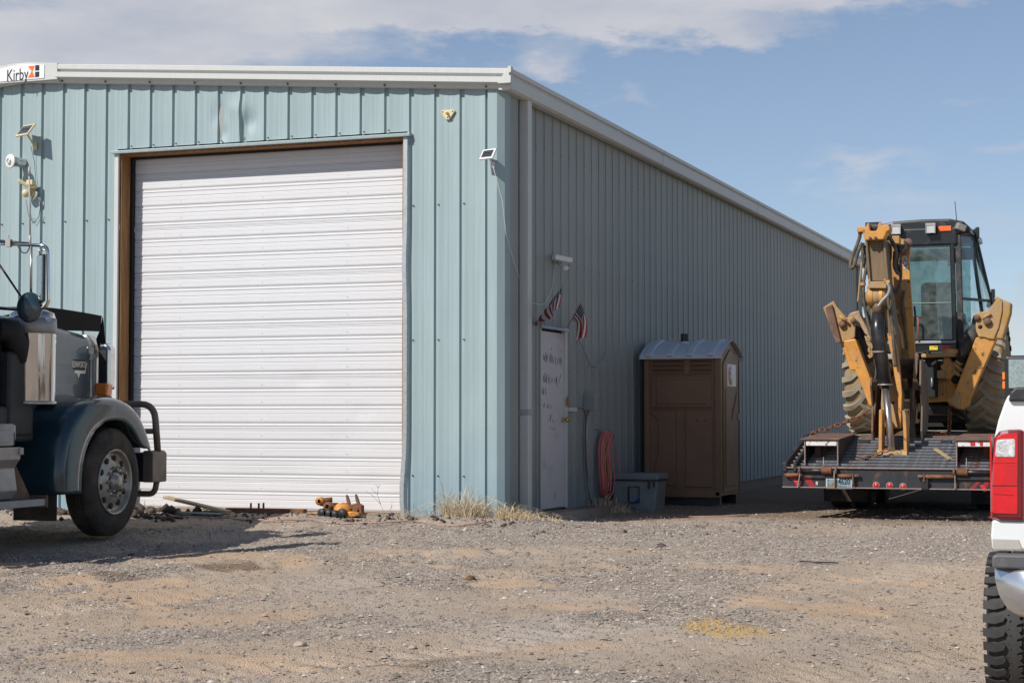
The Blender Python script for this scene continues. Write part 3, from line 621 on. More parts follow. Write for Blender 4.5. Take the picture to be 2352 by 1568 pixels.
# fasteners
sc = MB()
for i in range(0, 38):
    x = fo-FT*i+.045
    for z in (.55, 2.05, 3.55):
        if DOORX0 < x < DOORX1 and z < DOORZ: continue
        sc.box((x, -.036, z), (.016, .012, .016))
    if i % 2 == 0: sc.box((x-.02, -.100, zr(x)-.022), (.018, .014, .018))
    if DOORX0 < x < DOORX1: sc.box((x, -.034, DOORZ+.085), (.014, .012, .014))
obj('screws', sc, 'darkgrey', bld, kind='stuff')
sc = MB()
for i in range(0, 76):
    yy = SY0+FT*i+.045
    for z in (.45, 1.75, 3.05, 4.35):
        if DY0-.1 < yy < DY1+.1 and z < DZ1: continue
        sc.box((.002, yy, z), (.006, .009, .009))
obj('screws', sc, 'darkgrey', bld, kind='stuff')
# roll-up door opening: jambs of dark timber, header, black seal
fr = MB()
obj('jamb_board', MB().bb(DOORX0+.001, DOORX0+.025, -.02, .23, .10, DOORZ), 'wood', bld)
obj('jamb_board', MB().bb(DOORX1-.03, DOORX1-.001, -.02, .23, .10, DOORZ), 'wood', bld)
obj('header_board', MB().bb(DOORX0+.026, DOORX1-.031, -.02, .235, DOORZ-.018, DOORZ), 'wood', bld)
obj('door_seal', MB().bb(DOORX0+.026, DOORX0+.058, .165, .215, .12, DOORZ-.045).bb(DOORX0+.026, DOORX1-.032, .16, .215, DOORZ-.044, DOORZ-.0185), 'black', bld)
hf = MB().prism([(-.015, DOORZ+.040), (-.094, DOORZ+.032), (-.098, DOORZ+.024), (-.096, DOORZ-.002), (-.02, DOORZ+.002)], 'x', DOORX0-.085, DOORX1+.085); obj('header_flashing', hf, 'flash', bld)
obj('jamb_flashing', MB().bb(DOORX0-.055, DOORX0+.0, -.058, -.0205, .09, DOORZ-.003), 'trim', bld, bevel=.004)
jf = MB(); rows = []
for i in range(24):
    z = .06+(DOORZ-.063)*i/23; o_ = -.03*math.exp(-((z-.35)/.35)**2)-.012*math.exp(-((z-2.9)/.3)**2); rows.append([(DOORX1-.002+o_*.4, .0, z), (DOORX1-.002+o_, -.062+o_*.5, z), (DOORX1+.045+o_, -.062+o_*.5, z), (DOORX1+.055+o_*.3, -.02, z)])
jf.grid(rows, False); obj('jamb_flashing', jf, 'trimgrey', bld, solid=.002)
# slats of the door: each a formed strip about 0.2 m high
door = obj('rollup_door', MB().bb(DOORX0+.03, DOORX1-.035, .262, .30, DOORB, DOORZ-.03), 'door', bld)
NS = 21; SH = (DOORZ-.02-DOORB)/NS; DXa, DXb = DOORX0+.059, DOORX1-.034
def slat_mesh(kind):
    pr = [(0, .022), (.004, .0), (.028, .0), (.030, .010), (.062, .010)] if kind == 0 else [(0, .022), (.004, .0), (.028, .0), (.030, .010), (.062, .010)]
    # y offset (positive = back), z from the slat's bottom
    P = [(.014, 0), (.014, .006), (.005, .015), (.0, .030), (.0, .062), (.006, .066), (.003, .070), (.003, .106), (.009, .113), (.003, .120)]
    if kind: P += [(.004, .128), (.010, .131), (.004, .134), (.004, .142), (.010, .145), (.004, .148)]
    P += [(.004, .165), (.010, .170), (.0, .176), (.0, SH-.012), (.008, SH-.004), (.014, SH-.001)]
    mb = MB(); nx = 34
    rows = [[(DXa+(DXb-DXa)*i/nx, y+.222, z) for i in range(nx+1)] for (y, z) in P]
    mb.grid(rows, False); me = mb.mesh('slat'); me.materials.append(M['door']); return me
sm = [slat_mesh(0), slat_mesh(1)]
DD_ = [(-2.45, 1.62, .028, .16, .09), (-1.75, 1.25, .02, .10, .10), (-2.9, .55, .022, .5, .12), (-2.2, .72, .018, .3, .16), (-3.2, 1.45, .012, .5, .2), (-2.0, .95, .014, .25, .1), (-2.6, 3.66, .018, .10, .05), (-1.6, .45, .02, .2, .1), (-2.5, 2.1, .006, .8, .5), (-3.6, 2.9, .006, .6, .5)]
for i in range(NS):
    z0 = DOORB+i*SH; o = bpy.data.objects.new('slat', sm[1 if i % 3 == 1 else 0]); COL.objects.link(o); o.parent = door; o.location = (0, 0, z0)
    if z0 < 2.4 or 3.4 < z0 < 3.9:
        me = o.data.copy(); o.data = me
        for v in me.vertices:
            for (dx, dz, amp, rx, rz) in DD_: v.co.y += amp*.4*math.exp(-((v.co.x-dx)/rx)**2-((v.co.z+z0-dz)/rz)**2)
sg2 = MB()
for i in range(NS):
    for xx in (-4.15, -3.05, -1.95): sg2.box((xx, .220, DOORB+i*SH+.055), (.007, .004, .007))
obj('rivets', sg2, 'grey', bld, kind='stuff')
obj('sill', MB().bb(DOORX0, DOORX1, -.04, .26, -.05, DOORB-.008), 'concrete', bld)
# personnel door in the shaded long wall
obj('door_reveal', MB().bb(-.055, -.045, DY0-.03, DY1+.03, DZ0-.03, DZ1+.03), 'black', bld)
pdr = obj('door', MB().bb(-.045, -.004, DY0+.012, DY1-.045, DZ0+.012, DZ1-.03), 'doorwhite', bld, bevel=.004, label='worn white personnel door with faded marker writing')
obj('door_frame', MB().bb(-.04, .022, DY1-.04, DY1+.025, DZ0, DZ1-.001).bb(-.04, .012, DY0-.012, DY0+.008, DZ0, DZ1-.001), 'trim', bld, bevel=.003)
obj('door_header', MB().prism([(-.03, DZ1+.035), (.03, DZ1+.03), (.045, DZ1+.0), (-.03, DZ1+.0)], 'y', DY0-.045, DY1+.05), 'trimgrey', bld)
obj('knob', MB().lathe([(-.003, .032), (.004, .032), (.008, .014), (.040, .014), (.048, .03), (.075, .032), (.085, .02), (.086, .001)], (0, DY1-.12, 1.165), 'x', 16), 'brass', pdr)
wr = MB()
def stroke(y, z, h, lean=0, w=.012): wr.prism([(y-w/2, z-h/2), (y+w/2, z-h/2+.01), (y+w/2+lean, z+h/2), (y-w/2+lean, z+h/2-.01)], 'x', -.0038, -.0015)
rw = random.Random(4)
for (z, ys, h) in [(2.03, [.38, .74], .06), (1.90, [.09, .12, .15, .19, .22, .30, .33, .37, .42, .46, .54, .60, .66, .71, .76], .11), (1.72, [.72], .05), (1.66, [.10, .13, .16, .20, .27, .30, .36, .40, .50, .56, .58, .66], .10), (1.51, [.05, .08, .10, .17], .08), (1.33, [.08, .11, .22, .26, .34], .05), (1.22, [.35, .33], .05), (1.17, [.26, .34, .42, .48, .58], .05), (1.08, [.30, .38, .46, .50], .04), (.30, [.5], .10)]:
    for q in ys: stroke(DY0+.03+q*.98, z+rw.uniform(-.012, .012)-(q*.05), h*rw.uniform(.5, 1.25), rw.uniform(-.015, .02), rw.uniform(.006, .014))
obj('faded_writing', wr, 'mark', pdr)

# ---- things fixed to the building
sgn = thing('sign', 'white Kirby name sign with orange and black emblem under the roof peak', 'sign', (-6.16, -.155, 5.36))
zc = lambda x: zr(x)+.085
sp_ = MB().prism([(-6.56, zc(-6.56)-.085), (-5.83, zc(-5.83)-.085), (-5.83, zc(-5.83)+.075), (-6.02, zc(-6.02)+.085), (RX, zc(RX)+.085), (-6.56, zc(-6.56)+.068)], 'y', -.158, -.1515); obj('board', sp_, 'signwhite', sgn)
tl = math.atan(.02)
obj('lettering', textmb('Kirby', .205, ((-6.215, -.160, 5.345), (1, 0, tl), (0, 0, 1)), .002, .70), 'signblack', sgn)
ex = -6.065; ez = 5.375
obj('emblem_orange', MB().prism([(ex, ez+.070), (ex+.10, ez+.070), (ex+.068, ez+.0), (ex+.10, ez-.072), (ex, ez-.072), (ex+.03, ez-.03), (ex+.055, ez+.01)], 'y', -.1595, -.158), 'signorange', sgn)
obj('emblem_black', MB().prism([(ex+.105, ez+.075), (ex+.16, ez+.075), (ex+.165, ez+.065), (ex+.165, ez+.008), (ex+.105, ez+.008)], 'y', -.1595, -.158).prism([(ex+.105, ez-.005), (ex+.165, ez-.005), (ex+.165, ez-.062), (ex+.155, ez-.072), (ex+.105, ez-.072)], 'y', -.1595, -.158), 'signblack', sgn, bevel=.003)

def solar(c, w, h, tiltx, yaw, framem, lab, cells):
    t = thing('solar_panel', lab, 'solar panel', c, local=True)
    rot = Matrix.Rotation(yaw, 3, 'Z') @ Matrix.Rotation(tiltx, 3, 'X')   # panel face normal = local -Y before rotation
    def bx(cx, cy, cz, dx, dy, dz, nm, mt, par=t, **k): return obj(nm, MB().box(rot @ Vector((cx, cy, cz)), (dx, dy, dz), rot), mt, par, **k)
    f = bx(0, 0, 0, w, .018, h, 'frame', framem, bevel=.003)
    nx, nz = cells; m = .022; cw = (w-2*m)/nx; ch = (h-2*m)/nz
    bx(0, -.0105, 0, w-2*m+.004, .003, h-2*m+.004, 'backing_sheet', 'cellline')
    for i in range(nx):
        for j in range(nz): bx(-w/2+m+cw*(i+.5), -.0135, -h/2+m+ch*(j+.5), cw-.004, .003, ch-.004, 'solar_cell', 'cell')
    return t, rot
t, r_ = solar((-6.05, -.21, 4.655), .185*1.35, .13*1.4, R(-38), R(-20), 'beige', 'small solar panel in a yellowed frame on the left of the front wall', (1, 1))
obj('bracket', MB().tube([(0, .02, -.03), (.02, .14, -.16)], .012, 8).box((.02, .165, -.17), (.05, .015, .09)), 'beige', t)
t, r_ = solar((-.065, -.20, 4.055), .185, .135, R(-32), R(-18), 'white', 'small white framed solar panel on the front corner of the building', (6, 4))
obj('bracket', MB().tube([(0, .02, -.02), (.0, .14, -.10)], .010, 8).box((.0, .145, -.10), (.05, .012, .07)), 'white', t)
cb = MB().tube([(-.03, -.19, 3.99), (.0, -.12, 3.80), (.05, -.06, 3.55), (.062, .02, 3.2), (.07, .22, 2.95), (.045, .50, 2.745)], .0035, 6)
tag(obj('cable', cb, 'white'), 'thin white cable hanging from the corner solar panel round to the side wall', 'cable')
tp = thing('siren_light', 'round silver domed siren lamp on the left of the front wall', 'alarm lamp', (-6.21, -.05, 4.29), local=True)
ax = Matrix.Rotation(R(-16), 3, 'Z')
def lat(prof, n=28):
    mb = MB().lathe(prof, (0, 0, 0), 'y', n); mb.v = [tuple(ax @ Vector(v)) for v in mb.v]; return mb
obj('housing', lat([(.02, .055), (-.06, .058), (-.17, .066), (-.172, .074)]), 'silver', tp)
obj('flange', lat([(-.172, .03), (-.172, .088), (-.182, .088), (-.184, .07), (-.19, .045), (-.196, .02), (-.2, .001)]), 'white', tp)
obj('grille', MB().tube([tuple(ax @ Vector((.03*math.cos(a), -.205, .03*math.sin(a)))) for a in [i*math.pi/8 for i in range(16)]], .006, 6, closed=True), 'silver', tp)
# yellowed twin floodlight with sensor
fl = thing('floodlight', 'yellowed twin head motion floodlight with dangling wires under the siren lamp', 'floodlight', (-6.070, -.05, 3.93))
obj('base_plate', MB().lathe([(-.02, .06), (-.05, .055), (-.052, .001)], (-6.060, -.02, 3.93), 'y', 20), 'beige', fl)
obj('lamp_head', MB().bar((-6.070, -.09, 3.99), (-6.180, -.16, 4.06), .075, .045), 'beige', fl, bevel=.008)
obj('lamp_head', MB().box((-6.025, -.13, 4.03), (.09, .07, .06)).box((-6.025, -.10, 3.985), (.11, .05, .05)), 'beige', fl, bevel=.008)
obj('sensor', MB().lathe([(0, .001), (.0, .03), (.03, .055), (.07, .055), (.085, .04)], (-6.090, -.12, 3.86), 'z', 20), 'beige', fl)
obj('elbow', MB().tube([(-6.000, -.06, 3.93), (-5.960, -.09, 3.90), (-5.965, -.10, 3.86), (-6.000, -.10, 3.82)], .016, 8), 'greyplastic', fl)
obj('wire', MB().tube([(-5.950, -.08, 3.9), (-5.930, -.06, 3.75), (-5.960, -.05, 3.62), (-6.030, -.06, 3.55), (-6.070, -.05, 3.60)], .004, 6).tube([(-6.130, -.07, 3.83), (-6.120, -.05, 3.70), (-6.090, -.05, 3.58), (-6.020, -.05, 3.60)], .003, 6), 'darkgrey', fl)
tag(obj('cable', MB().tube([(-6.06, -.09, 4.48), (-6.04, -.04, 4.3), (-6.02, -.04, 4.1), (-6.0, -.05, 3.93)], .003, 6), 'darkgrey'), 'thin dark wire from the left solar panel down to the yellowed floodlight', 'wire')
bp_ = thing('light_base', 'empty yellowed triangular lamp base on the wall right of the roll-up door', 'lamp base', (-.604, -.035, 4.55))
tri = [(-.072, .045), (.072, .045), (.088, .025), (.02, -.065), (-.02, -.065), (-.088, .025)]
obj('plate', MB().prism([(-.604+a, 4.555+b) for a, b in tri], 'y', -.05, -.031), 'beige', bp_, bevel=.006)
obj('stud', MB().lathe([(0, .018), (-.03, .012), (-.05, .012), (-.052, .001)], (-.604, -.05, 4.56), 'y', 14), 'beige', bp_)
obj('screw', MB().box((-.665, -.052, 4.58), (.012, .006, .012)).box((-.543, -.052, 4.58), (.012, .006, .012)).box((-.604, -.052, 4.515), (.012, .006, .012)), 'darkgrey', bp_)
# camera with cable above the personnel door
sc_ = thing('security_camera', 'small white security camera with a hanging cable above the personnel door', 'security camera', (.03, 1.80, 3.06))
obj('housing', MB().bar((.05, 1.66, 3.09), (.20, 1.86, 3.06), .085, .06), 'white', sc_, bevel=.01)
obj('bracket', MB().box((.02, 1.80, 3.07), (.04, .07, .10)).tube([(.05, 1.80, 3.05), (.09, 1.82, 2.98)], .018, 8), 'greyplastic', sc_)
obj('sensor_head', MB().lathe([(0, .001), (.01, .03), (.05, .035), (.08, .02), (.09, .001)], (.09, 1.84, 2.97), 'x', 14), 'white', sc_)
obj('cable', MB().tube([(.03, 1.80, 3.0), (.02, 1.76, 2.90), (.02, 1.70, 2.72), (.02, 1.55, 2.60), (.02, 1.42, 2.52), (.02, 1.22, 2.50), (.02, .8, 2.52)], .0035, 6), 'white', sc_)

def flagmat():
    m = bpy.data.materials.new('flag_cloth'); m.use_nodes = True; nt = m.node_tree; N = nt.nodes; L = nt.links; b = N['Principled BSDF']; b.inputs['Roughness'].default_value = .85
    uv = N.new('ShaderNodeUVMap'); uv.uv_map = 'uv'; s = N.new('ShaderNodeSeparateXYZ'); L.new(uv.outputs[0], s.inputs[0])
    def m_(op, a, c=None):
        n = N.new('ShaderNodeMath'); n.operation = op
        for i, v in enumerate((a, c)):
            if v is None: continue
            if isinstance(v, (int, float)): n.inputs[i].default_value = v
            else: L.new(v, n.inputs[i])
        return n.outputs[0]
    u, v = s.outputs[0], s.outputs[1]
    stripe = m_('LESS_THAN', m_('MODULO', m_('MULTIPLY', v, 13), 2.0), 1.0)
    canton = m_('MULTIPLY', m_('LESS_THAN', u, .40), m_('GREATER_THAN', v, 6/13))
    su = m_('SUBTRACT', m_('MODULO', m_('MULTIPLY', u, 6/.40), 1.0), .5); sv = m_('SUBTRACT', m_('MODULO', m_('MULTIPLY', m_('SUBTRACT', v, 6/13), 5/(7/13)), 1.0), .5)
    star = m_('LESS_THAN', m_('ADD', m_('MULTIPLY', su, su), m_('MULTIPLY', sv, sv)), .075)
    def mix(f, a, c):
        n = N.new('ShaderNodeMix'); n.data_type = 'RGBA'; L.new(f, n.inputs[0])
        for k, w in ((6, a), (7, c)):
            if isinstance(w, tuple): n.inputs[k].default_value = (*w, 1)
            else: L.new(w, n.inputs[k])
        return n.outputs[2]
    c = mix(stripe, (.62, .58, .56), (.30, .045, .05)); c = mix(canton, c, mix(star, (.025, .035, .075), (.66, .64, .63))); L.new(c, b.inputs['Base Color'])
    b.inputs['Subsurface Weight'].default_value = .0
    return m
FM = flagmat()
def wd(px, py, Y): x, z = W(px, py, Y); return Vector((x, Y, z))
def mkflag(lab, pole, curves, amp, fold):
    """curves: for u = 0 (hoist) ... 1 (fly), each a list of points from the top of the flag to its bottom"""
    t = thing('flag', lab, 'flag', pole[0], group='small American flags by the personnel door')
    obj('stick', MB().tube(pole, .006, 6), 'plank', t)
    def cv(P, t):
        t *= len(P)-1; i = min(int(t), len(P)-2); f = t-i; p = [P[max(i-1, 0)], P[i], P[i+1], P[min(i+2, len(P)-1)]]
        return .5*((2*p[1])+(p[2]-p[0])*f+(2*p[0]-5*p[1]+4*p[2]-p[3])*f*f+(3*p[1]-p[0]-3*p[2]+p[3])*f**3)
    nu, nv = 30, 36; mb = MB(); rows = []; uvs = []
    for j in range(nv+1):
        v = j/nv; row = []; q = [cv(c, v) for c in curves]
        for i in range(nu+1):
            u = i/nu; p = cv(q, u)+Vector((amp*.3*math.sin(fold*v*math.pi+u*2)*u, amp*math.cos(fold*v*math.pi+u*1.2)*u, 0)); row.append(tuple(p)); uvs.append((u, 1-v))
        rows.append(row)
    mb.grid(rows); me = mb.mesh('cloth', t.location); ul = me.uv_layers.new(name='uv')
    for l in me.loops: ul.data[l.index].uv = uvs[l.vertex_index]
    me.materials.append(FM); obj('cloth', me, FM, t); return t
mkflag('small American flag blown back over the top left corner of the personnel door', [wd(1240, 750, 1.22), wd(1294, 652, .78)],
       [[wd(1292, 657, .79), wd(1264, 694, .95), wd(1229, 741, 1.14)], [wd(1289, 676, .80), wd(1263, 708, .93), wd(1232, 748, 1.12)], [wd(1282, 706, .80), wd(1268, 727, .86), wd(1246, 741, 1.05)]], .035, 3.0)
mkflag('small American flag hanging limp right of the personnel door', [wd(1303, 752, 2.26), wd(1337, 688, 1.98)],
       [[wd(1334, 697, 2.0), wd(1323, 715, 2.05), wd(1313, 733, 2.12)], [wd(1341, 716, 1.96), wd(1333, 730, 2.02), wd(1322, 740, 2.1)], [wd(1346, 742, 1.96), wd(1337, 748, 2.0), wd(1326, 752, 2.1)], [wd(1343, 775, 2.0), wd(1334, 778, 2.04), wd(1325, 781, 2.1)]], .05, 3.5)
# bent rod sticking out under the second flag
hk = [(.03, 2.62, 2.16), (.06, 2.70, 2.10), (.07, 2.82, 1.98), (.06, 3.0, 1.87), (.06, 3.2, 1.83), (.06, 3.45, 1.86), (.06, 3.60, 1.93), (.06, 3.66, 2.02)]
tag(obj('bent_rod', MB().tube(hk, .008, 8), 'grey'), 'bent metal rod curving out of the wall below the limp flag', 'rod')
eb = thing('electrical_box', 'grey electrical box with conduit on the wall right of the personnel door', 'electrical box', (.03, 3.0, .2))
obj('box', MB().bb(.0, .14, 2.94, 3.08, 1.28, 1.49), 'greyplastic', eb, bevel=.006, label='weathered grey box')
obj('cover', MB().bb(.03, .15, 2.925, 2.94, 1.29, 1.48), 'grey', eb, bevel=.003)
obj('conduit', MB().tube([(.05, 2.99, 1.28), (.05, 2.95, 1.12), (.04, 2.93, .9), (.04, 2.96, .5), (.05, 3.0, .32), (.05, 3.08, .17), (.08, 3.2, .06)], .018, 8), 'grey', eb)
obj('wire', MB().tube([(.05, 2.55, 1.31), (.06, 2.75, 1.30), (.06, 2.86, 1.22), (.05, 2.88, 1.0), (.05, 2.92, .6), (.05, 3.0, .3), (.06, 3.1, .12)], .008, 6), 'rustbrown', eb)
lt = thing('hasp_lock', 'pale bolt latch across the frame of the personnel door', 'latch', (.03, 2.40, 1.29))
obj('bolt_housing', MB().bb(.008, .05, 2.29, 2.56, 1.265, 1.315), 'trim', lt, bevel=.005); obj('hasp', MB().bb(.024, .034, 2.19, 2.27, 1.33, 1.42).tube([(.03, 2.22, 1.42), (.045, 2.22, 1.46), (.03, 2.24, 1.42)], .006, 6), 'brass', lt)
# coil of hoses and cords on two hooks
hc = thing('hose_coil', 'coil of faded red and yellow air hoses hanging from wall hooks', 'hose coil', (.06, 3.68, 1.05))
pk = MB(); yl = MB(); rh = random.Random(9)
def loop(mb, yc, zt, zb, w, r, xo):
    pts = []
    for i in range(26):
        a = 2*math.pi*i/26; s = math.sin(a); c = math.cos(a); zz = (zt+zb)/2+(zt-zb)/2*c; ww = w*(.55+.45*(1-(zz-zb)/(zt-zb)))
        pts.append((.05+xo+.012*math.sin(3*a+yc*9), yc+ww*s+.02*math.sin(2*a+xo*40), zz))
    mb.tube(pts, r, 6, closed=True)
for i in range(7): loop(pk, 3.64+rh.uniform(-.10, .12), 1.02+rh.uniform(-.02, .012), rh.uniform(.16, .34), rh.uniform(.12, .30), .0085, rh.uniform(0, .06))
loop(pk, 3.78, 1.0, .22, .34, .0085, .07); loop(pk, 3.70, 1.0, .15, .26, .0085, .05)
for i in range(4): loop(yl, 3.63+rh.uniform(-.08, .04), .98, rh.uniform(.22, .40), rh.uniform(.07, .14), .007, rh.uniform(.0, .05))
obj('red_hose', pk, 'pink', hc); obj('yellow_hose', yl, 'yellowcord', hc)
tag(obj('wall_hook', MB().tube([(0, 3.46, 1.04), (.07, 3.47, 1.02), (.10, 3.48, 1.06)], .007, 6).tube([(0, 3.86, 1.02), (.08, 3.88, 1.02), (.13, 3.92, 1.10)], .007, 6).tube([(.06, 3.47, 1.02), (.06, 3.88, 1.02)], .007, 6), 'grey'), 'bent metal wall hook carrying the coiled hoses', 'hook')
# grey chest
ch = thing('storage_chest', 'grey plastic chest standing between the hose coil and the portable toilet', 'chest', (.38, 4.15, gz(.38, 4.15)))
obj('body', MB().prism([(.09, -.02), (.65, -.02), (.68, .385), (.06, .385)], 'y', 3.93, 4.38), 'chest', ch, bevel=.015)
obj('lid', MB().bb(.04, .70, 3.90, 4.40, .39, .47), 'chest', ch, bevel=.015)
obj('rim', MB().bb(.05, .69, 3.915, 4.39, .372, .389), 'darkgrey', ch)
obj('handle', MB().tube([(.30, 3.915, .10), (.30, 3.90, .30), (.44, 3.90, .30), (.44, 3.915, .10), (.30, 3.915, .10)], .010, 6), 'darkgrey', ch)
obj('latch', MB().bb(.56, .585, 3.90, 3.925, .28, .38).bb(.63, .65, 3.90, 3.925, .30, .38), 'darkgrey', ch)
tag(obj('blue_cord', MB().tube([(.30, 3.89, .10), (.36, 3.88, .09), (.42, 3.88, .13), (.45, 3.89, .18)], .010, 6).tube([(.31, 3.86, .03), (.36, 3.84, .05), (.40, 3.86, .02)], .012, 6), mat('blue_rope', (.03, .12, .32), .6)), 'scrap of blue rope at the foot of the grey chest', 'rope')

# ================================================================== PORTABLE TOILET
PY0, PY1, PX0, PX1 = 5.20, 6.38, .14, 1.20
pt = thing('portable_toilet', 'brown portable toilet with a pale ribbed roof against the shaded wall', 'portable toilet', (.67, 5.79, gz(.67, 5.2)))
zb = .13; zt = 2.04
w_ = MB().bb(PX0+.02, PX1-.02, PY0+.025, PY1-.02, zb, zt)
obj('wall', w_, 'potty', pt, bevel=.01)
def rel(x0, x1, z0, z1, d=.022, nm='raised_panel', mt='potty', b=.012): return obj(nm, MB().bb(x0, x1, PY0+.025-d, PY0+.03, z0, z1), mt, pt, bevel=b)
rel(PX0, PX0+.07, zb, zt, .03, 'corner_post'); rel(PX1-.075, PX1, zb, zt, .03, 'corner_post')
rel(PX0+.07, PX1-.08, zt-.05, zt-.0, .018, 'top_rail'); rel(PX0+.62-.06, PX0+.62+.02, zt-.27, zt-.05, .02, 'vent_post')
for x0, x1 in ((PX0+.12, PX0+.54), (PX0+.66, PX1-.12)):
    for k in range(3): obj('louvre', MB().prism([(PY0+.03, zt-.235+k*.062), (PY0-.022, zt-.245+k*.062), (PY0-.020, zt-.232+k*.062), (PY0+.03, zt-.198+k*.062)], 'x', x0, x1), 'potty', pt)
rel(PX0+.10, PX1-.12, zt-.71, zt-.29, .014); rel(PX0+.17, PX1-.19, zt-.67, zt-.33, .026)
rel(PX0+.09, PX1-.11, zt-.735, zt-.712, .022, 'belt_rib')
obj('raised_panel', MB().prism([(PX0+.09, zb+.14), (PX0+.44, zb+.14), (PX0+.44, zt-.76), (PX0+.09, zt-.76), (PX0+.09, zt-.80), (PX0+.20, zt-.88), (PX0+.20, zb+.6)], 'y', PY0+.006, PY0+.03), 'potty', pt, bevel=.01)
obj('raised_panel', MB().prism([(PX0+.58, zb+.12), (PX1-.11, zb+.12), (PX1-.11, zt-.76), (PX0+.58, zt-.76)], 'y', PY0+.004, PY0+.03), 'potty', pt, bevel=.01)
rel(PX0+.445, PX0+.50, zb+.10, zt-.74, .006, 'rib')
rel(PX0-.01, PX1+.01, zb-.02, zb+.07, .03, 'base_skirt')
obj('bolt', MB().lathe([(0, .011), (-.01, .011), (-.011, .001)], (PX0+.74, PY0+.004, zb+1.02), 'y', 8).lathe([(0, .011), (-.01, .011), (-.011, .001)], (PX0+.86, PY0+.004, zb+1.02), 'y', 8), 'darkgrey', pt)
bl = MB()
for k in range(7): bl.box((PX1-.065, PY0-.008, zb+.1+k*.29), (.014, .01, .014)); bl.box((PX0+.02, PY0-.008, zb+.1+k*.29), (.012, .01, .012))
obj('screws', bl, 'darkgrey', pt, kind='stuff')
obj('skid', MB().bb(PX0+.02, PX1-.02, PY0+.06, PY0+.16, .0, .11), 'darkgrey', pt); obj('skid', MB().bb(PX0+.02, PX1-.02, PY1-.16, PY1-.06, .0, .11), 'darkgrey', pt)
ym = (PY0+PY1)/2
gb = MB().prism([(PY0+.01, zb), (PY1-.01, zb), (PY1-.01, zt), (ym, zt+.19), (PY0+.01, zt)], 'x', PX1-.02, PX1); obj('gable_wall', gb, 'pottydoor', pt, bevel=.008)
gb = MB().prism([(PY0+.01, zb), (PY1-.01, zb), (PY1-.01, zt), (ym, zt+.19), (PY0+.01, zt)], 'x', PX0, PX0+.02); obj('gable_wall', gb, 'potty', pt)
obj('door', MB().prism([(PY0+.16, zb+.05), (PY1-.16, zb+.05), (PY1-.16, zt-.12), (ym+.13, zt+.04), (ym, zt+.09), (ym-.13, zt+.04), (PY0+.16, zt-.12)], 'x', PX1, PX1+.016), 'pottydoor', pt, bevel=.006)
obj('door_panel', MB().prism([(PY0+.26, zb+.12), (PY1-.26, zb+.12), (PY1-.26, zt-.5), (ym, zt-.9), (PY0+.26, zt-.45)], 'x', PX1+.016, PX1+.026), 'pottydoor', pt, bevel=.006)
obj('door_latch', MB().bb(PX1+.016, PX1+.04, PY1-.24, PY1-.18, 1.15, 1.25), 'greyplastic', pt, bevel=.004)
obj('hinge_strip', MB().bb(PX1, PX1+.012, PY0+.02, PY0+.06, zb, zt-.05).bb(PX1, PX1+.012, PY1-.06, PY1-.02, zb, zt-.05), 'pottydoor', pt)
stk = obj('sticker', MB().bb(PX1+.017, PX1+.019, PY0+.34, PY1-.30, zt-.42, zt-.12), 'signwhite', pt, label='white round company sticker with a red corner')
obj('sticker_red', MB().bb(PX1+.0192, PX1+.0200, PY0+.345, PY0+.44, zt-.415, zt-.125), 'red', stk)
obj('sticker_disc', MB().lathe([(0, .001), (0, .135), (.0008, .135), (.001, .001)], (PX1+.0202, PY0+.56, zt-.27), 'x', 24), 'signwhite', stk)
obj('sticker_ring', MB().tube([(PX1+.0215, PY0+.56+.09*math.cos(a), zt-.255+.09*math.sin(a)) for a in [R(40+i*14) for i in range(20)]], [.001+.006*math.sin(i/19*math.pi) for i in range(20)], 5), 'greyplastic', stk)
obj('sticker_letters', textmb('RC', .085, ((PX1+.0215, PY0+.57, zt-.25), (0, 1, 0), (0, 0, 1)), .001, 1.0), 'redtape', stk)
obj('sticker_letters', textmb('307-555', .03, ((PX1+.0215, PY0+.57, zt-.38), (0, 1, 0), (0, 0, 1)), .001, 1.2), 'greyplastic', stk) if False else None
# roof: two slopes, corrugated with raised bands
rfm = MB(); rows = []; ov = .045
prY = [(PY0-.055, zt-.040), (PY0-.045, zt-.005), (PY0+.10, zt+.075), (PY0+.32, zt+.155), (ym-.06, zt+.205), (ym, zt+.212), (ym+.06, zt+.205), (PY1-.32, zt+.155), (PY1-.10, zt+.075), (PY1+.06, zt-.005), (PY1+.075, zt-.045)]
nx = 66
for (yy, zz) in prY:
    row = []
    for i in range(nx+1):
        u = i/nx; x = PX0-ov+(PX1-PX0+2*ov)*u; ph = (u*4.0) % 1; b = .024*(1 if .30 < ph < .58 else 0)*(1 if .05 < u < .93 else 0); row.append((x, yy, zz+b))
    rows.append(row)
rfm.grid(rows, False); ro = obj('roof', rfm, 'pottyroof', pt, solid=.006)
obj('roof_edge', MB().bar((PX0-ov, PY0-.058, zt-.040), (PX1+ov, PY0-.058, zt-.040), .012, .03).bar((PX0-ov, PY1+.078, zt-.045), (PX1+ov, PY1+.078, zt-.045), .012, .03), 'pottyroof', ro)
obj('vent_collar', MB().lathe([(0, .075), (.02, .07), (.04, .045)], (PX0+.47, PY0+.40, zt+.165), 'z', 20), 'pottyroof', pt)
obj('vent_pipe', MB().cyl((PX0+.47, PY0+.40, zt+.14), (PX0+.47, PY0+.40, zt+.305), .052, 20), 'darkgrey', pt, bevel=.004)

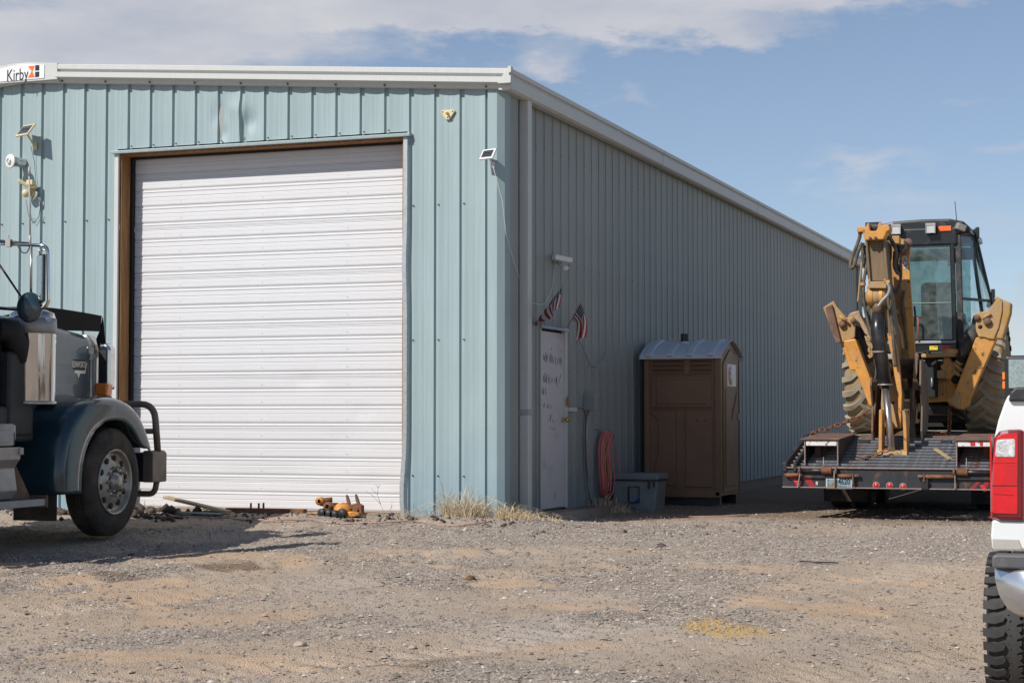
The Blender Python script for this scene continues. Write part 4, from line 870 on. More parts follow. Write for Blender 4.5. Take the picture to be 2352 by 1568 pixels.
# ================================================================== SEMI TRUCK (own frame: x right, y forward, z up)
TX, TY, TZ, TR = -4.128, -3.063, .02, R(3)
def tw(x, y, z): c, s = math.cos(TR), math.sin(TR); return (TX+x*c-y*s, TY+x*s+y*c, TZ+z)
tk = thing('semi_truck', 'dark teal long nosed truck facing the shop at the left edge', 'truck', (TX, TY, TZ), TR, local=True)
def big_wheel(parent, x, y, z, side=1, steer=True, rad=.535, wid=.29, detail=True):
    """side +1: outer face towards +x; x = outer face of the tyre"""
    s = side; P = lambda t: x+s*t
    prof = [(-.04, .30), (-.005, .33), (0, .40), (-.012, .47), (-.035, rad-.018), (-.055, rad-.003)]
    for k in range(4):
        g = -.075-k*(wid-.15)/3.6; prof += [(g, rad), (g-.004, rad-.012), (g-.012, rad-.012), (g-.016, rad)]
    prof += [(-wid+.055, rad-.003), (-wid+.035, rad-.018), (-wid+.012, .47), (-wid, .40), (-wid+.04, .30)]
    w = obj('wheel', MB().lathe([(s*a, r) for a, r in prof], (x, y, z), 'x', 56), 'rubber', parent)
    d = .06 if steer else .19
    rp = [(-.03, .315), (.0, .325), (.006, .315), (-.015, .300), (-.045, .292)]
    if steer: rp += [(-.055, .27), (-.035, .22), (-.012, .17), (-.005, .135), (-.008, .115)]
    else: rp += [(-.15, .28), (-.17, .24), (-.17, .12)]
    obj('rim', MB().lathe([(s*a, r) for a, r in rp], (x, y, z), 'x', 48), 'aluwheel', w)
    if steer:
        for k in range(10):
            hh = MB()
            a = 2*math.pi*(k+.3)/10; cy, cz = y+.235*math.cos(a), z+.235*math.sin(a)
            hh.lathe([(-.026*s, .001), (-.026*s, .030), (-.034*s, .033)], (x, cy, cz), 'x', 14)
            obj('hand_hole', hh, 'black', w)
        for k in range(10):
            a = 2*math.pi*k/10; cy, cz = y+.142*math.cos(a), z+.142*math.sin(a)
            inst_ = obj('lug_nut', MB().cyl((P(-.01), cy, cz), (P(.018), cy, cz), .019, 6).cyl((P(.018), cy, cz), (P(.055), cy, cz), .011, 8), 'alu', w)
        obj('hub', MB().lathe([(s*a, r) for a, r in [(-.03, .105), (-.002, .10), (.02, .085), (.03, .06), (.045, .058), (.05, .03), (.052, .001)]], (x, y, z), 'x', 24), 'aluwheel', w)
        obj('hub_recess', MB().lathe([(s*a, r) for a, r in [(-.008, .125), (-.004, .10)]], (x, y, z), 'x', 24), 'black', w)
    return w
big_wheel(tk, 1.205, 0, .54); big_wheel(tk, -1.205, 0, .54, -1)
for yy in (-5.0, -6.3):
    for sd_ in (1, -1): big_wheel(tk, sd_*1.22, yy, .53, sd_, False); big_wheel(tk, sd_*.88, yy, .53, sd_, False)
# fenders: an arch swept across with a rounded shoulder, flat outer flank down to the wheel opening
OUT = [(-1.02, .455), (-1.03, .62), (-1.01, .82), (-.95, 1.00), (-.84, 1.15), (-.66, 1.27), (-.42, 1.345), (-.16, 1.375), (.08, 1.365), (.28, 1.315), (.46, 1.22), (.60, 1.08), (.69, .95), (.735, .865)]
INN = [(-.66, .455), (-.655, .62), (-.63, .76), (-.57, .89), (-.49, .99), (-.39, 1.07), (-.26, 1.125), (-.12, 1.15), (.04, 1.152), (.17, 1.125), (.29, 1.06), (.39, .975), (.48, .905), (.60, .862)]
def fender(s):
    mb = MB(); n = len(OUT); rows = []
    cy, cz = -.15, .5
    def ins(p, k): y, z = p; return (y+(cy-y)*k, z+(cz-z)*k if z > cz else z)
    for (x, k) in [(.50, -.06), (.62, -.035), (.78, 0), (1.06, .0), (1.14, .008), (1.19, .03), (1.212, .065), (1.218, .10)]:
        rows.append([(s*x, *ins(p, k)) for p in OUT])
    last = [ins(p, .10) for p in OUT]
    for t in (.35, .75, 1.0):
        rows.append([(s*(1.218-.004*t), a[0]+(b[0]-a[0])*t, a[1]+(b[1]-a[1])*t) for a, b in zip(last, INN)])
    rows.append([(s*1.19, b[0], b[1]-.0) for b in INN]); rows.append([(s*1.15, b[0], b[1]+.006) for b in INN])
    # resample each row along its length for smoothness
    def cr(P, t):
        t *= len(P)-1; i = min(int(t), len(P)-2); f = t-i; p = [Vector(P[max(i-1, 0)]), Vector(P[i]), Vector(P[i+1]), Vector(P[min(i+2, len(P)-1)])]
        return .5*((2*p[1])+(p[2]-p[0])*f+(2*p[0]-5*p[1]+4*p[2]-p[3])*f*f+(3*p[1]-p[0]-3*p[2]+p[3])*f**3)
    mb.grid([[tuple(cr(r, i/44)) for i in range(45)] for r in rows]); return mb
fn = obj('fender', fender(1), 'truckblue', tk, solid=.012); obj('fender', fender(-1), 'truckblue', tk, solid=.012)
obj('scuff', MB().grid([[(1.221, -.02+.02*i, 1.245+.012*math.sin(i*2.1)+(.0 if j else .022*abs(math.sin(i*1.3+1))) ) for i in range(6)] for j in range(2)], False), 'scuff', fn)
obj('wheel_well', MB().bb(.52, 1.10, -.60, -.55, .45, 1.1).bb(.50, .53, -.6, .6, .6, 1.2), 'black', tk)
# hood with a rounded, slightly tapering section
def hood():
    mb = MB(); rows = []
    for (y, w, zt_) in [(-1.55, .86, 2.13), (-1.2, .80, 2.125), (-.6, .72, 2.10), (0, .655, 2.06), (.42, .625, 2.025), (.56, .615, 1.99)]:
        r = .10; row = [(-w, y, .95), (-w, y, 1.4), (-w, y, zt_-r)]
        for k in range(1, 6): a = math.pi/2*k/5; row.append((-w+r-r*math.cos(a), y, zt_-r+r*math.sin(a)))
        for k in range(0, 7): u = k/6; row.append(((-w+r)*(1-u)+(w-r)*u, y, zt_+.05*math.sin(math.pi*u)))
        for k in range(0, 6): a = math.pi/2*(1-k/5); row.append((w-r+r*math.cos(a), y, zt_-r+r*math.sin(a)))
        row += [(w, y, 1.4), (w, y, .95)]; rows.append(row)
    mb.grid(rows)
    n = len(rows[0]); f0 = len(rows)*n-n; mb.f.append(tuple(f0+i for i in range(n))); mb.sm.append(False); return mb
hd = obj('hood', hood(), 'truckhood', tk)
for s in (1, -1):
    obj('fender_hump', MB().grid([[(s*(.60+.30*u), y, 1.335+.10*math.exp(-((y+.05)/.28)**2)*math.exp(-(u/.35)**2)-.02*u+.04*math.exp(-((y+.45)/.2)**2)*math.exp(-(u/.3)**2)) for y in [-.7+.05*k for k in range(24)]] for u in [i/8 for i in range(9)]]), 'truckhood', hd)
obj('radiator_surround', MB().prism([(-.60, .80), (.60, .80), (.61, 1.93), (.52, 2.03), (-.52, 2.03), (-.61, 1.93)], 'y', .575, .72), 'dullchrome', tk, bevel=.02)
gl = MB()
for k in range(22): gl.bb(-.52+k*.0495, -.505+k*.0495, .72, .735, .85, 1.9)
obj('grille', gl, 'chrome', tk, kind='stuff'); obj('grille_back', MB().bb(-.54, .54, .716, .722, .83, 1.92), 'black', tk)
obj('hood_edge_strip', MB().bb(.618, .640, .52, .575, 1.30, 1.83), 'ptan', tk, bevel=.004)
# badge and number on the hood flank
by, bz = .22, 1.715
fr_ = lambda y, z, o=.0: ((.637-.052*(y)*.9+o-.0, y, z), (-.052, 1, 0), (0, 0, 1))
bdg = obj('badge', MB().prism([(by-.165, bz+.005), (by-.12, bz+.0), (by-.11, bz-.065), (by+.11, bz-.065), (by+.12, bz+.0), (by+.17, bz+.01), (by+.14, bz-.03), (by+.13, bz-.095), (by+.03, bz-.095), (by, bz-.145), (by-.03, bz-.095), (by-.13, bz-.095), (by-.135, bz-.03)], 'x', .6385, .6445), 'badge', hd, label='silver winged maker badge')
obj('badge_field', MB().prism([(by-.115, bz+.045), (by+.125, bz+.045), (by+.115, bz-.062), (by-.11, bz-.062)], 'x', .639, .6475), 'darkmetal', bdg)
obj('badge_letters', textmb('KENWORTH', .088, ((.6490, by+.004, bz-.008), (0, 1, 0), (0, 0, 1)), .003, .56, bold=.0012), 'badge', bdg)
obj('hand_number', textmb('35', .10, ((.632, .475, 1.80), (0, 1, 0), (0, 0, 1)), .002, .7, shear=.35), 'signwhite', hd)
# smoked bug shield standing off the front edge of the hood
sh = MB(); rows = []
for z in (0, 1):
    row = []
    for k in range(0, 21):
        u = k/20; x = -.66+1.32*u; y = .60+.04*(1-(2*u-1)**2); top = 2.225+.10*(1-abs(2*u-1)**1.2); bot = 2.06+.02*(1-(2*u-1)**2); row.append((x, y+(.03 if z else 0), top if z else bot))
    rows.append(row)
sh.grid(rows, False); sh.add([(.64, .56, 1.98), (.66, .60, 2.075), (.66, .65, 2.215), (.655, .73, 1.90), (.645, .72, 1.82), (.64, .62, 1.86)], [(0, 1, 2, 3, 4, 5)])
sh.add([(-.64, .56, 1.98), (-.66, .60, 2.075), (-.66, .65, 2.215), (-.655, .73, 1.90), (-.645, .72, 1.82), (-.64, .62, 1.86)], [(0, 1, 2, 3, 4, 5)])
obj('bug_shield', sh, 'shield', tk, solid=.006)
obj('shield_bracket', MB().prism([(.60, 2.06), (.66, 2.06), (.73, 1.90), (.72, 1.80), (.67, 1.78), (.64, 1.84)], 'x', .642, .652), 'ptan', tk, bevel=.003)
# side lamp housing, amber turn lamp
lh = MB().prism([(.665, 1.46), (.80, 1.46), (.80, 1.87), (.775, 1.92), (.735, 1.935), (.665, 1.925)], 'y', .56, .69); obj('lamp_housing', lh, 'chrome', tk, bevel=.025)
obj('lamp_back', MB().bb(.675, .765, .548, .562, 1.47, 1.86), 'darkmetal', tk)
obj('turn_lamp', MB().prism([(.665, 1.395), (.80, 1.395), (.81, 1.50), (.80, 1.525), (.665, 1.53), (.655, 1.5)], 'y', .50, .62), 'amber', tk, bevel=.02)
obj('lamp_base', MB().bb(.67, .80, .51, .61, 1.365, 1.394), 'darkmetal', tk, bevel=.005)
# bumper with guard
bmp = obj('bumper', MB().bb(-1.10, 1.06, 1.00, 1.18, .50, .81), 'darkmetal', tk, bevel=.02)
obj('bumper_end', MB().prism([(1.00, .50), (1.12, .50), (1.12, .80), (1.09, .83), (1.00, .83)], 'y', .90, 1.20), 'bumper', tk, bevel=.012)
def roundtube(pts, r, name, mt, par, seg=5, rad=.09):
    P = [Vector(p) for p in pts]; out = [P[0]]
    for i in range(1, len(P)-1):
        a = (P[i-1]-P[i]); b = (P[i+1]-P[i]); ra = min(rad, a.length*.45, b.length*.45); a.normalize(); b.normalize()
        for k in range(seg+1): t = k/seg; out.append((P[i]+a*ra)*(1-t)**2+P[i]*2*t*(1-t)+(P[i]+b*ra)*t*t)
    out.append(P[-1]); return obj(name, MB().tube(out, r, 12), mt, par)
for s in (1, -1):
    roundtube([(s*.25, 1.08, 1.315), (s*1.03, 1.08, 1.315), (s*1.075, 1.08, .82)], .036, 'guard_tube', 'bumper', tk, rad=.16)
    obj('guard_tube', MB().cyl((s*.30, 1.08, 1.03), (s*1.04, 1.08, 1.03), .028, 10), 'bumper', tk)
    roundtube([(s*.60, 1.08, .375), (s*1.04, 1.08, .375), (s*1.07, 1.08, .52)], .032, 'guard_tube', 'bumper', tk, rad=.08)
    obj('guard_tube', MB().cyl((s*.35, 1.08, .8), (s*.35, 1.08, 1.32), .03, 10), 'bumper', tk)
# cab
cb_ = MB(); cpoly = [(-1.55, .95), (-1.55, 1.95), (-1.60, 2.15), (-1.85, 2.72), (-2.0, 2.82), (-3.5, 2.86), (-3.6, 2.7), (-3.6, .95)]
cb_.prism(cpoly, 'x', -.93, .93); cab = obj('cab', cb_, 'truckblue', tk, bevel=.05)
obj('windshield', MB().prism([(-1.58, 2.17), (-1.82, 2.70), (-1.80, 2.70), (-1.56, 2.17)], 'x', -.80, .80), 'truckglass', tk)
for s in (1, -1): obj('side_window', MB().prism([(-1.75, 2.1), (-1.95, 2.62), (-2.85, 2.62), (-2.85, 2.1)], 'x', s*.931, s*.937), 'truckglass', cab); obj('door', MB().prism([(-1.70, 1.05), (-1.70, 2.07), (-2.95, 2.07), (-2.95, 1.05)], 'x', s*.93, s*.945), 'truckblue', cab, bevel=.01)
obj('visor', MB().prism([(-1.70, 2.70), (-1.62, 2.60), (-1.60, 2.61), (-1.68, 2.76)], 'x', -.88, .88), 'dullchrome', tk)
obj('cowl', MB().bb(-.98, .98, -1.75, -1.10, .95, 1.28).bb(.62, 1.0, -1.54, -1.15, 1.0, 1.78), 'darkmetal', tk, bevel=.03)
obj('chassis_rail', MB().bb(-.45, -.37, -7.4, 1.16, .70, .96), 'darkmetal', tk); obj('chassis_rail', MB().bb(.37, .45, -7.4, 1.16, .70, .96), 'darkmetal', tk)
obj('engine', MB().bb(-.36, .36, -1.4, .55, .45, 1.3), 'black', tk, bevel=.05); obj('front_axle', MB().cyl((-.95, 0, .50), (.95, 0, .50), .07, 10), 'darkmetal', tk)
for yy in (-5.0, -6.3): obj('rear_axle', MB().cyl((-.9, yy, .53), (.9, yy, .53), .11, 10), 'darkmetal', tk)
obj('fifth_wheel', MB().lathe([(0, .001), (0, .46), (.07, .46), (.09, .001)], (0, -5.7, .99), 'z', 24), 'darkmetal', tk)
for s in (1, -1):
    obj('exhaust_stack', MB().tube([(s*.98, -3.72, 1.1), (s*.98, -3.72, 3.5), (s*.99, -3.76, 3.75), (s*1.02, -3.86, 3.95)], [.10, .10, .075, .075], 16), 'chrome', tk)
    a = 1 if s == 1 else -1
    ac = obj('air_cleaner', MB().lathe([(1.30, .19), (1.305, .213), (1.33, .218), (1.94, .218), (1.97, .222), (2.10, .215), (2.15, .20), (2.18, .13), (2.19, .001)], (s*.945, -1.10, 0), 'z', 40), 'chrome', tk)
    obj('clamp_band', MB().lathe([(1.955, .223), (1.955, .229), (2.10, .222), (2.10, .219)], (s*.945, -1.10, 0), 'z', 40), 'grey', ac)
    obj('air_cleaner_shield', MB().lathe([(1.295, .16), (1.295, .232), (1.325, .232), (1.325, .221)], (s*.945, -1.10, 0), 'z', 40), 'dullchrome', ac)
    obj('intake_elbow', MB().tube([(s*.90, -1.62, 1.98), (s*.96, -1.48, 1.97), (s*.96, -1.38, 1.85), (s*.93, -1.32, 1.70)], [.10, .115, .11, .09], 16), 'black', tk)
    obj('air_cleaner_strap', MB().bb(min(s*.955, s*.99)+.0, max(s*.955, s*.99), -1.326, -1.320, 1.33, 1.96), 'chrome', ac)
# mirrors
for s in (1, -1):
    mr_ = roundtube([(s*.90, -1.62, 2.755), (s*1.43, -1.62, 2.72), (s*1.445, -1.62, 2.17), (s*1.27, -1.62, 2.14), (s*.90, -1.62, 2.17)], .016, 'mirror_frame', 'chrome', tk, rad=.07)
    obj('mirror_post', MB().cyl((s*1.258, -1.62, 2.73), (s*1.262, -1.62, 2.24), .012, 10), 'dullchrome', mr_)
    obj('mirror_brace', MB().cyl((s*.90, -1.62, 2.60), (s*1.21, -1.62, 2.20), .010, 8), 'darkmetal', mr_)
    obj('mirror_arm', MB().cyl((s*.88, -1.60, 2.785), (s*1.24, -1.62, 2.745), .012, 8).cyl((s*.88, -1.55, 2.17), (s*1.22, -1.60, 2.165), .012, 8), 'darkmetal', mr_)
    obj('arm_clamp', MB().bb(min(s*1.0, s*1.05), max(s*1.0, s*1.05), -1.64, -1.60, 2.72, 2.79).bb(min(s*1.015, s*1.025), max(s*1.015, s*1.025), -1.625, -1.615, 2.79, 2.83), 'ptan', mr_)
    # tall flat mirror, seen a little from the side
    rot = Matrix.Rotation(s*R(-38), 3, 'Z')
    obj('mirror_head', MB().box((s*1.355, -1.60, 2.43), (.155, .03, .43), rot), 'darkmetal', mr_, bevel=.012)
    obj('mirror_glass', MB().box(Vector((s*1.355, -1.60, 2.43))+rot @ Vector((0, -.018, 0)), (.135, .006, .405), rot), 'mirrorglass', mr_)
    obj('mirror_mount', MB().cyl((s*1.34, -1.60, 2.64), (s*1.34, -1.62, 2.69), .009, 8).cyl((s*1.34, -1.62, 2.68), (s*1.44, -1.62, 2.68), .006, 6).cyl((s*1.36, -1.60, 2.22), (s*1.42, -1.62, 2.17), .007, 6), 'dullchrome', mr_)
    rot2 = Matrix.Rotation(s*R(22), 3, 'Z')
    cv = MB().lathe([(-.045, .001), (-.043, .06), (-.03, .11), (-.008, .138), (.004, .14), (.004, .120), (-.006, .001)], (0, 0, 0), 'y', 32); cv.v = [tuple(Vector((s*1.268, -1.65, 2.165))+rot2 @ Vector((v[0]*.82, v[1], v[2]))) for v in cv.v]
    obj('round_mirror', cv, 'truckglass' if False else 'truckblue', mr_)
roundtube([(1.25, -1.62, 2.73), (1.22, -1.63, 2.66), (1.17, -1.62, 2.66), (1.12, -1.62, 2.72)], .005, 'antenna_cable', 'black', tk, rad=.02)
obj('antenna', MB().cyl((1.245, -1.62, 2.73), (1.245, -1.62, 2.82), .012, 8).cyl((1.245, -1.62, 2.82), (1.235, -1.63, 3.36), .0075, 8).cyl((1.235, -1.63, 3.36), (1.235, -1.63, 3.44), .011, 8), 'ptan', tk)
# steps, tool box, tank, flap
obj('tool_box', MB().bb(.55, 1.13, -2.35, -1.66, .92, 1.12), 'alu', tk, bevel=.01); obj('tool_box_drawer', MB().bb(1.13, 1.145, -2.3, -1.72, .95, 1.06), 'grey', tk, bevel=.004)
obj('box_front', MB().bb(.56, 1.12, -1.66, -1.63, .93, 1.04), 'darkmetal', tk)
tk_ = MB().prism([(.55, .46), (1.08, .44), (1.13, .52), (1.10, .72), (1.16, .80), (1.17, .91), (.55, .91)], 'y', -3.1, -1.60); obj('step_tank', tk_, 'alu', tk, bevel=.008)
obj('step_lip', MB().bb(.60, 1.185, -1.64, -1.585, .84, .905), 'alu', tk, bevel=.006)
obj('step_plate', MB().bb(.50, 1.19, -3.0, -1.22, .365, .43), 'grey', tk, bevel=.006)
obj('step_gusset', MB().prism([(-1.58, .435), (-1.24, .435), (-1.60, .88)], 'x', 1.02, 1.04), 'rustbrown', tk); obj('step_gusset', MB().prism([(-1.58, .435), (-1.24, .435), (-1.60, .88)], 'x', .65, .67), 'rustbrown', tk)
obj('step_end', MB().bb(1.03, 1.20, -1.23, -1.20, .35, .46), 'rustbrown', tk, bevel=.004)
for s in (1, -1): obj('mud_flap', MB().bb(min(s*.70, s*1.16), max(s*.70, s*1.16), -1.00, -.985, .21, .66), 'rubber', tk)
obj('fender_hook', MB().tube([(.98, -1.52, 1.10), (1.0, -1.46, 1.10), (1.0, -1.46, .98), (.98, -1.50, .93)], .014, 8), 'dullchrome', tk)
for s in (1, -1):
    obj('rear_fender', MB().grid([[(s*x, -5.65+1.35*math.cos(a), .45+.80*math.sin(a)) for a in [R(10+8*k) for k in range(21)]] for x in (.55, 1.22)]), 'darkmetal', tk, solid=.01)

# ================================================================== LOWBOY TRAILER
GY = 2.62; TL0, TL1 = 2.575, 5.115; TM = (TL0+TL1)/2
gt = gz(3.8, 2.9)
tr = thing('lowboy_trailer', 'black steel lowboy trailer with a sloped stepped tail carrying the yellow backhoe', 'trailer', (TM, GY, gt))
DZ = .965; BY1 = 4.0        # deck height, top of the slope
obj('rear_bumper', MB().bb(TL0, TL1, GY, GY+.012, .385, .575), 'trail', tr); obj('rear_lip', MB().bb(TL0, TL1, GY-.035, GY+.011, .372, .384), 'edge', tr)
obj('rear_beam', MB().bb(TL0, TL1, GY+.013, GY+.10, .56, .60), 'trail', tr); obj('top_lip', MB().bb(TL0, TL1, GY-.012, GY+.14, .600, .612), 'edge', tr)
# sloped tail: side channels and L-shaped treads with gaps
za, zc_ = .60, DZ
def slope(y): return za+(zc_-za)*(y-GY)/(BY1-GY)
for (x0, x1) in ((TL0, TL0+.05), (TL0+.13, TL0+.165), (TL1-.05, TL1), (TL1-.165, TL1-.13)):
    obj('side_rail', MB().prism([(GY-.02, .56), (GY+.06, .56), (BY1+.05, zc_-.06), (BY1+.05, zc_+.02), (BY1-.02, zc_+.02), (GY-.02, za+.06)], 'x', x0, x1), 'trail', tr, bevel=.004)
for k in range(9):
    y = GY+.12+k*.155; 
    for x0, x1 in ((TL0+.05, TL0+.13), (TL1-.13, TL1-.05)): obj('rail_rung', MB().bb(x0, x1, y, y+.03, slope(y)-.02, slope(y)+.01), 'edge', tr)
for (x0, x1) in ((TM-.02, TM+.02), (TL0+.75, TL0+.80), (TL1-.80, TL1-.75)):
    obj('slope_beam', MB().prism([(GY+.05, .45), (BY1, .80), (BY1, zc_-.07), (GY+.05, za-.06)], 'x', x0, x1), 'trail', tr)
NT = 11; step = (BY1-GY-.04)/NT
tmh = None
for k in range(NT):
    y = GY+.03+k*step; z = slope(y)
    mb = MB().add([(TL0+.17, y, z-.045), (TL1-.17, y, z-.045), (TL1-.17, y, z+.008), (TL0+.17, y, z+.008), (TL0+.17, y+step*.62, z+.008), (TL1-.17, y+step*.62, z+.008)], [(0, 1, 2, 3), (3, 2, 5, 4)])
    lip = MB().bb(TL0+.17, TL1-.17, y-.009, y-.0045, z-.010, z+.0125)
    if tmh is None: t0 = obj('tread', mb, 'tread', tr, solid=.008); tmh = (y, z); l0 = obj('tread_lip', lip, 'lip', t0)
    else: tc_ = inst('tread', t0, tr, (0, y-tmh[0], z-tmh[1])); inst('tread_lip', l0, tc_, (0, 0, 0))
# deck
obj('deck_edge', MB().bb(TL0, TL1, BY1, BY1+.10, DZ-.12, DZ+.004), 'rustbrown', tr)
nb = 12
for k in range(nb):
    x0 = TL0+.06+(TL1-TL0-.12)*k/nb; obj('deck_board', MB().bb(x0+.004, x0+(TL1-TL0-.12)/nb-.004, BY1+.101, 12.2, DZ-.04, DZ+rng.uniform(.0, .008)), 'deckwood', tr)
obj('deck_rail', MB().bb(TL0, TL0+.055, BY1+.101, 12.2, DZ-.14, DZ+.012), 'trail', tr); obj('deck_rail', MB().bb(TL1-.055, TL1, BY1+.101, 12.2, DZ-.14, DZ+.012), 'trail', tr)
obj('main_beam', MB().bb(TM-.55, TM-.43, BY1-.3, 15.5, .55, .92), 'trail', tr); obj('main_beam', MB().bb(TM+.43, TM+.55, BY1-.3, 15.5, .55, .92), 'trail', tr)
for k in range(14): obj('cross_member', MB().bb(TL0+.05, TL1-.05, BY1+.3+k*.58, BY1+.36+k*.58, DZ-.13, DZ-.045), 'trail', tr)
for yy in (5.6, 6.9):
    obj('axle', MB().cyl((TL0+.2, yy, .40), (TL1-.2, yy, .40), .065, 10), 'trail', tr)
    for s, xx in ((-1, TL0+.05), (-1, TL0+.36), (1, TL1-.05), (1, TL1-.36)):
        w = obj('wheel', MB().lathe([(s*a, r) for a, r in [(-.02, .2), (0, .24), (0, .33), (-.03, .39), (-.06, .40), (-.2, .40), (-.23, .39), (-.25, .33), (-.24, .2)]], (xx, yy, .40), 'x', 32), 'rubber', tr)
        obj('rim', MB().lathe([(s*-.03, .21), (s*-.08, .19), (s*-.10, .001)], (xx, yy, .40), 'x', 20), 'alu', w)
for xx in (TL0+.05, TL1-.62): obj('mud_flap', MB().bb(xx, xx+.57, 5.02, 5.03, .10, .62), 'rubber', tr)  # these flaps and the black parts below are unseen, added to darken the underside
obj('added_spring_hanger', MB().bb(TM-.58, TM-.40, 5.1, 7.6, .30, .58), 'black', tr); obj('added_spring_hanger', MB().bb(TM+.40, TM+.58, 5.1, 7.6, .30, .58), 'black', tr)
obj('added_air_tank', MB().cyl((TM-.35, 4.9, .42), (TM+.35, 4.9, .42), .13, 16), 'black', tr); obj('added_tail_beam', MB().bb(TL0+.1, TL1-.1, BY1-.1, BY1, .42, .80), 'black', tr)
obj('gooseneck', MB().prism([(12.2, .6), (14.2, 1.25), (15.6, 1.25), (15.6, 1.05), (14.3, 1.0), (12.9, .5), (12.2, .5)], 'x', TM-.5, TM+.5), 'trail', tr, bevel=.02)
obj('landing_leg', MB().bb(TM-.6, TM-.5, 14.6, 14.75, .0, 1.0).bb(TM+.5, TM+.6, 14.6, 14.75, .0, 1.0), 'trail', tr)
# level pads standing on the slope at both sides
def pad(x0, x1, y0, tape, tapelab):
    zt_ = W(*T(560, 245), y0)[1]
    pd = obj('ramp_box', MB().prism([(y0, za+.03), (y0, zt_), (BY1-.05, DZ+.015), (BY1-.05, DZ-.05)], 'x', x0, x0+.014), 'trail', tr)
    obj('box_side', MB().prism([(y0, za+.03), (y0, zt_), (BY1-.05, DZ+.015), (BY1-.05, DZ-.05)], 'x', x1-.014, x1), 'trail', pd)
    obj('side_edge', MB().bb(x0-.002, x0+.010, y0-.006, y0-.0, za+.03, zt_).bb(x1-.010, x1+.002, y0-.006, y0, za+.03, zt_), 'edge', pd)
    obj('box_top', MB().prism([(y0-.03, zt_+.002), (y0-.03, zt_+.012), (BY1+.02, DZ+.032), (BY1+.02, DZ+.018)], 'x', x0-.05, x1+.02), 'rustbrown', pd)
    obj('tape_bar', MB().bb(x0+.015, x1-.015, y0+.001, y0+.02, zt_-.075, zt_-.005), 'trail', pd)
    tp_ = obj('reflective_tape', MB().bb(x0+.02, x1-.018, y0-.004, y0, zt_-.066, zt_-.010), 'whitetape', pd, label=tapelab)
    if tape: obj('red_segment', MB().bb(x0+.16, x0+.215, y0-.0055, y0-.0043, zt_-.062, zt_-.014).bb(x0+.265, x0+.30, y0-.0055, y0-.0043, zt_-.062, zt_-.014), 'red', tp_)
    obj('chain_hook_pipe', MB().prism([(y0+.25, za+.12), (y0+.34, za+.12), (y0+.32, DZ-.07), (y0+.23, DZ-.07)], 'x', (x0+.07) if not tape else x1-.12, (x0+.15) if not tape else x1-.03), 'rustbrown', pd, bevel=.02)
    return zt_
x0 = W(*T(530, 300), GY+.1)[0]; x1 = W(*T(1170, 300), GY+.1)[0]; pad(x0, x1, GY+.10, False, 'white chipped tape strip'); PX_ = (x0, x1)
x2 = W(*U(880, 300), GY+.1)[0]; x3 = x2+(x1-x0); pad(x2, x3, GY+.10, True, 'white tape strip with red segments')
# hinge pipes, springs
hz_ = W(*T(800, 832), GY-.03)[1]
for (xa, xb, sp0, sp1) in ((x0-.02, x1+.0, .60, .88), (x2-.0, x3+.02, .05, .34)):
    L_ = xb-xa
    hp = obj('hinge_pipe', MB().cyl((xa, GY-.045, hz_), (xb, GY-.045, hz_), .022, 12), 'cylblack', tr)
    pts = []; nturn = 9
    for i in range(nturn*12+1): a = i/12*2*math.pi; pts.append((xa+L_*(sp0+(sp1-sp0)*i/(nturn*12)), GY-.045+.036*math.cos(a), hz_+.036*math.sin(a)))
    obj('spring', MB().tube(pts, .0075, 6), 'rust', hp)
    obj('spring_rod', MB().cyl((xa+L_*(.64 if sp0 > .5 else .30), GY-.06, hz_), (xa+L_*(.645 if sp0 > .5 else .305), GY-.03, hz_+.16), .005, 6), 'grey', hp)
    for xx in (xa-.01, xb): obj('hinge_eye', MB().lathe([(-.012, .02), (-.012, .042), (.012, .042), (.012, .02)], (xx, GY-.045, hz_), 'x', 16), 'rustbrown', hp)
    for xx in (xa+.0, xb-.02): obj('hinge_arm', MB().bar((xx, GY-.055, hz_), (xx+(-.03 if xx < TM and xx < x0+.1 else .0), GY-.05, hz_-.19), .012, .03, (0, 1, 0)), 'edge', hp)
    obj('crossbar', MB().bb(xa, xb, GY-.03, GY-.01, hz_-.085, hz_-.055), 'trail', hp)
zp = W(*T(300, 915), GY-.03)[1]
obj('slide_pipe', MB().cyl((TL0+.03, GY-.04, zp), (TL0+.05, GY-.04, zp), .012, 8).cyl((TL0+.05, GY-.04, zp), (x0+.0, GY-.04, zp), .022, 12), 'rust', tr)
xe = W(*T(1450, 940), GY-.04)[0]; obj('slide_pipe', MB().cyl((x1+.02, GY-.04, zp-.004), (xe, GY-.04, zp-.004), .022, 12), 'rust', tr)
xs_ = W(*U(390, 790), GY-.04)[0]; obj('slide_pipe', MB().cyl((xs_, GY-.04, zp), (x2, GY-.04, zp), .022, 12), 'rust', tr)
obj('slide_bracket', MB().bb(xe, xe+.012, GY-.075, GY, zp-.10, zp+.03).cyl((xe, GY-.04, zp), (xe+.08, GY-.04, zp), .02, 10), 'rustbrown', tr); obj('slide_bracket', MB().bb(xs_-.012, xs_, GY-.075, GY, zp-.06, zp+.03).cyl((xs_-.08, GY-.04, zp), (xs_-.012, GY-.04, zp), .02, 10), 'rustbrown', tr)
obj('hanging_tab', MB().bb(xs_-.04, xs_+.04, GY-.06, GY-.045, zp-.15, zp-.03), 'black', tr, bevel=.006)
def rlight(px, py, f):
    x, z = W(*f(px, py), GY-.005); l = obj('marker_light', MB().lathe([(0, .042), (-.008, .042), (-.010, .032)], (x, GY-.001, z), 'y', 24), 'edge', tr)
    obj('lens', MB().lathe([(-.005, .032), (-.014, .026), (-.018, .001)], (x, GY-.001, z), 'y', 20), 'redlens', l)
rlight(1900, 1115, T); rlight(2155, 1120, T); rlight(48, 935, U)
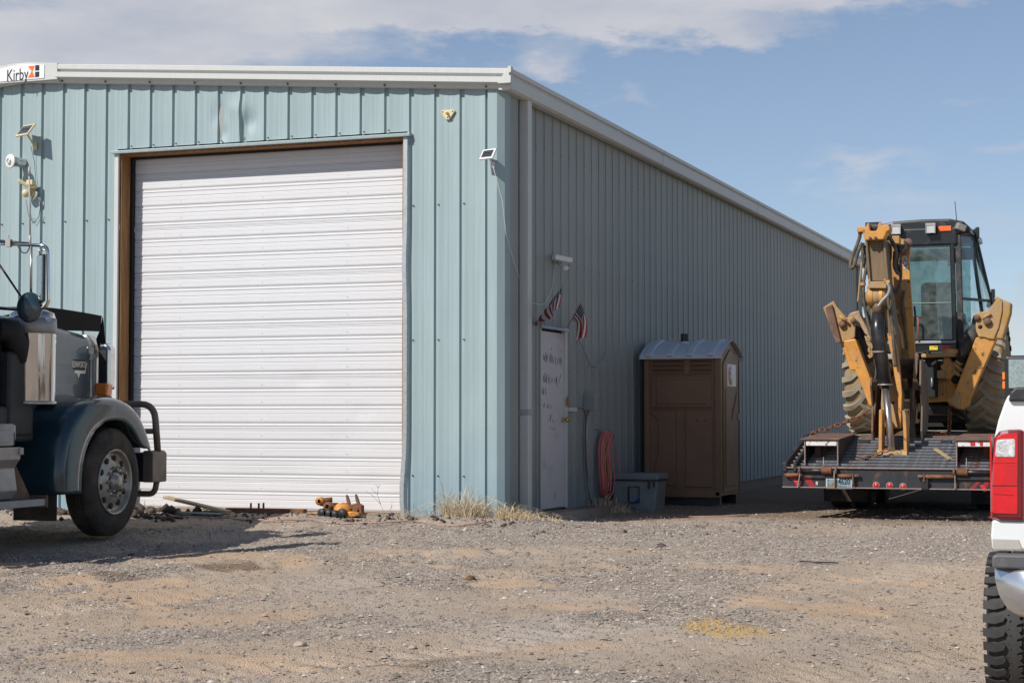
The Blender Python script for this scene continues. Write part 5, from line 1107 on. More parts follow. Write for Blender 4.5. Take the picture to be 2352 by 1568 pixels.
for s in (0, 1):
    f = (T, 400, 1085) if s == 0 else (U, 1310, 960)
    x, z = W(f[1], f[2], 1) if False else W(*f[0](f[1], f[2]), GY-.005)
    l = obj('tail_lens', MB().prism([(x-.045, z+.035), (x+.01, z+.035), (x+.038, z-.01), (x+.030, z-.038), (x+.0, z-.042)], 'y', GY-.014, GY-.001), 'redlens', tr, bevel=.004)
for (f, q) in ((T, [(200, 930), (330, 930), (420, 1035), (320, 1035)]), (T, [(490, 960), (640, 960), (740, 1130), (640, 1140), (560, 1060)]), (U, [(1090, 970), (1210, 850), (1260, 870), (1130, 1000)]), (U, [(1280, 950), (1330, 860), (1400, 870), (1350, 980)])):
    obj('red_stripe', MB().prism(PW(f, q, GY-.0025), 'y', GY-.0035, GY-.001), 'redtape', tr)
xo, zo = W(*T(765, 1075), GY); obj('oval_lens', MB().bb(xo-.012, xo+.018, GY-.012, GY-.001, zo-.022, zo+.022), 'ptan', tr, bevel=.008)
xl, zl = W(*T(940, 980), GY-.02); xr, zb_ = W(*T(1438, 1185), GY-.02)
lp = obj('licence_plate', MB().bb(xl, xr, GY-.022, GY-.018, zb_, zl), 'platew', tr, bevel=.003); m_ = .008
obj('plate_picture', MB().bb(xl+m_, xr-m_, GY-.0235, GY-.0222, zb_+.012, zl-m_), 'plate', lp)
obj('plate_mountain', MB().prism([(xl+m_, zb_+.02), (xl+.08, zb_+.075), (xl+.12, zb_+.05), (xl+.17, zb_+.025)], 'y', -.0245+GY, GY-.0237), 'platebrown', lp)
obj('plate_number', textmb('4620', .092, ((xl+.210, GY-.0255, zb_+.083), (1, 0, 0), (0, 0, 1)), .001, .74, bold=.0015), 'plated', lp)
obj('plate_county', textmb('1\n2', .045, ((xl+.028, GY-.0255, zb_+.075), (1, 0, 0), (0, 0, 1)), .001, .8, bold=.0005), 'plated', lp)
obj('plate_horse', MB().tube([(xl+.085, GY-.0255, zb_+.05), (xl+.10, GY-.0255, zb_+.08), (xl+.115, GY-.0255, zb_+.065), (xl+.125, GY-.0255, zb_+.095)], .004, 5).tube([(xl+.10, GY-.0255, zb_+.08), (xl+.095, GY-.0255, zb_+.11)], .004, 5), 'plated', lp)
obj('plate_word', textmb('TRAILER', .026, ((xl+.195, GY-.0258, zb_+.024), (1, 0, 0), (0, 0, 1)), .001, .95), 'plated', lp)
stx = MB().bar(P3(T, 1500, 640, GY), P3(T, 1500, 641, GY), .01, .01) if False else None
bar = MB().bar(tuple((W(*U(560, 350), 3.35)[0], 3.35, W(*U(560, 350), 3.35)[1])), tuple((W(*U(790, 505), 3.0)[0], 3.0, W(*U(790, 505), 3.0)[1])), .05, .022); tag(obj('wooden_stake', bar, 'plank', bevel=.003), 'short wooden stake lying across the dark sloped tail of the trailer', 'stake')

def chain(name, pts, lab, link=.062, r=.008, material='rust', par=None):
    P = [Vector(p) for p in pts]; seg = []; 
    for i in range(len(P)-1):
        n = max(1, int((P[i+1]-P[i]).length/(link*.72))); seg += [P[i].lerp(P[i+1], k/n) for k in range(n)]
    seg.append(P[-1]); mb = MB()
    for i in range(len(seg)-1):
        a, b = seg[i], seg[i+1]; c = (a+b)/2; d = (b-a).normalized(); u = d.orthogonal().normalized(); 
        if i % 2: u = d.cross(u)
        pt_ = [c+d*(link*.5*math.cos(t))+u*(link*.30*math.sin(t)) for t in [2*math.pi*k/8 for k in range(8)]]; mb.tube(pt_, r, 5, closed=True)
    return tag(obj(name, mb, material), lab, 'chain')
def sag(a, b, s, n=8): a, b = Vector(a), Vector(b); return [a.lerp(b, k/n)+Vector((0, 0, -s*math.sin(math.pi*k/n))) for k in range(n+1)]
chain('tie_down_chain', sag((TL0+.06, BY1+.05, DZ+.03), P3(B, 830, 600, 4.75), .03), 'rusty tie-down chain rising from the left deck edge to the backhoe', .10, .011)
chain('tie_down_chain', sag(P3(B, 720, 985, 2.95), P3(B, 960, 905, 3.12), .02, 5), 'chain lying from the sloped tail up to the foot of the stick', .08, .009)
chain('tie_down_chain', sag(P3(B, 1436, 590, 5.2), P3(B, 1428, 790, 4.9), .0, 3), 'chain hanging straight down behind the bucket to the deck', .09, .010)
chain('tie_down_chain', sag((W(*B(1235, 795), 4.15)[0], 4.15, DZ+.03), (W(*B(1400, 795), 4.2)[0], 4.2, DZ+.03), .0, 4), 'short chain lying flat on the deck edge right of the bucket', .08, .010)

# ================================================================== BACKHOE on the deck
bh = thing('backhoe', 'yellow backhoe loader with black cab, seen from its digging end, chained on the trailer', 'backhoe', (3.83, 6.2, DZ))
BX, BYc, BZ, BR = 3.83, 6.22, DZ+.725, .725
def loader_wheel(xo, s, yc, zc, rad, wid, nl, name='rear_wheel'):
    prof = [(-.05, rad*.50), (0, rad*.62), (0, rad*.82), (-.03, rad*.92), (-.06, rad*.945), (-wid*.5, rad*.965), (-wid+.06, rad*.945), (-wid+.03, rad*.92), (-wid, rad*.82), (-wid, rad*.62), (-wid+.05, rad*.50)]
    w = obj(name, MB().lathe([(s*a, r) for a, r in prof], (xo, yc, zc), 'x', 48), 'btyre', bh)
    obj('rim', MB().lathe([(s*a, r) for a, r in [(-.05, rad*.5), (-.02, rad*.49), (-.10, rad*.44), (-.16, rad*.25), (-.14, rad*.12), (-.10, .001)]], (xo, yc, zc), 'x', 32), 'yel', w)
    cx = xo-s*wid/2; base = []
    for hand in (1, -1):   # a lug that starts at the centre line, bends, and runs to the shoulder
        mb = MB(); path = []
        for k in range(8):
            u = k/7; x = hand*(.02-.06*(1-u)+(wid/2-.0)*u); th = -.40*u**.8 if u < .55 else -.40*.55**.8-.10*(u-.55); rr = rad*(1.0 if u < .8 else 1.0-.07*((u-.8)/.2)**1.5)
            path.append((x, th, rr))
        rows = []
        for (x, th, rr) in path:
            hw = .050; rb = rad*.93 if abs(x) < wid/2-.06 else rad*.90
            rows.append([(x, -math.cos(th+a)*r, math.sin(th+a)*r) for a, r in ((-hw*1.25, rb), (-hw, rr), (hw, rr), (hw*1.25, rb))])
        mb.grid(rows, False); n = 4; e = (len(rows)-1)*4; mb.f += [(0, 1, 2, 3), (e, e+3, e+2, e+1)]; mb.sm += [False]*2
        me = mb.mesh('tread_lug'); b = bmesh.new(); b.from_mesh(me); bmesh.ops.recalc_face_normals(b, faces=b.faces); b.to_mesh(me); b.free(); me.materials.append(M['blug'])
        for k in range(nl):
            o = bpy.data.objects.new('tread_lug', me); COL.objects.link(o); o.parent = w
            o.location = (cx-bh.location.x, yc-bh.location.y, zc-bh.location.z); o.rotation_euler = (2*math.pi*(k+(.5 if hand > 0 else 0))/nl, 0, 0)
    return w
XL, XR = 2.80, 4.86
loader_wheel(XL, -1, BYc, BZ, BR, .50, 22); loader_wheel(XR, 1, BYc, BZ, BR, .50, 22)
for s in (-1, 1): loader_wheel(BX+s*.95, s, BYc+2.2, DZ+.48, .48, .32, 18, 'front_wheel')
# chassis, bonnet, loader
obj('chassis', MB().bb(BX-.36, BX+.36, 5.55, 9.1, 1.55, 1.95).bb(BX-.30, BX+.30, 5.6, 9.0, 1.45, 1.55), 'blackpaint', bh, bevel=.02)
obj('added_underbody', MB().bb(BX-.55, BX+.55, 6.0, 8.4, 1.12, 1.56), 'black', bh, bevel=.03); obj('loader_tie', MB().bb(BX-.9, BX+.9, 9.6, 9.8, 1.05, 1.6), 'black', bh)  # first box is plain black filler, added to darken the gap under the chassis
obj('rear_axle', MB().cyl((XL+.4, BYc, BZ), (XR-.4, BYc, BZ), .15, 14), 'yeldusty', bh)
obj('front_axle', MB().cyl((BX-.7, BYc+2.2, DZ+.48), (BX+.7, BYc+2.2, DZ+.48), .09, 10), 'blackpaint', bh)
obj('bonnet', MB().prism([(7.15, 1.95), (7.15, 2.62), (9.0, 2.42), (9.15, 2.3), (9.15, 1.8), (7.15, 1.8)], 'x', BX-.38, BX+.38), 'yel', bh, bevel=.05)
for s in (-1, 1):
    obj('loader_arm', MB().prism([(7.0, 2.3), (7.15, 2.48), (9.2, 2.1), (10.2, 1.35), (10.1, 1.2), (9.1, 1.85), (7.05, 2.15)], 'x', BX+s*.62-.05, BX+s*.62+.05), 'yel', bh, bevel=.015)
    obj('rear_mudguard', MB().grid([[(x, BYc+(.86)*math.cos(a), BZ+(.86)*math.sin(a)) for a in [R(18+k*12) for k in range(10)]] for x in (BX+s*.62, BX+s*1.02)]), 'blackpaint', bh, solid=.02)
obj('loader_bucket', MB().prism([(10.2, 1.05), (10.25, 1.60), (10.4, 1.72), (10.45, 1.70), (10.34, 1.55), (10.38, 1.15), (11.1, 1.02), (11.1, .99), (10.3, .99)], 'x', BX-1.02, BX+1.02), 'bucket', bh)
obj('seat', MB().prism([(6.35, 2.05), (6.85, 2.05), (6.85, 2.30), (6.42, 2.30)], 'x', BX-.02, BX+.42), 'seat', bh, bevel=.05)
obj('seat_back', MB().bb(BX-.10, BX+.34, 6.30, 6.43, 2.2, 3.02), 'seat', bh, bevel=.05)
obj('steering_column', MB().tube([(BX+.1, 7.05, 2.0), (BX+.1, 6.95, 2.75)], .05, 10).tube([(BX+.1+.18*math.cos(a), 6.93+.05*math.sin(a), 2.78+.17*math.sin(a)) for a in [k*math.pi/8 for k in range(16)]], .015, 6, closed=True), 'seat', bh)
obj('control_lever', MB().cyl((BX+.26, 5.95, 2.1), (BX+.30, 5.90, 2.85), .012, 8).cyl((BX+.06, 5.95, 2.1), (BX+.04, 5.90, 2.8), .012, 8).cyl((BX+.30, 5.90, 2.83), (BX+.30, 5.90, 2.92), .03, 10), 'seat', bh)
obj('side_panel_trim', MB().bb(BX+.26, BX+.44, 6.4, 6.9, 2.1, 2.62), 'curtain', bh, bevel=.03)
obj('cab_floor', MB().bb(BX-.62, BX+.60, 5.75, 7.15, 1.98, 2.06), 'blackpaint', bh, bevel=.02)
# cab: rear post positions read at depth 5.62; widest at 6.25; front at 7.2
Yr, Yw, Yf = 5.62, 6.25, 7.2
xrp, _z = W(*A(1455, 900), Yr); xrp2 = W(*A(1500, 900), Yr)[0]; xlp = BX-(xrp-BX)-.02
ztop_r = W(*A(1455, 300), Yr)[1]; zb_r = W(*A(1455, 1400), Yr)[1]
xwb = W(*A(1810, 950), Yw)[0]; xwt = W(*A(1640, 270), Yw)[0]; zwb = W(*A(1790, 950), Yw)[1]; zwt = W(*A(1650, 270), Yw)[1]
def post(a, b, w, h, nm='cab_post', mt='blackpaint'): return obj(nm, MB().bar(a, b, w, h, (0, 1, 0)), mt, bh, bevel=.012)
post((xrp, Yr, zb_r-.02), (xrp-.03, Yr, ztop_r), .06, .05); post((xrp+.075, Yr+.03, zb_r-.02), (xrp+.045, Yr+.03, ztop_r+.02), .075, .06, 'cab_post', 'dustyblack')
post((xlp, Yr, zb_r-.02), (xlp+.03, Yr, ztop_r), .06, .05); post((xlp-.075, Yr+.03, zb_r-.02), (xlp-.045, Yr+.03, ztop_r), .075, .06)
mx_ = lambda x: 2*BX-x
for q, sgn_ in ((lambda x: x, 1), (mx_, -1)):
    post((q(xwb), Yw, zwb-.05), (q(xwt), Yw, zwt), .035, .05); post((q(xwb-.14), Yf, 2.0), (q(xwt-.14), Yf, zwt), .05, .06)
    obj('cab_sill', MB().bar((q(xrp+.08), Yr+.04, 2.75), (q(xwb), Yw, zwb), .03, .035).bar((q(xwb), Yw, zwb), (q(xwb-.14), Yf, zwb), .05, .05), 'blackpaint', bh)
    gq = MB().add([(q(xrp+.09), Yr+.045, 2.1), (q(xwb-.03), Yw, 2.15), (q(xwb), Yw, zwb), (q(xwt), Yw, zwt-.02), (q(xrp+.06), Yr+.045, ztop_r)], [(0, 1, 2, 3, 4)]); obj('quarter_window', gq, 'cabglass', bh)
    obj('side_window', MB().add([(q(xwb-.03), Yw+.02, 2.15), (q(xwb-.15), Yf-.02, 2.15), (q(xwb-.14), Yf-.02, zwb), (q(xwt-.14), Yf-.02, zwt-.02), (q(xwt), Yw+.02, zwt-.02), (q(xwb), Yw+.02, zwb)], [(0, 1, 2, 3, 4, 5)]), 'cabglass', bh)
    obj('door_hinge', MB().box((q(xwb+.01), Yw, zwb+.06), (.05, .06, .20)).box((q(xwt+.04), Yw, zwt-.06), (.05, .06, .16)), 'blackpaint', bh, bevel=.01)
    obj('lower_skirt', MB().prism([(q(xrp+.09), 1.95), (q(xwb-.03), 2.15), (q(xwb), zwb-.3), (q(xwb-.1), zwb-.25), (q(xrp+.30), 2.1)], 'y', Yw-.02, Yw+.0), 'blackpaint', bh)
obj('window_latch', MB().tube([(xwb+.02, Yw, zwb+.02), (xwb+.14, Yw-.02, zwb+.0)], .010, 8), 'blackpaint', bh)
obj('rear_window', MB().bb(xlp+.03, xrp-.03, Yr+.01, Yr+.016, zb_r+.13, ztop_r-.10), 'cabglass', bh)
obj('window_bar', MB().bb(xlp+.03, xrp-.03, Yr-.0, Yr+.009, 2.695, 2.705), 'curtain', bh)
obj('windscreen', MB().bb(mx_(xwt-.15), xwt-.15, Yf-.01, Yf-.004, 2.15, zwt-.05), 'cabglass', bh)
obj('headliner_drop', MB().bb(BX-.55, BX+.55, Yf-.12, Yf-.1, 3.38, 3.55), 'curtain', bh)
obj('sun_visor', MB().prism([(BX+.18, 3.44), (BX+.40, 3.46), (BX+.42, 3.38), (BX+.2, 3.28)], 'y', 6.9, 6.93), 'seat', bh, bevel=.02)
rz = W(*A(1265, 178), Yr)[1]
rl, rr2 = mx_(xwt+.02), xwt+.02
rp_ = [(rl, rz-.22), (rl+.01, rz-.14), (rl+.10, rz-.05), (rl+.28, rz-.015), (BX, rz), (rr2-.28, rz-.005), (rr2-.10, rz-.045), (rr2-.02, rz-.12), (rr2, rz-.20), (rr2-.06, rz-.20), (rr2-.16, rz-.22), (rl+.16, rz-.22), (rl+.06, rz-.22)]
obj('cab_roof', MB().prism(rp_, 'y', Yr-.02, Yf+.12), 'blackpaint', bh, bevel=.03)
obj('rear_fascia', MB().bb(xlp-.04, xrp+.04, Yr-.03, Yr+.02, ztop_r-.17, rz-.12), 'blackpaint', bh, bevel=.02)
lx = MB()
def worklight(ax_, az_):
    x, z = W(*A(ax_, az_), Yr-.10); l = obj('work_light', MB().bb(x-.062, x+.062, Yr-.12, Yr-.03, z-.062, z+.062), 'darkmetal', bh, bevel=.01)
    obj('lamp_rim', MB().bb(x-.064, x+.064, Yr-.135, Yr-.12, z+.04, z+.07).bb(x-.064, x-.052, Yr-.135, Yr-.121, z-.065, z+.0398).bb(x+.052, x+.064, Yr-.135, Yr-.121, z-.065, z+.0398), 'alu', l, bevel=.003)
    obj('lamp_lens', MB().bb(x-.050, x+.050, Yr-.128, Yr-.1205, z-.058, z+.038), 'lens', l)
worklight(905, 280); worklight(1230, 270)
xq, zq = W(*A(1362, 268), Yr-.05); obj('orange_reflector', MB().bb(xq-.082, xq+.082, Yr-.05, Yr-.031, zq-.034, zq+.034), 'orangelens', bh, bevel=.006)
xq, zq = W(*A(1510, 255), Yr-.06); obj('side_light', MB().box((xq, Yr-.05, zq), (.13, .10, .09), Matrix.Rotation(R(20), 3, 'Y') @ Matrix.Rotation(R(25), 3, 'Z')), 'alu', bh, bevel=.015)
xa_, za_ = W(*A(1475, 178), 5.9); xb_, zb2 = W(*A(1457, 12), 5.9); obj('radio_antenna', MB().cyl((xa_, 5.9, za_-.05), (xb_, 5.9, zb2), .0055, 6), 'darkgrey', bh)
# bottom of the cab's rear: grey bar, black panel with warning label and reflector
xa0 = W(*A(1095, 1340), Yr-.03)[0]; xa1 = W(*A(1468, 1340), Yr-.03)[0]
obj('rear_step_bar', MB().bb(xlp, xa1, Yr-.06, Yr-.02, W(*A(1100, 1352), Yr)[1], W(*A(1100, 1325), Yr)[1]), 'greyplastic', bh, bevel=.006)
zA, zB = W(*A(1200, 1430), Yr)[1], W(*A(1200, 1353), Yr)[1]
obj('rear_panel', MB().bb(xlp, xa1-.0, Yr-.04, Yr+.02, zA, zB), 'blackpaint', bh, bevel=.006)
q0, q1 = W(*A(1218, 1372), Yr-.045), W(*A(1295, 1408), Yr-.045); wl = obj('warning_label', MB().bb(q0[0], q1[0], Yr-.044, Yr-.0405, q1[1], q0[1]), 'warn', bh)
obj('label_mark', textmb('!', .05, ((q0[0]+.03, Yr-.0455, (q0[1]+q1[1])/2), (1, 0, 0), (0, 0, 1)), .001).prism([((q0[0]+q1[0])/2, q0[1]-.008), (q1[0]-.005, q0[1]-.008), (q1[0]-.005, q0[1]-.015), ((q0[0]+q1[0])/2, q0[1]-.015)], 'y', Yr-.0455, Yr-.0445), 'signblack', wl)
q0, q1 = W(*A(1337, 1368), Yr-.045), W(*A(1417, 1400), Yr-.045); obj('red_reflector', MB().bb(q0[0], q1[0], Yr-.05, Yr-.0405, q1[1], q0[1]), 'red', bh, bevel=.004)
q0 = W(*A(1112, 1110), Yr-.08); q1 = W(*A(1112, 1320), Yr-.08); roundtube([(q0[0]-.05, Yr-.08, q0[1]), (q0[0], Yr-.08, q0[1]), (q1[0], Yr-.08, q1[1])], .012, 'handrail', 'pinkrail', bh, rad=.03)

def poly(f, pts, y0, y1, nm, mt, b=.012, par=bh): return obj(nm, MB().prism(PW(f, pts, y0), 'y', y0, y1), mt, par, bevel=b)
# stabilisers
Ys = 5.05
pl = poly(A, [(215, 1010), (270, 975), (318, 945), (345, 1000), (440, 1110), (490, 1095), (528, 1130), (520, 1170), (515, 1290), (470, 1320), (440, 1325), (400, 1338), (345, 1340), (290, 1220), (250, 1100)], Ys, Ys+.07, 'stabilizer_pad', 'yeldusty')
poly(A, [(235, 1010), (300, 980), (385, 1335), (340, 1345), (285, 1220)], Ys-.05, Ys, 'pad_rubber', 'rustbrown', .01, pl)
obj('pad_pin', MB().lathe([(0, .045), (-.05, .045), (-.052, .001)], P3(A, 398, 1168, Ys), 'y', 14), 'rustbrown', pl); obj('pad_pin', MB().lathe([(0, .035), (-.05, .035), (-.052, .001)], P3(A, 503, 1137, Ys), 'y', 14), 'rustbrown', pl)
obj('pad_pin', MB().cyl(P3(A, 370, 1090, Ys-.06), P3(A, 440, 1135, Ys-.06), .022, 10), 'yeldusty', pl)
poly(A, [(375, 1330), (500, 1290), (620, 1560), (640, 1600), (470, 1600)], Ys+.02, Ys+.24, 'stabilizer_leg', 'yel', .012)
poly(B, [(600, 60), (695, 40), (870, 500), (862, 590), (800, 560), (770, 480), (690, 280)], Ys-.02, Ys+.20, 'stabilizer_leg', 'yel', .012)
mudp = [(435, 1115), (470, 1060), (555, 1035), (570, 1090), (640, 1220), (660, 1300), (600, 1250), (560, 1160), (500, 1110)]
poly(A, mudp, Ys+.12, Ys+.35, 'mud_guard', 'mud', .02)
obj('stabilizer_cylinder', MB().cyl(P3(A, 520, 1180, Ys+.22), P3(B, 800, 230, Ys+.30), .065, 16), 'dustyblack', bh); obj('stabilizer_cylinder_eye', MB().lathe([(-.05, .09), (.05, .09)], P3(B, 825, 300, Ys+.3), 'y', 16), 'yeldusty', bh)
for k in range(9): 
    x, z = W(*A(648+rh.uniform(-12, 12)+k*3, 1290+k*22), 5.0); obj('hose_fitting', MB().box((x, 5.0, z), (.05, .06, .05), Matrix.Rotation(k*.7, 3, 'Y')), 'yeldusty', bh, bevel=.006)
pr2 = poly(A, [(1640, 1065), (1705, 1050), (1770, 1040), (1860, 915), (1905, 950), (1902, 1050), (1870, 1200), (1825, 1310), (1775, 1305), (1720, 1285), (1680, 1290), (1655, 1230), (1650, 1180), (1660, 1130)], Ys, Ys+.06, 'stabilizer_pad', 'yeldusty')
poly(A, [(1900, 935), (1985, 965), (1978, 1060), (1905, 1310), (1830, 1300), (1870, 1200), (1902, 1050)], Ys+.02, Ys+.30, 'pad_box', 'yeldusty', .02, pr2)
poly(A, [(1820, 930), (1850, 905), (1895, 930), (1890, 960)], Ys+.02, Ys+.12, 'pad_lug', 'yeldusty', .01, pr2)
obj('pad_pin', MB().lathe([(0, .05), (-.04, .05), (-.042, .001)], P3(A, 1765, 1145, Ys), 'y', 14), 'rustbrown', pr2); obj('pad_pin', MB().lathe([(0, .038), (-.03, .038), (-.032, .001)], P3(A, 1668, 1108, Ys), 'y', 14), 'rustbrown', pr2)
obj('pad_bar', MB().cyl(P3(A, 1715, 1115, Ys-.02), P3(A, 1795, 1065, Ys-.02), .02, 8), 'yeldusty', pr2); obj('pad_hole', MB().lathe([(-.001, .001), (-.001, .028), (0, .028)], P3(A, 1695, 1192, Ys-.001), 'y', 12), 'black', pr2)
poly(B, [(1640, 30), (1760, 30), (1800, 40), (1590, 520), (1580, 565), (1540, 595), (1490, 590), (1430, 560), (1410, 520), (1450, 490), (1480, 440)], Ys+.03, Ys+.25, 'stabilizer_leg', 'yel', .012)
poly(B, [(1405, 515), (1450, 500), (1480, 460), (1520, 500), (1500, 590), (1450, 560)], Ys-.04, Ys+.03, 'leg_foot', 'yeldusty', .015)
obj('stabilizer_cylinder', MB().cyl(P3(A, 1660, 1180, Ys+.2), P3(B, 1510, 255, Ys+.28), .07, 16), 'dustyblack', bh); 
for s_ in range(6):
    x, z = W(*B(1490+rh.uniform(-14, 30), 215+s_*18), Ys+.15); obj('muddy_hose_bundle', MB().tube([(x-.03, Ys+.15, z), (x, Ys+.12, z-.03), (x+.05, Ys+.15, z-.05)], .02, 6), 'yeldusty', bh)
# swing frame and rear yellow plates
Yg = 5.35
obj('top_plate', MB().prism(PW(B, [(1215, 160), (1480, 150), (1482, 182), (1215, 190)], Yg-.1), 'y', Yg-.15, Yg+.12), 'yeldusty', bh, bevel=.01)
obj('pivot_cap', MB().lathe([(0, .10), (.05, .10), (.06, .05), (.062, .001)], P3(B, 1440, 158, Yg-.05), 'z', 20), 'yel', bh)
poly(B, [(1385, 190), (1430, 185), (1505, 310), (1470, 340), (1440, 362), (1350, 350), (1335, 300), (1370, 290), (1360, 250), (1385, 240)], Yg-.05, Yg+.15, 'swing_casting', 'yel', .012)
poly(B, [(1335, 290), (1400, 285), (1400, 350), (1335, 350)], Yg-.08, Yg-.05, 'muddy_block', 'yeldusty', .01)
poly(B, [(1240, 345), (1480, 345), (1510, 330), (1515, 400), (1480, 480), (1440, 530), (1240, 540)], Yg+.06, Yg+.25, 'frame_plate', 'yel', .01)
poly(B, [(1385, 355), (1400, 355), (1400, 525), (1385, 525)], Yg+.03, Yg+.06, 'frame_rib', 'yel', .004)
poly(B, [(1240, 195), (1340, 195), (1340, 500), (1240, 500)], Yg-.02, Yg+.04, 'valve_bay', 'black', .01)
obj('swing_pin', MB().lathe([(0, .06), (-.03, .06), (-.03, .001)], P3(B, 1485, 362, Yg-.05), 'y', 16), 'black', bh)
obj('lower_guard', MB().prism(PW(B, [(1000, 540), (1560, 560), (1560, 640), (1000, 640)], Yg+.25), 'y', Yg+.25, Yg+.4), 'blackpaint', bh, bevel=.02)
obj('pipe', MB().cyl(P3(B, 1290, 245, Yg-.06), P3(B, 1330, 215, Yg-.05), .02, 8), 'alu', bh); obj('pipe', MB().cyl(P3(B, 1297, 345, Yg-.04), P3(B, 1297, 420, Yg-.04), .018, 8), 'grey', bh)
obj('tow_bar', MB().cyl(P3(B, 1450, 600, Yg+.1), P3(B, 1605, 690, Yg-.3), .03, 10), 'blackpaint', bh)
# boom (behind) - box beam leaning from the swing post to the top pin
Yb0 = 4.30
bo = poly(A, [(790, 330), (990, 370), (1000, 420), (950, 500), (948, 760), (985, 1080), (1040, 1568), (900, 1568), (860, 1000), (830, 700), (800, 470)], Yb0, Yb0+.36, 'boom', 'boomdark', .008)
# right side plate of the boom carrying the maker's decal
sp1 = poly(A, [(985, 375), (1018, 366), (1043, 385), (1040, 440), (1025, 560), (1040, 800), (1060, 1100), (1085, 1440), (1085, 1568), (1020, 1568), (990, 1080), (948, 800), (948, 500), (975, 440)], Yb0+.0, Yb0+.055, 'boom_side_plate', 'yel', .008)
obj('boom_pin', MB().lathe([(0, .055), (-.06, .055), (-.062, .001)], P3(A, 1022, 405, Yb0), 'y', 16), 'rustbrown', bo)
obj('decal', MB().prism(PW(A, [(968, 505), (1000, 560), (1003, 640), (1002, 700), (975, 620), (966, 560)], Yb0-.002), 'y', Yb0-.003, Yb0-.0005), 'decal', sp1)
ct_ = P3(A, 985, 590, Yb0-.0045); obj('decal_letters', textmb('CAT', .085, (ct_, Vector((.10, 0, -.995)).normalized(), Vector((.995, 0, .10)).normalized()), .001, 1.0, bold=.001), 'signwhite', sp1)
for k in range(3): obj('decal_stripe', MB().prism(PW(A, [(962+k*9, 715+k*14), (968+k*9, 715+k*14), (1002+k*7, 840+k*8), (996+k*7, 840+k*8)], Yb0-.002), 'y', Yb0-.003, Yb0-.0006), 'decal', sp1)
poly(B, [(1030, 180), (1145, 175), (1150, 215), (1030, 215)], 4.45, 4.55, 'bucket_link_bar', 'greyplastic', .02)
obj('boom_foot', MB().cyl(P3(B, 950, 190, 4.6), P3(B, 1150, 190, 4.6), .05, 14), 'greyplastic', bh); obj('boom_foot_bar', MB().cyl(P3(B, 1000, 310, 4.55), P3(B, 1150, 310, 4.55), .06, 14), 'mud', bh)
# top elbow, cylinders between stick and boom
poly(A, [(800, 290), (860, 330), (915, 370), (985, 372), (990, 430), (950, 500), (900, 470), (850, 400), (800, 370)], 3.95, 4.3, 'elbow_block', 'blackpaint', .02)
obj('elbow_fitting', MB().box(P3(A, 905, 375, 3.92), (.09, .08, .10)).box(P3(A, 945, 400, 3.95), (.10, .08, .06)), 'yeldusty', bh, bevel=.01)
# stick (front): cap casting, recessed face, side plates
Yt = 3.55
cp = poly(A, [(535, 256), (560, 250), (622, 252), (630, 222), (642, 212), (652, 225), (656, 280), (664, 290), (716, 291), (730, 262), (738, 215), (752, 207), (768, 218), (772, 236), (800, 230), (838, 240), (845, 262), (836, 290), (815, 296), (800, 330), (782, 370), (610, 377), (592, 320), (588, 298), (548, 305), (535, 290)], Yt-.12, Yt+.10, 'stick_cap', 'yel', .012)
obj('cap_roller', MB().lathe([(-.09, .07), (.09, .07)], P3(A, 690, 262, Yt+.05), 'x', 16), 'darkmetal', cp)
for q in ((660, 358), (712, 356)): obj('cap_bolt', MB().lathe([(0, .018), (-.02, .018), (-.021, .001)], P3(A, *q, Yt-.12), 'y', 8), 'rustbrown', cp)
poly(A, [(632, 372), (775, 372), (805, 760), (665, 760)], Yt+.02, Yt+.30, 'stick_face', 'olive', .006)
st_ = poly(A, [(775, 372), (800, 372), (835, 800), (900, 1250), (915, 1500), (870, 1500), (830, 1250), (805, 800)], Yt-.02, Yt+.34, 'stick_side_plate', 'olive', .004)
poly(A, [(610, 372), (633, 372), (668, 800), (700, 1250), (690, 1300), (650, 900)], Yt-.02, Yt+.34, 'stick_side_plate', 'olive', .004)
poly(B, [(905, 380), (960, 380), (1010, 300), (1060, 480), (1045, 742), (905, 735), (895, 560)], Yt+.04, Yt+.30, 'stick_end_face', 'yeldusty', .006)
poly(B, [(945, 0), (1000, 0), (1040, 250), (1060, 470), (1050, 742), (1033, 742), (1030, 500), (1000, 330), (985, 200), (960, 100)], Yt-.05, Yt+.04, 'stick_side_plate', 'yel', .006)
poly(B, [(905, 728), (1047, 732), (1047, 745), (905, 742)], Yt-.05, Yt+.04, 'stick_rib', 'yel', .004)
obj('pin_hole', MB().lathe([(-.001, .001), (-.001, .016), (0, .016)], P3(B, 992, 542, Yt+.038), 'y', 12), 'black', st_)
cl = poly(A, [(650, 765), (806, 762), (812, 795), (810, 830), (640, 828), (635, 800)], Yt-.16, Yt+.02, 'cylinder_bracket', 'yeldusty', .008)
obj('bracket_pin', MB().box(P3(A, 655, 765, Yt-.13), (.025, .06, .06)).box(P3(A, 803, 762, Yt-.13), (.025, .06, .06)), 'yeldusty', cl, bevel=.005)
obj('cylinder_eye', MB().lathe([(-.13, .05), (-.10, .11), (.10, .11), (.13, .05)], P3(A, 722, 905, Yt-.02), 'x', 24), 'yeldusty', bh); obj('cylinder_eye_rib', MB().lathe([(-.02, .118), (.02, .118)], P3(A, 675, 905, Yt-.02), 'x', 24).lathe([(-.02, .118), (.02, .118)], P3(A, 770, 905, Yt-.02), 'x', 24), 'yel', bh)
obj('cylinder_neck', MB().cyl(P3(A, 722, 930, Yt-.02), P3(A, 735, 1080, Yt-.02), .065, 16), 'olive', bh)
cyl_ = obj('bucket_cylinder', MB().tube([P3(A, 732, 1060, Yt-.05), P3(B, 868, -20, Yt-.07), P3(B, 930, 405, Yt-.13)], [.070, .082, .082], 20), 'cylblack', bh)
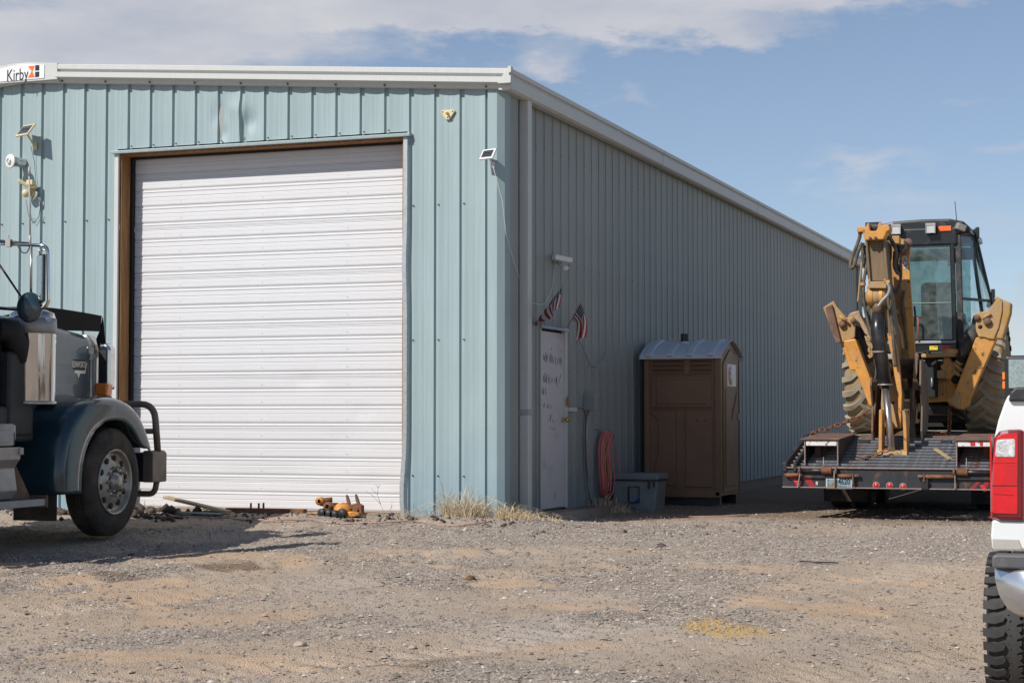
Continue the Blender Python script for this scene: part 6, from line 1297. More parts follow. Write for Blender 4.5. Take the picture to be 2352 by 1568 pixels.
obj('cylinder_ring', MB().lathe([(-.008, .084), (-.008, .092), (.008, .092), (.008, .084)], P3(B, 928, 402, Yt-.13), 'z', 24), 'alu', cyl_)
obj('cylinder_clamp', MB().lathe([(-.012, .084), (-.012, .092), (.012, .092), (.012, .084)], P3(B, 885, 146, Yt-.09), 'z', 20), 'edge', cyl_)
obj('cylinder_rod', MB().cyl(P3(B, 930, 405, Yt-.13), P3(B, 980, 925, Yt-.30), .042, 20), 'dullchrome', cyl_)
Yl = Yt-.30
for pp in ([(880, 600), (893, 592), (905, 605), (903, 960), (880, 970), (876, 930)], [(1062, 605), (1080, 600), (1092, 640), (1104, 980), (1076, 985), (1070, 760)]): poly(B, pp, Yl-.03, Yl+.22, 'bucket_link', 'yel', .008)
obj('link_pin', MB().cyl(P3(B, 885, 948, Yl+.02), P3(B, 1100, 955, Yl+.02), .058, 16), 'mud', bh); obj('link_foot', MB().lathe([(-.03, .075), (.03, .075)], P3(B, 893, 955, Yl+.02), 'x', 16).lathe([(-.03, .075), (.03, .075)], P3(B, 1085, 962, Yl+.02), 'x', 16), 'yeldusty', bh)
poly(B, [(945, 925), (1020, 922), (1040, 960), (930, 960)], Yl-.06, Yl+.08, 'rod_end', 'yeldusty', .015)
# bucket behind the stick: two side plates in depth and a curved shell
bxl, bzt = W(*B(838, 430), 3.95); bxr, _ = W(*B(1222, 430), 3.95)
zt0 = W(*B(1190, 215), 3.9)[1]; zb0 = W(*B(1190, 860), 3.9)[1]
bkp = []
sidep = [(3.72, zt0-.30), (3.78, zt0), (3.95, zt0+.02), (4.20, zt0-.10), (4.42, zt0-.35), (4.46, zt0-.60), (4.34, zt0-.82), (4.10, zb0+.03), (3.86, zb0), (3.80, zb0+.15), (3.86, zt0-.55)]
bk_ = obj('bucket', MB().grid([[(x, y, z) for (y, z) in sidep[2:9]] for x in (bxl, bxr)]), 'bucket', bh, solid=.02)
obj('bucket_side', MB().prism(sidep, 'x', bxr-.012, bxr+.012), 'bucket', bk_, bevel=.004); obj('bucket_side', MB().prism([(y, z if z < zt0-.2 else zt0-.2) for y, z in sidep], 'x', bxl-.012, bxl+.012), 'rustbrown', bk_, bevel=.004)
poly(B, [(1150, 165), (1178, 150), (1190, 170), (1180, 300), (1160, 420), (1150, 600), (1135, 600), (1140, 420), (1148, 300)], 3.80, 3.88, 'bucket_ear', 'rustbrown', .01)
poly(B, [(1120, 430), (1150, 420), (1170, 520), (1160, 700), (1175, 850), (1110, 850), (1120, 700)], 3.86, 3.94, 'bucket_rib', 'bucket', .01)
for k, q in enumerate([(1100, 560, 50, 60), (1100, 650, 30, 90), (1200, 580, 34, 70)]): poly(B, [(q[0]-q[2]/2, q[1]-q[3]/2), (q[0]+q[2]/2, q[1]-q[3]/2), (q[0]+q[2]/2, q[1]+q[3]/2), (q[0]-q[2]/2, q[1]+q[3]/2)], 3.90, 3.93, 'bucket_patch', 'mud', .01)
for k in range(5): obj('bucket_tooth', MB().prism([(3.74, zt0-.30), (3.60, zt0-.22), (3.62, zt0-.26), (3.74, zt0-.36)], 'x', bxl+.03+k*(bxr-bxl-.1)/4, bxl+.08+k*(bxr-bxl-.1)/4), 'bucket', bk_)
# hydraulic hoses
def hz2(pts, r=.022, Y=3.5, mt='hosegrey', f=A):
    P = [Vector(P3(f, p[0], p[1], p[2] if len(p) > 2 else Y)) for p in pts]; out = []
    for i in range(len(P)-1):
        p = [P[max(i-1, 0)], P[i], P[i+1], P[min(i+2, len(P)-1)]]
        for k in range(6): t = k/6; out.append(.5*((2*p[1])+(p[2]-p[0])*t+(2*p[0]-5*p[1]+4*p[2]-p[3])*t*t+(3*p[1]-p[0]-3*p[2]+p[3])*t**3))
    out.append(P[-1]); return obj('hydraulic_hose', MB().tube(out, r, 8), mt, bh)
hz2([(560, 300), (562, 345), (530, 440), (490, 540), (474, 610), (492, 640), (515, 600), (540, 510), (572, 430), (590, 400)])
hz2([(592, 405), (590, 500), (600, 590), (640, 680), (665, 740)], .022, 3.7); hz2([(600, 430), (625, 520), (622, 640), (600, 760), (597, 850), (605, 980), (640, 1150), (690, 1300), (715, 1400)], .020, 3.62)
hz2([(640, 900), (650, 1000), (680, 1120), (715, 1300), (720, 1568)], .018, 3.6); hz2([(610, 720), (575, 800), (575, 850)], .014, 3.7)
hz2([(590, 560), (575, 640), (560, 800), (545, 960)], .012, 4.6, 'yeldusty')
hz2([(800, 300), (850, 360), (895, 440), (905, 520), (885, 600), (900, 660), (935, 700)], .020, 3.8); hz2([(895, 480), (890, 570), (905, 660), (925, 690)], .024, 3.9); hz2([(945, 560), (950, 690), (938, 800), (905, 865), (870, 830), (850, 800)], .018, 3.9)
hz2([(822, 785), (842, 830), (825, 890), (775, 945), (735, 1000)], .020, 3.30, 'grey'); hz2([(830, 860), (830, 960), (850, 1060), (870, 1200), (880, 1350), (900, 1568)], .020, 3.45)
hz2([(855, 880), (860, 1000), (890, 1120), (940, 1250), (960, 1400)], .024, 3.9, 'yeldusty'); hz2([(850, 90), (862, 260), (850, 360)], .016, 3.5, 'hosegrey', B)
hz2([(700, 840), (690, 930), (655, 1030), (640, 1180), (690, 1330), (720, 1500)], .022, 3.66); hz2([(845, 380), (850, 520), (832, 650), (850, 800), (872, 900)], .020, 3.92); hz2([(870, 350), (905, 420), (925, 500), (915, 590), (935, 650), (950, 760)], .017, 4.0)
hz2([(800, 1000), (815, 1150), (860, 1300), (890, 1500)], .022, 3.6, 'yeldusty'); hz2([(980, 850), (960, 1000), (985, 1200), (1010, 1400)], .018, 4.2); hz2([(1000, 300), (1010, 420), (985, 520), (1010, 640)], .014, 3.9, 'hosegrey', B)
obj('steel_line', MB().cyl(P3(A, 850, 800, 4.22), P3(A, 905, 1500, 4.22), .014, 8).cyl(P3(A, 870, 800, 4.22), P3(A, 925, 1500, 4.22), .014, 8), 'olive', bh)
obj('line_clamp', MB().box(P3(A, 880, 1050, 4.2), (.12, .05, .05)).box(P3(A, 900, 1300, 4.2), (.12, .05, .05)), 'yeldusty', bh, bevel=.006)
hz2([(1075, 1000), (1085, 1100), (1080, 1190)], .014, 4.3, 'darkgrey')
obj('hose_clamp', MB().lathe([(-.02, .035), (.02, .035)], P3(A, 592, 790, 3.62), 'z', 12).lathe([(-.02, .04), (.02, .04)], P3(A, 830, 782, 3.35), 'x', 12), 'yeldusty', bh)
poly(B, [(850, 350), (862, 340), (868, 430), (840, 740), (850, 850), (835, 860), (820, 740), (845, 520)], 3.86, 3.90, 'left_wear_strip', 'rustbrown', .005)

# ================================================================== PICKUP at the right edge
PYr = -8.6; px0 = 5.965; pw = 2.03; pxm = px0+pw/2; pg = gz(6.5, -8)
pk_ = thing('pickup_truck', 'white pickup truck cut off by the right edge, tail lamp and chrome bumper showing', 'pickup truck', (pxm, PYr, pg))
def PZ(py): return W(2300, py, PYr)[1]
# cross section of the bed from the photograph's outline (left side), mirrored for the right
xl_ = lambda px, py: W(px, py, PYr)[0]
prof_l = [(xl_(2290, 1260), PZ(1262)), (xl_(2281, 1225), PZ(1225)), (xl_(2279, 1195), PZ(1195)), (xl_(2276, 1100), PZ(1100)), (xl_(2279, 1040), PZ(1040)), (xl_(2284, 1000), PZ(1000)), (xl_(2292, 965), PZ(965)), (xl_(2306, 925), PZ(925)), (xl_(2314, 908), PZ(908)), (xl_(2330, 903), PZ(903))]
prof_r = [(2*pxm-x, z) for x, z in prof_l[::-1]]
def bodyshell(y0, y1, L, name, mt, hollow=False, par=pk_):
    mb = MB(); Rr = [(2*pxm-x, z) for x, z in L[::-1]]; full = L+Rr
    mb.prism(full, 'y', y0, y1); return obj(name, mb, mt, par, bevel=.012)
bed = obj('bed', MB().prism(prof_l+[(prof_l[-1][0]+.06, prof_l[-1][1]), (prof_l[-1][0]+.08, prof_l[0][1])], 'y', PYr+.02, PYr+2.15), 'pwhite', pk_, bevel=.01)
obj('bed_side', MB().prism([(prof_r[0][0]-.06, prof_r[0][1])]+prof_r+[(prof_r[0][0]-.08, prof_r[-1][1])], 'y', PYr+.02, PYr+2.15), 'pwhite', bed, bevel=.01)
zt_p = PZ(908); zb_p = PZ(1262)
obj('tailgate', MB().bb(px0+.20, px0+pw-.20, PYr+.0, PYr+.07, zb_p+.02, zt_p-.01), 'pwhite', pk_, bevel=.015)
obj('tailgate_handle', MB().bb(pxm-.14, pxm+.14, PYr-.012, PYr+.0, zt_p-.16, zt_p-.08), 'pgrey', pk_, bevel=.006)
obj('bed_floor', MB().bb(px0+.1, px0+pw-.1, PYr+.08, PYr+2.12, zb_p+.1, zb_p+.14), 'pgrey', bed)
obj('front_bed_wall', MB().bb(px0+.1, px0+pw-.1, PYr+2.08, PYr+2.13, zb_p+.1, zt_p-.02), 'pwhite', bed)
for s in (0, 1):
    q = (lambda x: x) if s == 0 else (lambda x: 2*pxm-x)
    cp_ = MB(); a_, b_ = q(xl_(2316, 905)), q(xl_(2316, 905)+.20); a_, b_ = min(a_, b_), max(a_, b_)
    obj('rail_cap', MB().prism([(a_, PZ(922)), (a_+.01, PZ(900)), (a_+.035, PZ(889)), (b_-.03, PZ(888)), (b_, PZ(900)), (b_, PZ(922))], 'y', PYr-.01, PYr+2.15), 'darkmetal', pk_, bevel=.012)
    # tail lamp
    def lp_(pts, yo, nm, mt, par, bv=.006):
        return obj(nm, MB().prism([(q(W(x, y, PYr)[0]), W(x, y, PYr)[1]) for x, y in pts], 'y', PYr-yo, PYr+.02), mt, par, bevel=bv)
    def Ux(*pts): return [U(a, b) for a, b in pts]
    tl_ = lp_(Ux((1425, 1330), (1425, 1100), (1440, 760), (1462, 420), (1478, 210), (1505, 140), (1565, 70), (1700, 42), (1850, 36), (1960, 40), (1965, 1470), (1560, 1462), (1510, 1440), (1455, 1390)), .045, 'tail_lamp', 'ldark', pk_, .02)
    lp_(Ux((1450, 1330), (1452, 1100), (1468, 760), (1488, 420), (1505, 220), (1535, 150), (1600, 112), (1700, 100), (1852, 96), (1862, 120), (1858, 1345), (1840, 1362), (1500, 1350)), .052, 'red_lens', 'lred', tl_, .014)
    lp_(Ux((1508, 455), (1522, 230), (1545, 200), (1600, 190), (1800, 186), (1822, 200), (1820, 455), (1800, 474), (1540, 468)), .058, 'reverse_lens', 'lclear', tl_, .012)
    lp_(Ux((1462, 560), (1840, 560), (1840, 566), (1462, 566)), .0535, 'lens_rib', 'ldark', tl_, 0); lp_(Ux((1455, 905), (1845, 905), (1845, 925), (1455, 925)), .0532, 'lens_rib', 'ldark', tl_, 0)
    lp_(Ux((1478, 1040), (1800, 1060), (1800, 1068), (1478, 1048)), .0535, 'lens_rib', 'ldark', tl_, 0)
    for k in range(7): lp_(Ux((1640+k*4, 590+k*42), (1835, 590+k*42), (1835, 606+k*42), (1640+k*4, 602+k*42)), .0540, 'lens_rib', 'redlens', tl_, 0)
    obj('lamp_side', MB().prism([(PYr-.02, PZ(1190)), (PYr-.02, PZ(1000)), (PYr+.10, PZ(1005)), (PYr+.14, PZ(1185))], 'x', min(q(xl_(2277, 1100))-.004, q(xl_(2277, 1100))+.004), max(q(xl_(2277, 1100))-.004, q(xl_(2277, 1100))+.004)), 'lred', tl_)
    # corner panel, bumper
    obj('corner_panel', MB().prism([(q(W(x, y, PYr)[0]), W(x, y, PYr)[1]) for x, y in [(2279, 1193), (2352, 1196), (2375, 1196), (2375, 1262), (2280, 1262), (2276, 1230)]], 'y', PYr-.02, PYr+.02), 'pwhite', pk_, bevel=.012)
    obj('corner_trim', MB().prism([(q(W(x, y, PYr-.02)[0]), W(x, y, PYr-.02)[1]) for x, y in [(2280, 1236), (2340, 1238), (2349, 1262), (2281, 1262)]], 'y', PYr-.028, PYr-.0205), 'ptan', pk_, bevel=.004)
    th_ = []
    xw = q(px0+.005) if s == 0 else q(px0+.005)
bmz = [W(2300, y, PYr-.12)[1] for y in (1272, 1303, 1330, 1425)]
xbl = W(2281, 1300, PYr-.10)[0]; xbr = 2*pxm-xbl
obj('bumper_step', MB().prism([(xbl+.0, bmz[1]), (xbl, bmz[0]-.008), (xbl+.02, bmz[0]), (xbr-.02, bmz[0]), (xbr, bmz[0]-.008), (xbr, bmz[1])], 'y', PYr-.16, PYr-.02), 'pgrey', pk_, bevel=.01)
xA = lambda px, py: W(px, py, PYr-.16)[0]; zA_ = lambda py: W(2300, py, PYr-.16)[1]
LB = [(xA(2280, 1308), zA_(1306)), (xA(2282, 1335), zA_(1335)), (xA(2292, 1370), zA_(1370)), (xA(2312, 1402), zA_(1402)), (xA(2340, 1420), zA_(1420)), (xA(2375, 1428), zA_(1428))]
RB = [(2*pxm-x, z) for x, z in LB[::-1]]
bmp2 = MB(); rows = []
def bx_at(z):
    for (xa, za3), (xb, zb3) in zip(LB[:-1], LB[1:]):
        if zb3 <= z <= za3: return xa+(xb-xa)*(za3-z)/(za3-zb3+1e-9)
    return LB[-1][0]
for i in range(15):
    t = i/14; z = LB[0][1]+(LB[-1][1]-LB[0][1])*t; xl2 = bx_at(z); row = []
    for k in range(41):
        u = k/40; w2 = min(u, 1-u)*(pxm-xl2)*2; x = xl2+(2*(pxm-xl2))*u; rnd = .11*(max(0, 1-w2/.22))**2.2
        row.append((x, PYr-.15-.045*math.sin(math.pi*(.10+.80*t))+rnd+.05*max(0, t-.8)/.2, z))
    rows.append(row)
rows.append([(p[0], PYr-.02, p[2]) for p in rows[-1]]); rows.insert(0, [(p[0], PYr-.02, p[2]) for p in rows[0]])
bmp2.grid(rows)
obj('rear_bumper', bmp2, 'bchrome', pk_)
obj('plate_recess', MB().bb(pxm-.20, pxm+.20, PYr-.182, PYr-.16, zA_(1420), zA_(1325)), 'pgrey', pk_, bevel=.01)
# wheels with chunky mud tread
def mudwheel(x, s, yc, r, wid):
    zc3 = gz(6.2, yc)+r-.01
    w = obj('wheel', MB().lathe([(s*a, rr) for a, rr in [(-.05, r*.52), (0, r*.62), (.0, r*.80), (-.02, r*.9), (-.05, r*.945), (-wid/2, r*.955), (-wid+.05, r*.945), (-wid+.02, r*.9), (-wid, r*.8), (-wid, r*.62), (-wid+.05, r*.52)]], (x, yc, zc3), 'x', 56), 'mtyre', pk_)
    obj('rim', MB().lathe([(s*a, rr) for a, rr in [(-.05, r*.53), (-.02, r*.52), (-.08, r*.45), (-.10, r*.2), (-.06, r*.18), (-.05, .001)]], (x, yc, zc3), 'x', 32), 'dullchrome', w)
    cx = x-s*wid/2; N_ = 34
    def blk(pts, name, ph0):
        mb = MB(); top = []; bot = []
        for (u, th) in pts:
            edge = abs(u) > .42; rt = r*(1.0 if abs(u) < .44 else .975); uu = u*wid
            top.append((uu, -math.cos(th)*rt, math.sin(th)*rt)); rb = r*.94; bot.append((uu*1.03, -math.cos(th)*rb, math.sin(th)*rb))
        n = len(pts); mb.add(top+bot, [tuple(range(n)), tuple(range(n, 2*n))[::-1]]+[(i, (i+1) % n, (i+1) % n+n, i+n) for i in range(n)])
        me = mb.mesh(name); b = bmesh.new(); b.from_mesh(me); bmesh.ops.recalc_face_normals(b, faces=b.faces); b.to_mesh(me); b.free(); me.materials.append(M['mtyre'])
        for k in range(N_):
            o = bpy.data.objects.new('tread_block', me); COL.objects.link(o); o.parent = w; o.location = (cx-pk_.location.x, yc-pk_.location.y, zc3-pk_.location.z); o.rotation_euler = (2*math.pi*(k+ph0)/N_, 0, 0)
    a = 2*math.pi/N_
    blk([(-.52, -.20*a), (-.34, -.30*a), (-.20, -.12*a), (-.16, .20*a), (-.20, .40*a), (-.34, .22*a), (-.52, .42*a)], 'tread_block', 0)
    blk([(.52, -.20*a), (.34, -.30*a), (.20, -.12*a), (.16, .20*a), (.20, .40*a), (.34, .22*a), (.52, .42*a)], 'tread_block', .5)
    blk([(-.13, -.36*a), (.0, -.42*a), (.03, -.05*a), (.12, .10*a), (.06, .40*a), (-.05, .30*a), (-.08, .02*a)], 'tread_block', .25)
    if True: blk([(-.10, -.30*a), (.02, -.20*a), (.10, .05*a), (.10, .34*a), (-.02, .28*a), (-.12, .02*a)], 'tread_block', .75)
ty = PYr+1.22
for yc in (ty, ty+3.97):
    mudwheel(px0-.135, -1, yc, .43, .33); mudwheel(px0+pw+.135, 1, yc, .43, .33)
obj('rear_axle', MB().cyl((px0+.2, ty, pg+.43), (px0+pw-.2, ty, pg+.43), .06, 10), 'darkmetal', pk_)
obj('frame', MB().bb(pxm-.45, pxm-.37, PYr+.1, PYr+5.7, zb_p-.10, zb_p+.05), 'darkmetal', pk_); obj('frame', MB().bb(pxm+.37, pxm+.45, PYr+.1, PYr+5.7, zb_p-.10, zb_p+.05), 'darkmetal', pk_)
# cab, bonnet
zc0 = zb_p+.02; xL, xR = px0+.0, px0+pw-.0
cabp = MB(); y0c, y1c = PYr+2.20, PYr+4.55
sec = [(xL+.03, zc0), (xL, zc0+.25), (xL+.02, zt_p-.02), (xL+.06, zt_p+.04), (xL+.26, zt_p+.55), (xL+.36, zt_p+.60), (xR-.36, zt_p+.60), (xR-.26, zt_p+.55), (xR-.06, zt_p+.04), (xR-.02, zt_p-.02), (xR, zc0+.25), (xR-.03, zc0)]
vs = []
for (yy, sh2) in ((y0c, 0), (y0c+.12, 1), (y1c-.55, 1), (y1c, 0)):
    row = []
    for (x, z) in sec: row.append((x, yy, z if (sh2 or z < zt_p+.05) else zt_p+.04+(z-zt_p-.04)*(.88 if yy < y0c+.1 else .04)))
    vs.append(row)
cabp.grid(vs, False); n = len(sec); cabp.f += [tuple(range(n)), tuple(3*n+i for i in range(n))]; cabp.sm += [False, False]
cabo = obj('cab', cabp, 'pwhite', pk_, bevel=.01)
obj('rear_window', MB().prism([(xL+.22, zt_p+.07), (xR-.22, zt_p+.07), (xR-.34, zt_p+.48), (xL+.34, zt_p+.48)], 'y', y0c-.004, y0c+.0), 'truckglass', cabo)
for s in (0, 1):
    q = (lambda x: x) if s == 0 else (lambda x: 2*pxm-x)
    for (ya, yb) in ((y0c+.18, y0c+1.0), (y0c+1.08, y1c-.25)):
        top_b = min(yb, y1c-.62); o_ = .004 if s == 0 else -.004
        obj('side_window', MB().add([(q(xL+.062-.006), ya, zt_p+.06), (q(xL+.056), yb, zt_p+.06), (q(xL+.215), top_b, zt_p+.46), (q(xL+.215), ya+.03, zt_p+.46)], [(0, 1, 2, 3)]), 'truckglass', cabo, solid=.006)
    obj('mirror_arm', MB().bar((q(px0+.02), -4.72, 1.30+.18), (q(px0-.20), -4.80, 1.48), .05, .05), 'pgrey', pk_)
    # tow mirror: housing and two glasses facing backwards
    mL, mT = W(2306, 816, -4.86); mB = W(2306, 925, -4.86)[1]
    X0, X1 = sorted((q(mL), q(mL+.29)))
    mh = obj('mirror_housing', MB().bb(X0, X1, -4.85, -4.72, mB, mT), 'blackpaint', pk_, bevel=.025)
    zg = W(2306, 903, -4.86)[1]; g0 = W(2311, 822, -4.86); gm = W(2311, 892, -4.86)[1]
    obj('mirror_glass', MB().bb(X0+.030, X1-.018, -4.862, -4.852, gm, mT-.028), 'mirrorglass', mh, bevel=.006); obj('spot_glass', MB().bb(X0+.045, X1-.03, -4.862, -4.852, mB+.015, gm-.025), 'mirrorglass', mh, bevel=.006)
    xm_ = q(mL-.006)
    for zz in (W(2300, 863, -4.84)[1], W(2300, 884, -4.84)[1]): obj('side_marker', MB().box((xm_, -4.80, zz), (.02, .06, .055)), 'amber' if zz > 1.4 else 'amber', mh, bevel=.006)
obj('bonnet', MB().prism([(y1c-.02, zc0), (y1c-.02, zt_p+.04), (PYr+5.9, zt_p-.08), (PYr+6.05, zt_p-.2), (PYr+6.08, zc0), ], 'x', xL+.02, xR-.02), 'pwhite', pk_, bevel=.04)
obj('front_bumper', MB().bb(xL, xR, PYr+6.05, PYr+6.25, zc0-.10, zc0+.12), 'bchrome', pk_, bevel=.03)
obj('windscreen', MB().add([(xL+.14, y1c-.02+.01, zt_p+.07), (xR-.14, y1c-.01, zt_p+.07), (xR-.30, y1c-.52, zt_p+.56), (xL+.30, y1c-.52, zt_p+.56)], [(0, 1, 2, 3)]), 'truckglass', cabo, solid=.006)

# ================================================================== THINGS LYING BY THE ROLL-UP DOOR
def gpt(px, py, z0=.08):
    """photograph point on the ground near the door"""
    d = _f + _r*((px-1176)/_F) + _u*((784-py)/_F); p = CAM+d*((z0-CAM.z)/d.z); return p
Yk = -.55
def K(x, y): return ((800+x/5.88)/DD, (1440+y/5.88)/DD)
mach = thing('implement_part', 'orange and rusty machine implement lying on the ground in front of the white door', 'machine part', (-2.2, Yk, gz(-2.2, Yk)))
def kp(x, y, Y=Yk): p = W(*K(x, y), Y); return (p[0], Y, p[1])
obj('blade', MB().prism([W(*K(x, y), Yk-.08) for x, y in [(690, 655), (920, 625), (1290, 590), (1650, 640), (1660, 690), (1380, 720), (1250, 690), (920, 655)]], 'y', Yk-.10, Yk+.10), 'orange', mach, bevel=.008)
obj('hub_dome', MB().lathe([(0, .11), (.04, .10), (.07, .06), (.085, .001)], kp(1345, 590), 'z', 20), 'orange', mach)
obj('ram_tube', MB().cyl(kp(940, 420, Yk-.02), kp(1155, 405, Yk+.02), .028, 12), 'rust', mach, label='rusty brown tube'); obj('ram_eye', MB().lathe([(-.03, .02), (-.03, .045), (.03, .045), (.03, .02)], kp(945, 432, Yk-.04), 'y', 16), 'orange', mach)
obj('link_tube', MB().cyl(kp(950, 465), kp(1120, 500), .032, 12), 'rustbrown', mach); obj('link_eye', MB().lathe([(-.04, .022), (-.04, .05), (.04, .05), (.04, .022)], kp(1095, 525, Yk-.05), 'y', 16), 'orange', mach)
obj('casting', MB().prism([W(*K(x, y), Yk) for x, y in [(1090, 500), (1130, 460), (1220, 465), (1230, 520), (1290, 560), (1270, 600), (1110, 590), (1080, 560)]], 'y', Yk-.06, Yk+.08), 'rust', mach, bevel=.01)
for a_, b_ in (((1405, 320), (1480, 500)), ((1565, 310), (1650, 520))):
    obj('prong', MB().prism([W(*K(x, y), Yk+.02) for x, y in [(a_[0], a_[1]+10), (a_[0]+14, a_[1]-4), (a_[0]+28, a_[1]+10), (a_[0]+60, a_[1]+90), (b_[0]+10, b_[1]), (b_[0]-35, b_[1]), (a_[0]+10, a_[1]+100)]], 'y', Yk, Yk+.03), 'rustbrown', mach, bevel=.004)
obj('bracket', MB().prism([W(*K(x, y), Yk) for x, y in [(1460, 500), (1600, 465), (1690, 510), (1690, 640), (1660, 655), (1640, 560), (1600, 660), (1560, 650), (1540, 570), (1420, 555)]], 'y', Yk-.03, Yk+.05), 'rust', mach, bevel=.006)
obj('strut', MB().bar(kp(1370, 550), kp(1450, 480), .03, .05), 'rustbrown', mach); 
for q in ((980, 640), (1090, 655), (1200, 670), (1330, 645)): obj('disc', MB().lathe([(-.02, .001), (-.02, .05), (.02, .05), (.02, .001)], kp(q[0], q[1], Yk-.13), 'y', 16), 'darkmetal', mach)
obj('clevis', MB().bar(kp(1300, 600, Yk-.09), kp(1430, 610, Yk-.09), .03, .02), 'rust', mach)
mach.location.z += .04
pb = MB(); pa_, pb2 = gpt(537, 1157, .16), gpt(655, 1187, .10)
pl_ = MB().bar((-3.93, -.42, gz(-3.93, -.42)+.17), (-3.00, -.62, gz(-3.0, -.62)+.03), .10, .03); tag(obj('plank', pl_, 'plank', bevel=.004), 'weathered wooden plank leaning over the dirt clods left of the orange implement', 'plank')
tag(obj('plank', MB().bar((-3.62, -.66, gz(-3.62, -.66)+.03), (-3.05, -.70, gz(-3.05, -.7)+.02), .09, .02), 'greenboard', bevel=.003), 'faded green board on the ground beside the weathered plank', 'board')
st2 = thing('steel_bar', 'rusty steel bar with three short pegs lying along the door sill', 'steel bar', (-2.75, -.32, gz(-2.75, -.32)))
obj('bar', MB().bar((-3.2, -.30, gz(-3.2, -.3)+.04), (-2.2, -.32, gz(-2.2, -.32)+.04), .09, .05), 'rust', st2, bevel=.006)
for q in (-2.88, -2.78, -2.72): obj('peg', MB().cyl((q, -.33, gz(q, -.33)+.06), (q, -.33, gz(q, -.33)+.12), .012, 8), 'rustbrown', st2)
hp_ = []
HX = [(-4.55, -.75), (-4.2, -.80), (-3.8, -.72), (-3.4, -.95), (-2.95, -.85), (-2.55, -1.0), (-2.2, -1.12), (-1.95, -.98), (-1.6, -.92), (-1.25, -1.1), (-.95, -1.12), (-.6, -.85), (-.35, -.95), (-.05, -1.0), (.2, -.72)]
for i in range(len(HX)-1):
    p = [Vector((*HX[max(i-1, 0)], 0)), Vector((*HX[i], 0)), Vector((*HX[i+1], 0)), Vector((*HX[min(i+2, len(HX)-1)], 0))]
    for k in range(8):
        t = k/8; v = .5*((2*p[1])+(p[2]-p[0])*t+(2*p[0]-5*p[1]+4*p[2]-p[3])*t*t+(3*p[1]-p[0]-3*p[2]+p[3])*t**3); hp_.append((v.x, v.y, gz(v.x, v.y)+.018+.012*math.sin(v.x*5)))
tag(obj('air_hose', MB().tube(hp_, .009, 6), 'hose'), 'thin faded red hose snaking along the ground below the white door', 'hose')
tag(obj('air_hose', MB().tube([(x, y, gz(x, y)+.012) for x, y in [(1.15, 2.6), (1.5, 2.55), (1.9, 2.7), (2.1, 2.9)]], .008, 6), 'hose'), 'short end of red hose on the ground in the shade by the chest', 'hose')

# dry grass and weeds
def blades(name, cx, cy, n, h, sp, lean, mt, lab, cat='grass', seed=1, wdt=.004, yr=.5, kind=None):
    rr = random.Random(seed); mb = MB()
    for _ in range(n):
        a = rr.uniform(0, 2*math.pi); d = sp*math.sqrt(rr.random()); x = cx+d*math.cos(a); y = min(cy+d*math.sin(a)*yr, -.07 if cx < .1 and cy < 0 else 99); z = gz(x, y)-.01
        hh = h*rr.uniform(.35, 1.1)*(1-.5*d/sp); lx, ly = rr.gauss(0, lean)+.5*lean*math.cos(a), rr.gauss(0, lean)*.6-.1*lean; w = wdt*rr.uniform(.6, 1.3)
        pts = [Vector((x, y, z)), Vector((x+lx*hh*.25, y+ly*hh*.25, z+hh*.5)), Vector((x+lx*hh*.7, y+ly*hh*.7, z+hh*(.85-.1*abs(lx)))), Vector((x+lx*hh*1.25, y+ly*hh*1.25, z+hh*(.95-.4*abs(lx))))]
        for p in pts: p.y = min(p.y, -.06) if cy < 0 and cx < .1 else p.y
        t = Vector((math.cos(a*3), math.sin(a*3)*.4, 0))*w; vs = []
        for i, p in enumerate(pts): k = (1, .9, .55, .1)[i]; vs += [p-t*k, p+t*k]
        mb.add(vs, [(0, 1, 3, 2), (2, 3, 5, 4), (4, 5, 7, 6)])
    o = obj(name, mb, mt, fix=False); tag(o, lab, cat)
    if kind: o['kind'] = kind
    return o
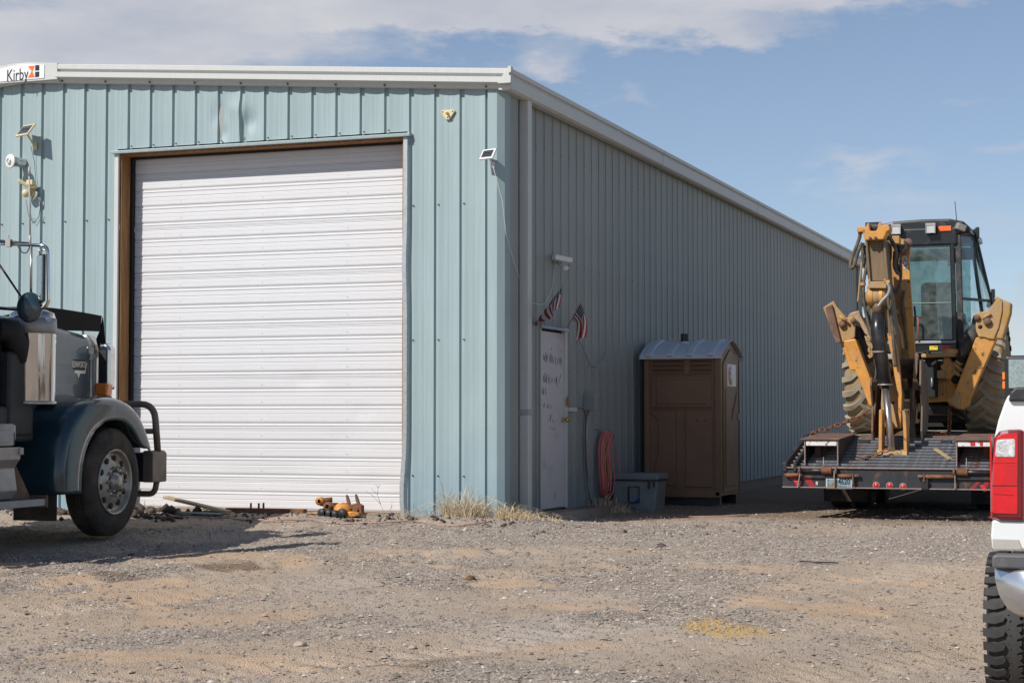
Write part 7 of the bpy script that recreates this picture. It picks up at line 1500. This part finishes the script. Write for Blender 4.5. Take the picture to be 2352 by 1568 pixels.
blades('grass_tuft', -.35, -.20, 240, .44, .24, .8, 'straw', 'tall tangled clump of dry straw grass against the front siding near the corner', seed=3)
blades('grass_tuft', -.30, -.20, 160, .40, .22, .5, 'greystraw', 'grey dry stalks mixed in the tangled clump near the corner', seed=13)
blades('grass_tuft', .17, -.18, 250, .28, .26, .85, 'straw', 'low golden tuft of dry grass at the foot of the building corner', seed=4)
blades('grass_tuft', .40, .10, 60, .20, .25, .8, 'straw', 'sparse dry grass at the foot of the downspout', seed=5)
blades('grass_tuft', -.85, -.22, 150, .22, .35, .7, 'greystraw', 'thin grey weeds at the base of the siding right of the roll-up door', seed=6, wdt=.003)
blades('grass_tuft', -.55, -.18, 30, .50, .12, .35, 'greystraw', 'few tall bent grey stalks against the siding', seed=7, wdt=.005, kind='stuff')
blades('grass_tuft', 1.0, 2.0, 160, .12, .7, .9, 'rustbrown', 'flattened dead grass in the shade below the personnel door', seed=8, yr=1.2)
blades('grass_tuft', .25, 3.2, 160, .22, .3, .6, 'straw', 'dry weeds at the foot of the conduit', seed=10, yr=1.2)
blades('grass_tuft', -4.4, -.25, 40, .22, .3, .6, 'greystraw', 'a few thin dead stalks left under the white door', seed=11, wdt=.003)
bt = MB(); bx0, by0 = -1.30, -.14
for (a, b) in [((0, 0, 0), (-.06, 0, .14)), ((-.06, 0, .14), (-.10, 0, .25)), ((-.06, 0, .14), (-.14, 0, .22)), ((-.10, 0, .25), (-.09, 0, .32)), ((-.10, 0, .25), (-.17, 0, .31)), ((-.14, 0, .22), (-.24, 0, .29)), ((0, 0, 0), (.07, 0, .10)), ((.07, 0, .10), (.08, 0, .16)), ((-.09, 0, .32), (-.07, 0, .36)), ((-.09, 0, .32), (-.12, 0, .36))]:
    z0 = gz(bx0, by0); bt.tube([(bx0+a[0], by0+a[1], z0+a[2]), (bx0+b[0], by0+b[1]-.01, z0+b[2])], .0028, 5)
tag(obj('dead_twig', bt, 'greystraw'), 'bare branching dead twig against the white door by its right jamb', 'twig')
